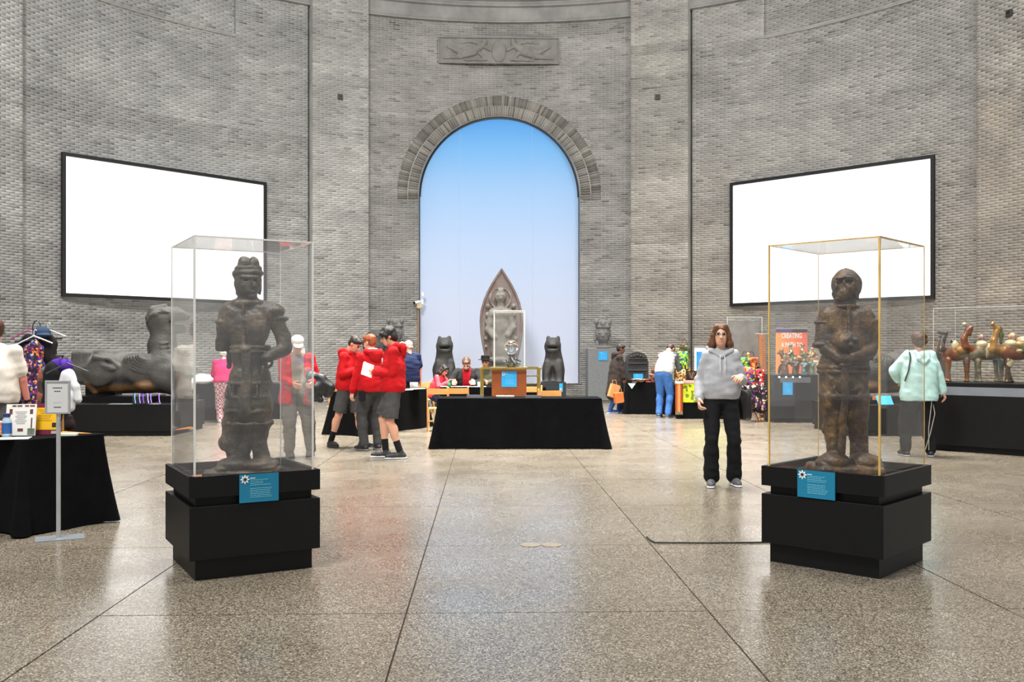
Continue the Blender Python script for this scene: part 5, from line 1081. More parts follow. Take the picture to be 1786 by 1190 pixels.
# ---- dark drum-shaped stone behind the boys, dark arched stele behind the craft table
S = SD(); S.ell((0, 0, .36), (.36, .22, .40)); S.torus((0, -.15, .38), .22, .05, axis='y'); S.ell((0, -.2, .30), (.13, .06, .15)); S.box((0, 0, .05), (.26, .2, .06), rd=.02)
setp(link('drum_stone', S.mesh('drum_stone', .022, mat('dark_drum_stone', (54, 53, 52), rough=.75, var=.35, vs=4, bump=.4, bs=26), disp=waves(14, .01, 4, 2), amp=.02, cut=.001), None, C(656, 25.2, zof(625, 25.2)), YAW), 'dark rounded drum stone behind the ginger-haired boy', 'sculpture')
block('dark pedestal under the rounded drum stone', 'stone_pedestal', 636, 676, 24.8, .8, zof(625, 25.2) - .002, M_BLK, cat='pedestal')
dS = 24.6; ms = dS / F
t = thing('arched_stele', 'dark arched stone stele with carved bands behind the coat-wearing visitor', 'stele', C(1110, dS, zof(660, dS)), YAW); M_DST = mat('dark_stele_stone', (44, 43, 43), rough=.7, var=.3, vs=4, bump=.35, bs=30)
ap = [(-19, 0), (19, 0), (19, 28)] + [(17 * math.cos(a), 34 + 12 * math.sin(a)) for a in np.linspace(0, PI, 13)] + [(-19, 28)]
MB().prism([(x * ms, z * ms) for x, z in ap], -.22, .22).build('slab', M_DST, t)
for z in (14, 26, 34): MB().box((0, -.22, z * ms), (32 * ms, .06, 2.2 * ms), bev=.008).build('carved_band', M_DST, t)
for i in range(5): MB().ball(((i - 2) * 5.4 * ms, -.23, 40 * ms - abs(i - 2) * .02), .035, 10, 6).build('boss', M_DST, t)
o, w_ = block('black plinth with a blue label under the arched stele', 'sculpture_plinth', 1085, 1136, 24.0, 1.1, zof(660, dS) - .002, M_BLK); label_plaque(o, (1108 - 1110.5) / F * 24, zof(657, 24) - .03, .24, .20, -.555, m=M_LB, st=False)
# ---- grey stone relief in an acrylic cover
dK = 24.2; mk = dK / F
t = thing('relief_slab', 'pale grey stone slab carved with a horse and groom under an acrylic cover', 'relief', C(1295, dK, 0), YAW); zb = zof(640, dK)
MB().box((0, 0, zb / 2), (60 * mk, .5, zb)).build('support', M_BLK, t); MB().box((0, .03, zb + 41 * mk), (56 * mk, .14, 82 * mk), bev=.02).build('slab', M_STONE, t)
S = SD(mk, 1295, 640); S.px = True
S.ell((1292, 598, -.06), (18, .07, 13), k=.05); S.chain([(1300, 590, -.06), (1302, 574, -.07), (1298, 566, -.07)], [8, 6, 5], k=.04); S.cap((1297, 566, -.07), (1288, 574, -.07), 5, 3, k=.03); S.chain([(1278, 605, -.06), (1276, 622, -.06), (1280, 635, -.06)], [6, 4, 3], k=.03); S.chain([(1303, 605, -.06), (1306, 622, -.06), (1302, 636, -.06)], [5, 4, 3], k=.03); S.chain([(1286, 608, -.06), (1289, 634, -.06)], [4, 3], k=.03); S.ell((1310, 590, -.06), (5, .06, 6)); S.chain([(1310, 597, -.06), (1312, 615, -.06), (1311, 636, -.06)], [6, 7, 5], k=.03); S.chain([(1275, 592, -.06), (1270, 606, -.06), (1270, 620, -.06)], [3, 2.5, 1.5], k=.03)
link('carved_horse', S.mesh('carved_horse', .018, MATS['dark_drum_stone'], disp=waves(16, .008, 4, 4), amp=.02), t)
for a, sz in (((0, -.22, zb + 43 * mk), (60 * mk, .008, 86 * mk)), ((0, -.06, zb + 86 * mk), (60 * mk, .32, .008)), ((-30 * mk, -.06, zb + 43 * mk), (.008, .32, 86 * mk)), ((30 * mk, -.06, zb + 43 * mk), (.008, .32, 86 * mk))): MB().box(a, sz).build('acrylic_panel', acrylic('relief_acrylic', haze=.04), t)
for x in (-30, 30): MB().box((x * mk, -.22, zb + 43 * mk), (.014, .014, 86 * mk)).build('acrylic_edge', E_WHT, t)
MB().box((0, -.22, zb + 86 * mk), (60 * mk, .014, .014)).build('acrylic_edge', E_WHT, t)
t = thing('leaning_screen', 'narrow leaning orange wood panel beside the stone relief slab', 'panel', C(1331, 23.0, 0), YAW); MB().box((0, 0, .93), (.16, .05, 1.86), ry=-.03, bev=.006).build('board', mat('orange_wood', (168, 112, 70), rough=.5, var=.25, vs=3), t); MB().box((.02, .1, .02), (.3, .36, .04)).build('foot', M_BLK, t); MB().box((-.02, 0, 1.88), (.34, .03, .02)).build('top_rail', paint((180, 180, 178)), t)

# ---- crystal ball on its stand
dB = 16.6; mB = dB / F
M_WOOD = mat('reddish_wood', (128, 66, 26), rough=.42, var=.28, vs=2.6, bump=.05, bs=40); M_BRASS = mat('dull_brass', (160, 140, 72), rough=.35, metal=.75, var=.2, vs=6)
t = thing('crystal_ball_stand', 'reddish wood pedestal inside a brass frame with an acrylic cover on top', 'stand', C(888, dB, 0), YAW); zt = zof(642, dB)
wd = 60 * mB; MB().box((0, .1, zt / 2), (wd, wd * .9, zt), bev=.005).build('pedestal', M_WOOD, t); label_plaque(t, 0, zof(661.5, dB - .2), 26 * mB, 27 * mB, .1 - wd * .45 - .002, m=M_LB)
mb = MB(); x0, x1 = (838 - 888) * mB, (942 - 888) * mB; fy0, fy1 = -.26, .72
for z in (zt - .005,):
    for y in (fy0, fy1): mb.box(((x0 + x1) / 2, y, z), (x1 - x0, .03, .03))
    for x in (x0, x1): mb.box((x, (fy0 + fy1) / 2, z), (.03, fy1 - fy0, .03))
mb.build('top_rail', M_BRASS, t)
for x in (x0 + .02, x1 - .02):
    for y in (fy0, fy1): MB().box((x, y, zt / 2), (.034, .034, zt), bev=.003).build('leg', M_BRASS, t)
mb = MB(); mb.box(((x0 + x1) / 2, fy1, zt - .16), (x1 - x0, .02, .02)); mb.box((x1 - .02, (fy0 + fy1) / 2, zt - .16), (.02, fy1 - fy0, .02)); mb.build('lower_rail', M_BRASS, t)
MB().box((0, .1, zt + .006), (wd + .04, wd, .012)).build('top_board', M_BRASS, t)
ax0, ax1 = (862 - 888) * mB, (915 - 888) * mB; za, zb2 = zt + .013, zof(543, dB); ca = acrylic('ball_acrylic', haze=.02); cxm = (ax0 + ax1) / 2; aw = ax1 - ax0
for a, sz in (((cxm, .1 - aw / 2, (za + zb2) / 2), (aw, .008, zb2 - za)), ((cxm, .1 + aw / 2, (za + zb2) / 2), (aw, .008, zb2 - za)), ((ax0, .1, (za + zb2) / 2), (.008, aw, zb2 - za)), ((ax1, .1, (za + zb2) / 2), (.008, aw, zb2 - za)), ((cxm, .1, zb2), (aw, aw, .008))): MB().box(a, sz).build('acrylic_panel', ca, t)
for x in (ax0, ax1):
    for y in (.1 - aw / 2, .1 + aw / 2): MB().box((x, y, (za + zb2) / 2), (.016, .016, zb2 - za)).build('acrylic_edge', E_WHT, t)
for y in (.1 - aw / 2, .1 + aw / 2): MB().box((cxm, y, zb2), (aw, .016, .016)).build('acrylic_edge', E_WHT, t)
for x in (ax0, ax1): MB().box((x, .1, zb2), (.016, aw, .016)).build('acrylic_edge', E_WHT, t)
def glass():
    m = bpy.data.materials.new('rock_crystal'); m.use_nodes = True; b = m.node_tree.nodes['Principled BSDF']; b.inputs['Transmission Weight'].default_value = 1; b.inputs['IOR'].default_value = 1.54; b.inputs['Roughness'].default_value = 0; return m
pb = C(892, dB + .1, zof(606, dB + .1)); mb = MB(); mb.ball((0, 0, 0), 12.6 * mB, 40, 24); setp(mb.build('crystal_ball', glass(), None, True, loc=pb), 'clear rock crystal ball on a silver wave mount', 'crystal ball')
S = SD(mB, 892, 642); S.px = True
for i in range(12):
    a = i * 2.4; r_ = 7 + (i % 4) * 4; S.chain([(892 + 3 * math.cos(a), 640, .03 * math.sin(a)), (892 + r_ * .8 * math.cos(a), 634 - (i % 3) * 3, .10 * math.sin(a)), (892 + r_ * 1.5 * math.cos(a + .3), 637 - (i % 2) * 5, .17 * math.sin(a + .3))], [4, 2.6, 1.4], k=.015)
S.chain([(892, 640, 0), (893, 630, 0), (892, 621, 0)], [7, 5, 4], k=.02); S.torus((892, 621, 0), 5, 1.6, k=.01)
setp(link('silver_mount', S.mesh('silver_mount', .009, mat('dark_silver', (96, 98, 102), rough=.3, metal=.85, var=.4, vs=18), disp=waves(40, .006, 5, 3), amp=.01, cut=.001), None, C(892, dB + .1, zt + .013), YAW), 'dark silver mount shaped like breaking waves under the crystal ball', 'mount')

# ================================================================== CHAIRS
M_CH = mat('honey_wood', (206, 150, 84), rough=.45, var=.2, vs=4, bump=.05, bs=40)
def folding_chair(label, px, d, heading):
    """wooden folding chair, front towards local +y"""
    t = thing('folding_chair', label, 'chair', C(px, d, 0), YAW + math.radians(heading))
    for x in (-.20, .20):
        MB().box((x, -.02, .415), (.026, .034, .93), rx=.30, bev=.004).build('back_leg', M_CH, t); MB().box((x * .86, .02, .22), (.024, .032, .52), rx=-.55, bev=.004).build('front_leg', M_CH, t)
    for i in range(5): MB().box((0, -.14 + i * .075, .445), (.36, .062, .016), bev=.004).build('seat_slat', M_CH, t)
    mb = MB(); n = 10
    for z0, z1 in ((.72, .83),):
        for i in range(n):
            a0, a1 = -.5 + i / n, -.5 + (i + 1) / n; c = lambda a: -.165 - .05 * math.cos(a * 2.4) + .035; mb.bm.faces.new([mb.bm.verts.new(p) for p in ((a0 * .42, c(a0), z0), (a1 * .42, c(a1), z0), (a1 * .42, c(a1) - .01, z1), (a0 * .42, c(a0) - .01, z1))]); mb.bm.faces.new([mb.bm.verts.new(p) for p in ((a0 * .42, c(a0) - .02, z0), (a1 * .42, c(a1) - .02, z0), (a1 * .42, c(a1) - .03, z1), (a0 * .42, c(a0) - .03, z1))]); mb.bm.faces.new([mb.bm.verts.new(p) for p in ((a0 * .42, c(a0) - .01, z1), (a1 * .42, c(a1) - .01, z1), (a1 * .42, c(a1) - .03, z1), (a0 * .42, c(a0) - .03, z1))])
    mb.build('back_rail', M_CH, t); MB().box((0, -.06, .20), (.40, .02, .03)).build('stretcher', M_CH, t); t.scale = (.95, .95, .93); return t
folding_chair('honey wood folding chair at the left end of the seated table, black cloth behind', 764, 17.1, 4)
folding_chair('honey wood folding chair in front of the bearded man', 800, 17.3, -3)
folding_chair('honey wood folding chair between the long draped table and the lion plinth', 956, 16.2, 8)
folding_chair('honey wood folding chair seen through the brass frame of the crystal ball stand', 927, 17.72, 178)
folding_chair('honey wood folding chair behind the coral-topped child', 742, 20.2, -150)
folding_chair('honey wood folding chair showing between the legs of the dark-haired boy', 592, 17.6, -30)

# ================================================================== THINGS ON THE NEAR-LEFT TABLE
ZT = .741
def panel(name, label, cat, px, d, z, w_, h_, m, tilt=-.12, rz=0.0, th=.008):
    t = thing(name, label, cat, C(px, d, z), YAW + rz); MB().box((0, 0, h_ / 2), (w_, th, h_), M=Matrix.Rotation(tilt, 4, 'X')).build('board', m, t); return t
def pr(t, tilt, x, z, sx, sz, m, name='printed_mark'):
    return MB().box((x, -.0055, z), (sx, .002, sz), M=Matrix.Rotation(tilt, 4, 'X')).build(name, m, t)
d1 = 7.72; k1 = d1 / F
t = panel('poster_board', 'white poster with small brown pictures and print, propped on the near table', 'poster', 35, d1, ZT, 50 * k1, 55 * k1, mat('poster_white', (216, 214, 208), rough=.6, var=.04), -.16, .12)
BR = mat('brown_print', (96, 52, 38), rough=.7, var=.3, vs=40); GY = mat('grey_print', (168, 164, 160), rough=.7)
for i, (x, w_) in enumerate(((-12, 8), (-3, 10), (9, 8), (18, 10))): pr(t, -.16, x * k1, 52 * k1, w_ * k1 * .8, 2.6 * k1, BR)
for i in range(9): pr(t, -.16, 0, (42 - i * 2.6) * k1, (20 - (i % 3) * 3) * k1, .8 * k1, GY, 'text_line')
for x, z, sx, sz in ((-17, 42, 7, 9), (17, 42, 7, 8), (18, 22, 3, 18), (0, 10, 13, 5)): pr(t, -.16, x * k1, z * k1, sx * k1 * .7, sz * k1, BR)
pr(t, -.16, 18 * k1, 7 * k1, 12 * k1, 11 * k1, mat('green_photo_print', (92, 106, 84), rough=.6, var=.4, vs=30))
t = panel('folder_board', 'yellow poster with maroon bands standing beside the white poster', 'poster', 80, d1 + .10, ZT, 44 * k1, 55 * k1, paint((108, 18, 54)), -.10, .05)
MB().box((0, -.006, 28 * k1), (42 * k1, .002, 39 * k1), M=Matrix.Rotation(-.10, 4, 'X')).build('yellow_sheet', paint((226, 174, 8)), t)
for i in range(7): pr(t, -.10, -2 * k1, (44 - i * 3.2) * k1, (24 - (i % 3) * 4) * k1, .7 * k1, mat('olive_print', (150, 116, 20), rough=.7), 'text_line').location.y = -.002
pr(t, -.10, 14 * k1, 17 * k1, 7 * k1, 8 * k1, M_INK, 'drawing').location.y = -.002; pr(t, -.10, 14 * k1, 4 * k1, 9 * k1, 5 * k1, GY).location.y = -.001
t = thing('drink_bottle', 'clear bottle with a blue label and blue cap beside the white poster', 'bottle', C(12, 7.58, ZT), YAW)
MB().lathe([(.036, 0), (.038, .01), (.038, .12), (.030, .145), (.022, .158), (.022, .165)], n=20).build('bottle_body', mat('pale_plastic', (150, 170, 186), rough=.15, var=.1), t, True); MB().lathe([(.0385, .03), (.0385, .115)], n=20).build('label_wrap', paint((28, 76, 138)), t, True); MB().lathe([(.026, .163), (.027, .168), (.027, .188), (.024, .19)], n=20).build('cap', paint((30, 44, 92)), t, True)
mb = MB(); mb.box((0, 0, .002), (.30, .20, .003)); setp(mb.build('flyer', MATS['poster_white'], None, loc=C(16, 7.45, ZT), rz=.3), 'loose white flyer lying in front of the bottle', 'paper')
for i, (px, d_, cc, lb) in enumerate(((4, 7.75, (232, 128, 44), 'orange striped packet stack behind the bottle'), (118, 7.95, (238, 140, 40), 'orange pennant lying flat near the sign'))):
    t = thing('orange_packet' if i == 0 else 'orange_pennant', lb, 'packet' if i == 0 else 'pennant', C(px, d_, ZT), YAW)
    if i == 0:
        for j in range(3): MB().box((0, 0, .02 + j * .037), (.14, .1, .032), rz=.08 * j, bev=.003).build('packet', paint((236, 140 - 10 * j, 60)), t); MB().box((0, 0, .038 + j * .037), (.138, .098, .004), rz=.08 * j).build('white_band', paint((230, 226, 220)), t)
    else: MB().prism([(-.10, 0), (.20, .0), (-.10, .13)], 0, .004, M=Matrix.Rotation(-PI / 2 + .05, 4, 'X') @ Matrix.Translation((0, 0, 0))).build('pennant_cloth', paint((238, 140, 40)), t)
mb = MB(); mb.box((0, 0, .01), (.12, .07, .02), bev=.002); setp(mb.build('leaflet_stack', MATS['poster_white'], None, loc=C(121, 7.72, ZT), rz=.1), 'small stack of white leaflets near the orange pennant', 'paper')
# sign on its silver stand
dS_ = 7.22; ks = dS_ / F
t = thing('sign_stand', 'silver floor stand holding a small framed paper sign beside the near table', 'sign', C(102, dS_, 0), YAW); M_SIL = mat('brushed_silver', (176, 178, 180), rough=.35, metal=.6, var=.1)
MB().box((.01, 0, .004), (.34, .22, .008), rz=.45).build('base_plate', paint((120, 124, 128), .35), t); zs0, zs1 = zof(722, dS_), zof(664, dS_)
MB().box((0, 0, (zs0 + .01) / 2), (.026, .018, zs0)).build('pole', M_SIL, t)
f_ = MB(); ww = 40 * ks; hh = zs1 - zs0
for x in (-ww / 2, ww / 2): f_.box((x, -.012, zs0 + hh / 2), (.016, .016, hh), bev=.003)
for z in (zs0 + .008, zs1 - .008): f_.box((0, -.012, z), (ww - .016, .016, .016), bev=.003)
fr_ = f_.build('sign_frame', M_SIL, t); pp = MB().box((0, -.012, zs0 + hh / 2), (ww - .016, .006, hh - .016)).build('paper', paint((188, 188, 186)), t)
for z, n_, L_ in ((.78, 2, .42), (.68, 1, .28), (.34, 3, .38), (.20, 2, .32)):
    mb = MB(); x = -L_ * ww / 2
    for j in range(n_ * 3): w2 = L_ * ww / (n_ * 3); mb.box((x + w2 * .42, -.0155, zs0 + hh * z), (w2 * .8, .001, hh * (.028 if z != .34 else .014))); x += w2
    setp(mb.build('text_line', M_INK if z != .34 else GY, pp), kind='stuff')

# ================================================================== CLOTHES
def multicolour(name, cols, scale=14):
    m = bpy.data.materials.new(name); m.use_nodes = True; nt = m.node_tree; N = nt.nodes; L = nt.links; b = N['Principled BSDF']; b.inputs['Roughness'].default_value = .85
    tc = N.new('ShaderNodeTexCoord'); vo = N.new('ShaderNodeTexVoronoi'); vo.inputs['Scale'].default_value = scale; L.new(tc.outputs['Object'], vo.inputs['Vector']); sp = N.new('ShaderNodeSeparateColor'); L.new(vo.outputs['Color'], sp.inputs[0])
    rp = N.new('ShaderNodeValToRGB'); cr = rp.color_ramp; cr.interpolation = 'CONSTANT'; cr.elements[0].color = (*lin(cols[0]), 1); cr.elements[1].position = 1 / len(cols); cr.elements[1].color = (*lin(cols[1]), 1)
    for i, c in enumerate(cols[2:]): e = cr.elements.new((i + 2) / len(cols)); e.color = (*lin(c), 1)
    L.new(sp.outputs[0], rp.inputs[0]); L.new(rp.outputs[0], b.inputs['Base Color']); return m
M_DRESS = multicolour('beaded_dress_print', [(20, 18, 30), (24, 20, 40), (90, 30, 120), (30, 60, 140), (150, 30, 60), (20, 18, 26), (210, 120, 40), (60, 40, 130), (22, 20, 30), (190, 180, 170), (30, 24, 36)], 52)
dC = 10.4; kc = dC / F
t = thing('garment_rack', 'dark metal garment rack with a ring top behind the near table', 'rack', C(64, dC, 0), YAW); M_DK = paint((26, 26, 28), .35)
MB().tube((0, 0, .03), (0, 0, zof(590, dC)), .016).build('pole', M_DK, t)
for a in range(4): MB().tube((0, 0, .05), (.28 * math.cos(a * PI / 2 + .6), .28 * math.sin(a * PI / 2 + .6), .01), .012).build('foot', M_DK, t)
mb = MB(); zc = zof(573, dC); mb.path([(.045 * math.cos(a), 0, zc + .085 * math.sin(a)) for a in np.linspace(0, 2 * PI, 19)], .006, 6); mb.build('ring_top', M_DK, t)
MB().tube((-.22, -.04, zof(596, dC)), (.26, .05, zof(590, dC)), .010).build('cross_bar', M_DK, t)
def hanger(parent, x, y, z, m):
    mb = MB(); mb.path([(x - .20, y, z - .10), (x, y, z), (x + .20, y, z - .08)], .007, 6); mb.path([(x, y, z), (x, y, z + .05), (x + .015, y, z + .07), (x + .03, y, z + .055)], .004, 6); return mb.build('hanger', m, parent)
def garment(name, label, px, d, pys, ws, m, seed, sleeves=False, cat='garment', yoff=0, thick=.055, hang=None):
    k = d / F; S = SD(); z0 = zof(pys[-1], d); pts = [(0, 0, zof(p, d) - z0) for p in pys]
    for i in range(len(pys) - 1):
        a, b = pts[i], pts[i + 1]; wa, wb = ws[i] * k - thick, ws[i + 1] * k - thick
        for f0 in np.linspace(-1, 1, 5): S.cap((f0 * wa, 0, a[2]), (f0 * wb, 0, b[2]), thick, thick, k=.05)
    if sleeves:
        for e in (-1, 1): S.chain([(e * (ws[0] * k - .03), 0, pts[0][2] - .03), (e * (ws[1] * k + .05), -.02, pts[0][2] * .62), (e * (ws[1] * k + .07), -.02, pts[0][2] * .25)], [.03, .034, .03], k=.02)
    wv = waves(26, .010, 6, seed, (2.2, 1, .25)); o = link(name, S.mesh(name, .010, m, disp=wv, amp=.016), None, C(px, d, z0) + Vector((0, 0, 0)), YAW); setp(o, label, cat)
    if hang is not None: hanger(o, 0, -.01, pts[0][2] + .10, hang)
    return o
garment('beaded_dress', 'multicoloured beaded dress on a white hanger hanging on the garment rack', 60, dC - .18, (602, 609, 640, 690, 715), (5, 14, 16, 20, 21), M_DRESS, 1, thick=.03, hang=paint((214, 206, 214)))
garment('black_dress', 'black dress hanging behind the beaded dress', 50, dC + .05, (592, 600, 630, 715), (5, 15, 19, 22), cloth((24, 22, 26)), 2, thick=.035, hang=paint((150, 60, 110)))
garment('dark_blouse', 'dark reddish-black blouse on the outer arm of the garment rack', 84, dC + .02, (590, 600, 630, 660, 700), (5, 13, 16, 17, 16), cloth((34, 27, 30)), 3, sleeves=False, thick=.035, hang=paint((200, 200, 200)))
S = SD(); S.ell((0, 0, .05), (.09, .10, .07)); S.ell((.05, -.06, .02), (.08, .07, .015)); setp(link('blue_cap', S.mesh('blue_cap', .01, cloth((42, 58, 80))), None, C(73, dC - .02, zof(588, dC)), YAW), 'faded blue cap resting on the garment rack', 'cap')
# dummy with purple hat, black jacket and white shirt
dD = 9.2
t = t_form = thing('dress_form', 'dark dress form on a wooden foot behind the near table', 'mannequin', C(108, dD, 0), YAW); S = SD(); S.ell((0, 0, 1.12), (.15, .10, .20)); S.cap((0, 0, .95), (0, 0, 1.1), .13, .12, k=.05); S.cap((0, 0, 1.26), (0, 0, 1.34), .06, .05); S.ell((0, -.01, zof(640, dD) - .02), (.07, .085, .09))
link('torso', S.mesh('torso', .013, paint((30, 26, 26))), t); MB().tube((0, 0, .03), (0, 0, .9), .018).build('pole', M_CH, t); MB().lathe([(.16, 0), (.16, .02), (.03, .04)], n=20).build('foot', M_CH, t)
S = SD(); S.ell((0, 0, 0), (.085, .10, .07)); S.box((0, 0, -.07), (.3, .3, .055), rd=.002, k=.004, op='s'); S.cap((-.05, -.05, -.005), (.05, -.05, -.005), .06, .06); setp(link('purple_hat', S.mesh('purple_hat', .009, cloth((72, 34, 140)), disp=waves(24, .008, 4, 3), amp=.01), None, C(110, dD - .02, zof(637, dD)), YAW), 'purple knitted hat on the dark dress form', 'hat')
garment('black_jacket', 'black jacket with a crescent badge on the dress form', 92, dD - .12, (644, 652, 670, 700, 730), (5, 13, 16, 17, 16), cloth((20, 20, 22)), 5, thick=.04)
MB().path([(.02 * math.cos(a), 0, .022 * math.sin(a)) for a in np.linspace(.9, 5.4, 10)], .006, 6).build('crescent_badge', M_WHITE, None, loc=C(88, dD - .185, zof(652, dD)), rz=YAW); bdg = bpy.data.objects['crescent_badge']; setp(bdg, 'small white crescent badge pinned on the black jacket', 'badge')
garment('white_shirt', 'white long-sleeved shirt hanging behind the paper sign', 118, dD - .26, (652, 658, 664, 690, 712), (3, 8, 11, 11, 11), cloth((206, 206, 206)), 6, sleeves=True, thick=.022, hang=paint((58, 58, 60)))
zh_ = zof(652, dD - .26) + .17; MB().path([(0, 0, 1.30), (.02, -.02, zh_), tuple(np.array((.0757 - .02, -.26, zh_)))], .010, 6).build('hanging_arm', M_DK, t_form)
garment('rust_scarf', 'rust and grey scarf hanging beside the beaded dress', 77, dD + .1, (650, 690, 730), (6, 7, 6), multicolour('rust_scarf_knit', [(120, 60, 40), (150, 84, 60), (80, 70, 74), (60, 40, 44)], 12), 7, thick=.03)
S = SD(); S.ell((0, 0, .045), (.045, .04, .055)); S.cap((0, 0, .08), (0, 0, .11), .022, .026); setp(link('brown_pouch', S.mesh('brown_pouch', .010, cloth((34, 22, 21))), None, C(122, 8.3, ZT), YAW), 'dark brown drawstring pouch at the far edge of the near table', 'pouch')
# white cloth pile
S = SD()
for i in range(9): a = i * 1.7; S.ell((.20 * math.cos(a) * (i / 8), .15 * math.sin(a), .07 + .02 * (i % 3)), (.16, .12, .08))
S.ell((-.28, -.22, .0), (.16, .08, .16)); S.ell((.10, .0, .12), (.16, .12, .06)); setp(link('white_cloth_pile', S.mesh('white_cloth_pile', .015, cloth((222, 220, 218)), disp=waves(20, .03, 6, 4), amp=.035), None, C(357, 19.95, .76), YAW), 'crumpled heap of white cloth on a black-draped table', 'cloth')
S = SD(); S.ell((0, 0, .10), (.16, .12, .12)); S.ell((.12, 0, .14), (.09, .08, .07)); setp(link('dark_cloth_pile', S.mesh('dark_cloth_pile', .016, cloth((48, 40, 44)), disp=waves(20, .025, 5, 5), amp=.03), None, C(372, 20.3, .745), YAW), 'dark cloth bundle behind the heap of white cloth', 'cloth')
# banner behind the capped man
def banner_stand(label, px0, px1, py0, d, cols, nm='banner_stand'):
    k = d / F; t = thing(nm, label, 'banner', C((px0 + px1) / 2, d, 0), YAW); w_ = (px1 - px0) * k; zt_ = zof(py0, d)
    MB().box((0, 0, .03), (w_, .18, .05), bev=.01).build('base', paint((120, 120, 122), .35), t); MB().tube((0, .05, .05), (0, .05, zt_), .01).build('pole', M_SIL, t); MB().box((0, 0, (zt_ + .06) / 2), (w_, .006, zt_ - .06)).build('panel', cols, t); MB().box((0, 0, zt_ + .01), (w_, .025, .03)).build('top_rail', M_SIL, t); return t, k, zt_, w_
t, k, zt_, w_ = banner_stand('white banner with a blue stripe behind the capped man', 490, 532, 606, 21.5, paint((224, 224, 222)))
MB().prism([(-w_ / 2 + .02, .5), (-w_ / 2 + .22, .5), (-w_ / 2 + .30, zt_ - .1), (-w_ / 2 + .12, zt_ - .1)], -.006, -.004).build('blue_stripe', paint((40, 150, 210)), t)
t, k, zt_, w_ = banner_stand('white sign with a blue panel behind the woman in grey', 1211, 1240, 606, 23.5, paint((226, 228, 228)))
MB().box((0, -.006, zt_ - .42), (w_ * .75, .004, .62)).build('blue_panel', mat('sea_blue_print', (46, 140, 200), rough=.5, var=.2, vs=6), t)
# orange pull-up banner
def orange_print():
    m = bpy.data.materials.new('orange_to_red_print'); m.use_nodes = True; nt = m.node_tree; N = nt.nodes; L = nt.links; b = N['Principled BSDF']; b.inputs['Roughness'].default_value = .6
    tc = N.new('ShaderNodeTexCoord'); sx = N.new('ShaderNodeSeparateXYZ'); L.new(tc.outputs['Object'], sx.inputs[0]); mr = N.new('ShaderNodeMapRange'); mr.inputs[1].default_value = -.4; mr.inputs[2].default_value = .4; L.new(sx.outputs['X'], mr.inputs[0]); rp = N.new('ShaderNodeValToRGB'); rp.color_ramp.elements[0].color = (*lin((240, 158, 76)), 1); rp.color_ramp.elements[1].color = (*lin((232, 84, 62)), 1); L.new(mr.outputs[0], rp.inputs[0]); L.new(rp.outputs[0], b.inputs['Base Color']); return m
dP = 22.6; t, k, zt_, w_ = banner_stand('orange pull-up banner with white capitals and a dark strip along the top', 1353, 1408, 574, dP, orange_print(), 'pull_up_banner')
MB().box((-w_ * .24, -.006, zt_ - .045), (w_ * .52, .004, .075)).build('purple_strip', paint((84, 44, 124)), t); MB().box((w_ * .26, -.006, zt_ - .045), (w_ * .48, .004, .075)).build('black_strip', paint((26, 22, 26)), t)
for i, s_ in enumerate(('CREATING', 'A PATH TO', 'S')): text_mesh(s_, .17 if i != 1 else .165, M_WHITE, 'lettering', t, ((1362.5 - 1380.5) * k, -.008, zof((592, 608, 623)[i] - 2, dP)), ext=.002, bold=.004).scale = (.60, 1, 1)
MB().prism([(x * .13 - .20, zof(648, dP) + z * .2) for x, z in [(math.cos(a), math.sin(a)) for a in np.linspace(0, 2 * PI, 20)[:-1]]], -.007, -.005).build('printed_hair', paint((54, 34, 32)), t); MB().prism([(x * .07 - .20, zof(652, dP) + z * .10) for x, z in [(math.cos(a), math.sin(a)) for a in np.linspace(0, 2 * PI, 16)[:-1]]], -.009, -.007).build('printed_face', paint((196, 150, 132)), t)

# ================================================================== FIGURINE CASE
dF = 19.1; kf = dF / F
o, w_ = block('black case plinth with a blue label and small spotlights below the orange banner', 'figurine_case', 1337, 1432, dF, .95, zof(654, dF), mat('charcoal_plinth', (34, 34, 36), rough=.5, var=.2, vs=8), cat='display case')
MB().box((-w_ * .10, -.479, zof(663, dF) + .0), (w_ * .56, .006, .11)).build('grey_strip', paint((96, 98, 102), .4), o)
for i in range(4): MB().tube(((-38 + i * 12) * kf, -.482, zof(658, dF)), ((-38 + i * 12) * kf, -.50, zof(658, dF)), .018, .018, 10).build('spotlight', mat('small_lamp', (250, 244, 230), rough=.4, var=0, emit=1.5), o)
label_plaque(o, (1361.5 - 1384.5) * kf, zof(678, dF), 17 * kf, 22 * kf, -.48, m=M_LB, st=False)
zf = zof(654, dF)
ac2 = acrylic('figurine_acrylic', haze=.03)
for a, sz in (((0, -.46, zf + .55), (w_ - .04, .008, 1.1)), ((-w_ / 2 + .02, 0, zf + .55), (.008, .92, 1.1)), ((w_ / 2 - .02, 0, zf + .55), (.008, .92, 1.1)), ((0, 0, zf + 1.1), (w_ - .04, .92, .008))): MB().box(a, sz).build('acrylic_panel', ac2, o)
M_GLZ = mat('glazed_pottery', (255, 255, 255), rough=.25, var=.6, vs=11, attr=True, coat=.4)
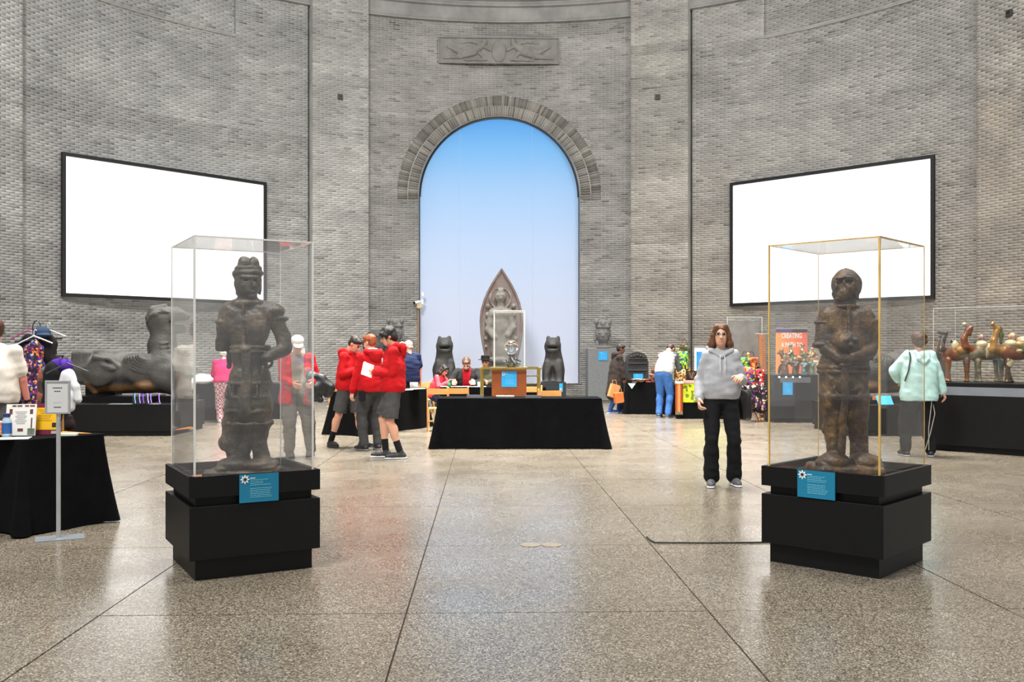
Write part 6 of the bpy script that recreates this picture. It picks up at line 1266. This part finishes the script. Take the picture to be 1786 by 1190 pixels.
def rider(px, d, label, horse, cl, seed, mir=1, sc=1.0):
    S = SD(); s = sc
    g = lambda x, z, y=0.0: (x * mir * s, y * s, z * s)
    S.chain([g(-.13, .30), g(.0, .29), g(.12, .31)], [.085 * s, .075 * s, .08 * s], k=.04); S.chain([g(.13, .34), g(.19, .44), g(.20, .50)], [.06 * s, .045 * s, .04 * s], k=.03); S.cap(g(.20, .51), g(.28, .46), .038 * s, .024 * s, k=.02); S.cap(g(.19, .53), g(.18, .57), .014 * s, .008 * s)
    for x, y in ((-.14, -.05), (-.14, .05), (.12, -.05), (.12, .05)): S.chain([g(x, .26, y), g(x - .01, .14, y), g(x, .02, y)], [.035 * s, .02 * s, .022 * s], k=.02)
    S.chain([g(-.20, .34), g(-.24, .26), g(-.24, .18)], [.025 * s, .022 * s, .012 * s]); S.cap(g(-.02, .36), g(-.01, .50), .055 * s, .05 * s, c=1); S.ell(g(0, .58), (.035 * s, .038 * s, .045 * s), c=2); S.ell(g(0, .62), (.045 * s, .045 * s, .02 * s), c=1); S.chain([g(-.01, .49, -.05), g(.06, .43, -.07), g(.11, .42, -.03)], [.022 * s, .018 * s, .015 * s], c=1); S.chain([g(-.02, .36, -.06), g(.02, .26, -.09), g(.0, .18, -.09)], [.03 * s, .025 * s, .02 * s], c=1)
    S.box(g(0, .008), (.22 * s, .09 * s, .01 * s), rd=.004)
    return setp(link('pottery_rider', S.mesh('pottery_rider', .010, M_GLZ, pal=[horse, cl, (206, 176, 150)], disp=waves(40, .004, 4, seed), amp=.006), None, C(px, d, zf), YAW), label, 'figurine', 'glazed figures in the figurine case')
def attendant(px, d, label, robe, seed, sc=1.0):
    S = SD(); s = sc; S.cap((0, 0, .02 * s), (0, 0, .25 * s), .075 * s, .05 * s); S.cap((-.05 * s, 0, .27 * s), (.05 * s, 0, .27 * s), .04 * s); S.cap((0, -.05 * s, .20 * s), (.05 * s, -.04 * s, .26 * s), .025 * s); S.ell((0, 0, .37 * s), (.035 * s, .04 * s, .05 * s), c=1); S.ell((0, .01 * s, .42 * s), (.04 * s, .042 * s, .03 * s), c=2)
    return setp(link('pottery_attendant', S.mesh('pottery_attendant', .009, M_GLZ, pal=[robe, (206, 172, 146), (50, 40, 34)], disp=waves(40, .004, 4, seed), amp=.006), None, C(px, d, zf), YAW), label, 'figurine', 'glazed figures in the figurine case')
rider(1379, dF + .35, 'amber glazed rider figurine with a green coat', (132, 86, 40), (96, 110, 60), 1, -1, .95); rider(1400, dF + .62, 'cream and brown glazed rider figurine', (196, 170, 110), (150, 100, 50), 2, 1, .98); rider(1417, dF + .42, 'olive glazed rider figurine with an ochre coat', (110, 104, 70), (168, 112, 44), 3, -1, .85)
attendant(1387, dF + .12, 'small dark-robed pottery attendant in the figurine case', (92, 76, 70), 4, .9); attendant(1402, dF + .14, 'small pale blue-robed pottery attendant in the figurine case', (120, 150, 160), 5, .8); attendant(1369, dF + .14, 'small brown-robed pottery attendant in the figurine case', (120, 84, 64), 6, 1.0); attendant(1416, dF + .12, 'small grey-green-robed pottery attendant in the figurine case', (120, 132, 116), 7, .85); attendant(1425, dF + .2, 'small cream-robed pottery attendant in the figurine case', (206, 192, 160), 8, .95)

# ================================================================== CAMEL CASE
cA = np.array((6.07, 13.78)); ax = unit(np.array((.707, -.707))); nn = np.array((.707, .707)); LC, WC = 3.4, .95
cc = cA + ax * LC / 2 + nn * WC / 2; rzc = YAW + math.atan2(ax[1], ax[0]); zP = .985
o = thing('camel_case', 'long black plinth with a grey strip under a glass cover holding glazed camels', 'display case', cw(*cc), rzc)
MB().box((0, 0, .45), (LC, WC, .72), bev=.004).build('lower_block', M_BLK, o); MB().box((0, .02, .045), (LC - .1, WC - .1, .09)).build('toe_base', M_BLK, o); MB().box((0, 0, .87), (LC, WC, .12)).build('grey_strip', mat('grey_strip_paint', (112, 116, 122), rough=.4, var=.1, vs=8), o); MB().box((0, 0, .957), (LC, WC, .056)).build('top_slab', M_BLK, o)
ac3 = acrylic('camel_acrylic', haze=.0); zg = 2.06
for a, sz in (((0, -WC / 2 + .05, (zP + zg) / 2), (LC - .1, .01, zg - zP)), ((0, WC / 2 - .05, (zP + zg) / 2), (LC - .1, .01, zg - zP)), ((-LC / 2 + .05, 0, (zP + zg) / 2), (.01, WC - .1, zg - zP)), ((LC / 2 - .05, 0, (zP + zg) / 2), (.01, WC - .1, zg - zP)), ((0, 0, zg), (LC - .1, WC - .1, .01))): MB().box(a, sz).build('acrylic_panel', ac3, o)
for sy in (-1, 1): MB().box((0, sy * (WC / 2 - .05), zg), (LC - .1, .008, .008)).build('acrylic_edge', E_WHT, o)
for sx in (-1, 1):
    for sy in (-1, 1): MB().box((sx * (LC / 2 - .05), sy * (WC / 2 - .05), (zP + zg) / 2), (.006, .006, zg - zP)).build('acrylic_edge', E_WHT, o)
def camel(label, d, ox, pal, build, seed):
    S = SD(d / F, ox, 615 + (CAM_H - zP) / d * F); S.px = True; build(S); pb_ = 615 + (CAM_H - zP) / d * F
    return setp(link('glazed_camel', S.mesh('glazed_camel', .0078, M_GLZ, pal=pal, disp=waves(30, .004, 5, seed), amp=.006, cut=.0), None, C(ox, d, zP + .001), YAW), label, 'figurine', 'glazed camels in the long case')
AMB = (128, 68, 24); OCH = (168, 118, 44); CRM = (214, 196, 150); DRK = (46, 34, 32); GRT = (128, 112, 86); GRN = (96, 104, 48)
def legs(S, xs, top, bot, c, r=6):
    r = r * .74
    for x, y, k_ in xs: S.chain([(x, top, y), (x + k_ * .4, (top + bot) / 2, y), (x + k_, bot - 3, y)], [r, r * .62, r * .66], k=.02, c=c); S.ell((x + k_ - 1, bot - 1.5, y - .01), (r * .95, .05, 2.4), k=.01, c=c)
def bA_(S):
    b = S.oz; S.chain([(1652, 618), (1668, 620), (1686, 618)], [10.5, 9.5, 10.5], k=.05, c=0, fl=.9); legs(S, ((1651, -.06, 1), (1656, .06, -1), (1684, -.06, -1), (1688, .06, 1)), 628, b, 0, 6.5)
    S.chain([(1650, 614), (1641, 610), (1643, 596), (1648, 586)], [6.5, 7, 5.2, 4.4], k=.02, c=1); S.cap((1648, 583), (1637, 580), 4.2, 2, k=.01, c=1); S.cap((1646, 586), (1638, 588), 2.4, 1.5, k=.006, c=1); S.cap((1637, 581), (1635, 579), 2, 1.3, c=1); S.ell((1651, 581), (2, .03, 3), c=1); S.ell((1668, 606), (8, .09, 8), c=2); S.ell((1664, 602, -.03), (5, .05, 8), c=3); S.ell((1672, 612, -.08), (9, .05, 7), c=2); S.ell((1662, 596), (4, .04, 4), c=1)
camel('glazed amber camel with a dark raised head', 14.15, 1668, [AMB, DRK, OCH, CRM], bA_, 1)
def bB_(S):
    b = S.oz; S.chain([(1702, 618), (1722, 616), (1742, 616)], [12.5, 12, 12], k=.05, c=0, fl=.9); legs(S, ((1703, -.06, 2), (1709, .07, -1), (1740, .06, 3), (1744, -.06, -2)), 630, b, 0, 7)
    S.chain([(1697, 612), (1684, 606), (1681, 592), (1687, 578)], [8, 6.5, 5.4, 4.8], k=.02, c=1); S.cap((1687, 576), (1695, 571), 4.8, 2.6, k=.01, c=1); S.cap((1688, 579), (1696, 577), 2.6, 1.6, k=.006, c=1); S.cap((1694, 572), (1692, 585), 3.5, 2, c=1); S.ell((1682, 566), (4, .04, 4), c=2); S.ell((1712, 602), (9, .1, 8), c=2); S.ell((1712, 590), (5, .05, 7), c=3); S.ell((1724, 606), (11, .12, 7), c=2); S.torus((1716, 614, 0), 12, 1.5, axis='x', c=2)
camel('glazed grey-tan camel looking back over its shoulder', 14.05, 1715, [GRT, AMB, CRM, (170, 130, 116)], bB_, 2)
def bC_(S):
    b = S.oz; S.chain([(1754, 616), (1772, 616), (1796, 616)], [12, 12, 12], k=.05, c=0, fl=.9); legs(S, ((1754, -.07, -2), (1760, .07, 8), (1792, -.07, 0), (1797, .07, 4)), 630, b, 1, 7)
    S.chain([(1750, 612), (1733, 610), (1733, 594), (1738, 578)], [8.5, 7, 5.6, 5], k=.02, c=2); S.cap((1739, 574), (1731, 566), 4.6, 2.4, k=.01, c=2); S.cap((1731, 566), (1733, 562), 3, 1.6, c=2); S.cap((1734, 572), (1729, 572), 2.2, 1.5, c=2); S.chain([(1744, 572), (1747, 584), (1746, 598)], [3, 3.5, 2.5], c=3); S.ell((1756, 634, -.09), (6, .03, 7), c=4); S.ell((1763, 600), (9, .11, 7), c=4); S.ell((1766, 588), (6, .07, 7), c=5); S.ell((1775, 602, -.05), (9, .08, 8), c=2); S.ell((1782, 606, -.10), (10, .06, 11), c=3); S.ell((1784, 594), (9, .09, 8), c=4); S.cap((1770, 612, -.11), (1790, 612, -.12), 2, 2, c=4)
camel('glazed ochre camel carrying cream packs, its mouth open', 13.75, 1768, [AMB, (88, 60, 30), OCH, GRN, CRM, (206, 160, 120)], bC_, 3)

# ================================================================== CRAFT STALLS
M_LIME = multicolour('lime_batik_print', [(196, 206, 20), (150, 176, 24), (214, 216, 60), (96, 120, 24), (206, 200, 30), (176, 190, 26)], 17)
lm = bpy.data.objects['draped_table.005'] if 'draped_table.005' in bpy.data.objects else T_LIME
rn = MB(); rn.box((-.06, -.37, .55), (1.02, .012, .40)); rn.box((-.06, 0, .750), (1.02, .74, .010)); rn.build('lime_runner', M_LIME, T_LIME)
MC1 = multicolour('bright_weave', [(200, 40, 40), (40, 90, 170), (230, 180, 40), (30, 120, 60), (220, 110, 30), (120, 40, 120), (30, 26, 30)], 32)
MC2 = multicolour('earth_weave', [(150, 84, 40), (190, 140, 90), (90, 50, 30), (210, 190, 160), (60, 40, 34)], 36); MC3 = multicolour('green_weave', [(40, 120, 50), (90, 160, 60), (30, 80, 120), (200, 190, 60), (24, 50, 30)], 28)
dT = 21.6
def small(name, label, cat, px, d, z, prof, m, group=None, n=16, sx=1.0):
    mb = MB(); mb.lathe(prof, n=n, sx=sx); o = mb.build(name, m, None, True, loc=C(px, d, z)); return setp(o, label, cat, group)
BOWL = [(.04, 0), (.09, .02), (.13, .07), (.12, .07), (.08, .03), (.001, .02)]
zc_ = .727
for i, (px, d_, m_, lb) in enumerate(((1104, 21.90, cmat('pottery', (70, 50, 44), rough=.5), 'dark shallow bowl at the end of the craft table'), (1116, 21.85, MC2, 'shallow woven basket of trinkets on the craft table'), (1124, 22.05, cmat('pottery', (150, 110, 70), rough=.5), 'tan shallow bowl on the craft table'), (1110, 22.20, cmat('pottery', (196, 188, 178), rough=.5), 'pale shallow bowl at the back of the craft table'))): small('bowl', lb, 'bowl', px, d_, zc_, BOWL, m_)
S = SD(); S.cap((0, 0, .02), (0, 0, .16), .06, .045); S.cap((-.06, 0, .17), (.06, 0, .17), .035); S.ell((0, 0, .27), (.045, .05, .06)); S.cap((.0, -.05, .10), (.05, -.06, .17), .02); S.cap((0, 0, .32), (0, 0, .36), .03, .02); setp(link('carved_figure', S.mesh('carved_figure', .010, cmat('carved_wood', (92, 52, 30), rough=.5, var=.3, vs=12)), None, C(1139, 21.85, zc_), YAW), 'small dark carved wooden figure on the craft table', 'figurine')
MB().box((0, 0, .012), (.30, .20, .02), bev=.004).build('folded_textile', cmat('fabric', (168, 60, 90), rough=.9), None, loc=C(1137, 21.95, zc_), rz=.2); setp(bpy.data.objects['folded_textile'], 'folded crimson textile beside the small carved figure', 'textile')
MB().box((0, 0, .012), (.20, .14, .02), bev=.004).build('white_tray', paint((214, 214, 212)), None, loc=C(1109, 21.9, zc_), rz=.1); setp(bpy.data.objects['white_tray'], 'small white tray on the craft table', 'tray')
MB().prism([(-.09, 0), (.09, 0), (0, -.13)], -.003, .003).build('hanging_pennant', paint((176, 206, 200)), None, loc=C(1102, 21.64, zc_ - .012), rz=YAW); setp(bpy.data.objects['hanging_pennant'], 'small pale pennant hanging from the edge of the craft table', 'pennant')
# bag tree of green and bright bags beside the man in jeans
def bag_shape(w_, h_, d_=.06):
    S = SD(); S.box((0, 0, -h_ * .5), (w_ / 2, d_, h_ / 2), rd=min(.05, d_ * .9)); S.ell((0, 0, -h_ * .72), (w_ * .5, d_ * 1.3, h_ * .3)); return S
def hung_bag(label, px, py, d, w_, h_, m, seed):
    t = thing('fabric_bag', label, 'bag', C(px, d, zof(py, d)), YAW + .2 * ((seed % 5) - 2)); link('bag_body', bag_shape(w_, h_).mesh('bag_body', .014, m, disp=waves(20, .010, 4, seed), amp=.012), t)
    mb = MB(); mb.path([(-w_ * .3, 0, -.02), (-w_ * .12, .02, .12), (w_ * .12, .02, .12), (w_ * .3, 0, -.02)], .007, 6); mb.build('strap', cloth((60, 44, 40)), t); return t
t = thing('bag_tree', 'wooden peg stand behind the bright bags beside the man in jeans', 'stand', C(1191, 21.3, 0), YAW); MB().tube((0, 0, 0), (0, 0, zof(598, 21.3)), .025).build('pole', M_CH, t); MB().lathe([(.22, 0), (.22, .03), (.04, .05)], n=20).build('foot', M_CH, t)
for z in (1.5, 1.25, 1.0): MB().tube((-.16, 0, z), (.16, 0, z), .012).build('peg', M_CH, t)
hung_bag('green print bag hanging high on the peg stand', 1190, 612, 20.9, .26, .42, MC3, 1); hung_bag('dark patterned bag at the top of the peg stand', 1194, 602, 21.2, .24, .36, multicolour('dark_weave', [(40, 40, 34), (60, 70, 40), (30, 26, 24), (90, 84, 50)], 28), 2); hung_bag('earth-toned woven bag hanging low on the peg stand', 1186, 644, 20.8, .26, .36, MC2, 3); hung_bag('red and yellow striped bag on the peg stand', 1196, 640, 20.95, .22, .36, MC1, 4)
S = SD(); S.box((0, 0, .36), (.075, .03, .36), rd=.02)
t = thing('hanging_scarf', 'orange striped scarf hanging from the corner of the lime-covered table', 'scarf', C(1184.5, 20.2, zof(718, 20.2)), YAW); sc_ = zof(669, 20.2) - zof(718, 20.2)
for i, cc_ in enumerate(((150, 70, 34), (196, 104, 50), (226, 150, 90), (176, 84, 36), (120, 56, 30))): MB().box(((i - 2) * .032, .004 * (i % 2), sc_ / 2), (.031, .02, sc_), bev=.003).build('stripe', cloth(cc_), t)
for i in range(8): MB().tube(((i - 3.5) * .02, 0, 0), ((i - 3.5) * .021, 0, -.07), .006, .003, 6).build('tassel', cloth((196, 170, 140)), t)
MB().box((0, 0, sc_ + .02), (.17, .03, .05)).build('header', cloth((170, 190, 190)), t)
zl = .757
for i, (px, d_, lb) in enumerate(((1206, 20.5, 'dark beaded necklace rack at the back of the lime-covered table'), (1212, 20.75, 'second dark bead rack on the lime-covered table, beside the sign'))):
    t = thing('bead_rack', lb, 'rack', C(px, d_, zl), YAW); MB().box((0, 0, .13), (.22, .03, .26), bev=.006).build('board', cloth((26, 22, 22)), t)
    for j in range(5): MB().path([(-.09 + j * .02, -.02, .24), (-.05 + j * .02, -.035, .12 - j * .008), (0 + j * .02, -.02, .24)], .008, 6).build('bead_string', cmat('beads', ((60, 44, 40), (30, 26, 26), (150, 120, 90), (40, 34, 34), (90, 60, 50))[j], rough=.35), t)
MB().box((0, 0, .025), (.14, .1, .05), bev=.004).build('price_card', paint((232, 232, 230)), None, loc=C(1199, 20.42, zl), rz=.1); setp(bpy.data.objects['price_card'], 'small white card on the lime-covered table', 'card')
for i, (px, d_, c_, lb) in enumerate(((1213, 20.35, (176, 112, 58), 'tan wooden box on the lime runner'), (1201, 20.3, (206, 150, 140), 'pink soap block on the lime runner'))): MB().box((0, 0, .03), (.22, .12, .06), bev=.006).build('wooden_box' if i == 0 else 'soap_block', cmat('craft', c_, rough=.6, var=.2), None, loc=C(px, d_, zl), rz=.15 * i); setp(bpy.data.objects['wooden_box' if i == 0 else 'soap_block'], lb, 'box' if i == 0 else 'block')
# bag stand with turned wooden legs behind the woman in grey
t = thing('bag_stand', 'wooden tripod bag stand hung with bright bags behind the woman in grey', 'stand', C(1305, 19.6, 0), YAW); MB().tube((0, 0, .25), (0, 0, zof(618, 19.6)), .022).build('pole', M_CH, t)
for a in range(4): MB().path([(0, 0, .34), (.16 * math.cos(a * PI / 2 + .5), .16 * math.sin(a * PI / 2 + .5), .20), (.27 * math.cos(a * PI / 2 + .5), .27 * math.sin(a * PI / 2 + .5), .012)], .018, 8).build('leg', mat('pale_brown_wood', (150, 112, 88), rough=.5, var=.2), t)
for z in (1.30, 1.05): MB().tube((-.18, 0, z), (.2, 0, z), .012).build('peg', M_CH, t)
MB().ball((0, 0, zof(618, 19.6)), .035).build('finial', M_CH, t)
B1 = multicolour('rainbow_stripe', [(30, 60, 150), (200, 60, 40), (240, 140, 50), (120, 40, 130), (40, 44, 60), (90, 140, 60)], 24); B2 = multicolour('black_embroidery', [(20, 18, 20), (24, 22, 24), (30, 26, 30), (110, 40, 110), (20, 20, 22), (200, 180, 140)], 24); B3 = multicolour('red_embroidery', [(150, 24, 34), (200, 60, 50), (30, 24, 26), (220, 200, 190), (120, 20, 40)], 24); B4 = multicolour('orange_cloth', [(216, 110, 40), (190, 70, 40), (230, 160, 70), (120, 60, 30)], 20)
hung_bag('rainbow striped cloth bag high on the bag stand', 1303, 640, 19.35, .34, .46, B1, 5); hung_bag('green and gold striped cloth bag at the top of the bag stand', 1299, 624, 19.6, .22, .34, MC3, 6); hung_bag('orange cloth bag at the top of the bag stand', 1311, 624, 19.62, .24, .52, B4, 7); hung_bag('red embroidered bag on the outer peg of the bag stand', 1322, 644, 19.5, .26, .50, B3, 8); hung_bag('large black embroidered bag low on the bag stand', 1310, 672, 19.25, .46, .46, B2, 9); hung_bag('black bag with purple flowers low on the bag stand', 1324, 676, 19.45, .34, .52, B2, 10)
mb = MB(); mb.box((0, 0, .30), (.10, .03, .60), ry=.08, bev=.01); setp(mb.build('bark_panel', MC2, None, loc=C(1330, 19.45, .01), rz=YAW), 'narrow brown and cream woven strip leaning by the bag stand', 'textile')

# ================================================================== THINGS ON THE OTHER TABLES
zt2 = .741
for px, w_, d_, c1, lb, h_ in ((829, .25, 14.30, (40, 44, 60), 'dark blue booklet stack on the long draped table', .03), (881, .26, 14.32, (196, 190, 180), 'pale open booklet on the long draped table', .02), (930, .24, 14.30, (26, 26, 28), 'black folder on the long draped table', .025)):
    t = thing('booklet', lb, 'booklet', C(px, d_, zt2), YAW)
    MB().box((0, 0, h_ / 2), (w_, .2, h_), bev=.003).build('pages', paint((130, 130, 130)), t); MB().box((0, 0, h_ + .002), (w_ + .01, .21, .004)).build('cover', paint(c1), t)
zt3 = .751
for px, d_, lb in ((806, 18.48, 'white sheet under the hands of the bearded man'), (834, 18.45, 'white sheets at the edge of the seated table'), (782, 18.5, 'white sheet in front of the coral-topped child')): MB().box((0, 0, .003), (.30, .21, .005)).build('paper_sheet', MATS['white_paper'], None, loc=C(px, d_, zt3), rz=.1)
for o_, lb in zip([x for x in bpy.data.objects if x.name.startswith('paper_sheet')], ('white sheet under the hands of the bearded man', 'white sheets at the edge of the seated table', 'white sheet in front of the coral-topped child')): setp(o_, lb, 'paper')
small('white_cup', 'white paper cup beside the bearded man', 'cup', 836, 18.42, zt3 + .006, [(.03, 0), (.04, .09), (.036, .09), (.027, .01), (.001, .01)], paint((230, 230, 228)))
small('green_jar', 'small green jar between the child and the bearded man', 'jar', 783, 18.36, zt3 + .001, [(.03, 0), (.035, .01), (.035, .06), (.025, .075), (.025, .09)], paint((40, 130, 80)))
for i, (px, d_) in enumerate(((725, 17.55), (702, 17.0))): MB().box((0, 0, .004), (.32, .22, .006), rz=.4).build('white_leaflet', MATS['white_paper'], None, loc=C(px, d_, .741), rz=.5)
setp(bpy.data.objects['white_leaflet'], 'white leaflet at the far end of the table behind the boys', 'paper'); setp(bpy.data.objects['white_leaflet.001'], 'white leaflet on the table behind the tall boy', 'paper')
t = thing('tent_card', 'grey folded tent card on the table behind the boys', 'card', C(722, 17.75, .741), YAW + .3); MB().box((0, -.03, .06), (.14, .004, .13), rx=.4).build('front_face', paint((150, 150, 150)), t); MB().box((0, .03, .06), (.14, .004, .13), rx=-.4).build('back_face', paint((120, 120, 122)), t)
# floor cable and flat outlet plates
mb = MB(); p0, p1 = C(1128, dof(937), .006), C(1340, dof(948), .006); pts = [C(1128, dof(938), .006), C(1134, dof(944), .006), C(1142, dof(948), .006), C(1240, dof(948.5), .006), C(1300, dof(948), .006), C(1343, dof(947.5), .006)]; mb.path([tuple(p) for p in pts], .006, 8); setp(mb.build('floor_cable', paint((22, 22, 22), .5), None), 'thin black cable running along the floor to the amber-edged case', 'cable')
for i, px in enumerate((925, 962)):
    mb = MB(); mb.lathe([(.075, 0), (.075, .003), (.06, .0042), (.001, .0042)], n=24); setp(mb.build('floor_plate', mat('floor_plate_metal', (150, 138, 120), rough=.4, var=.2, vs=20, metal=.3), None, True, loc=C(px, dof(951), .0008)), ('round flush floor plate near the centre joint' if i == 0 else 'round flush floor plate nearer the floor cable'), 'floor plate')
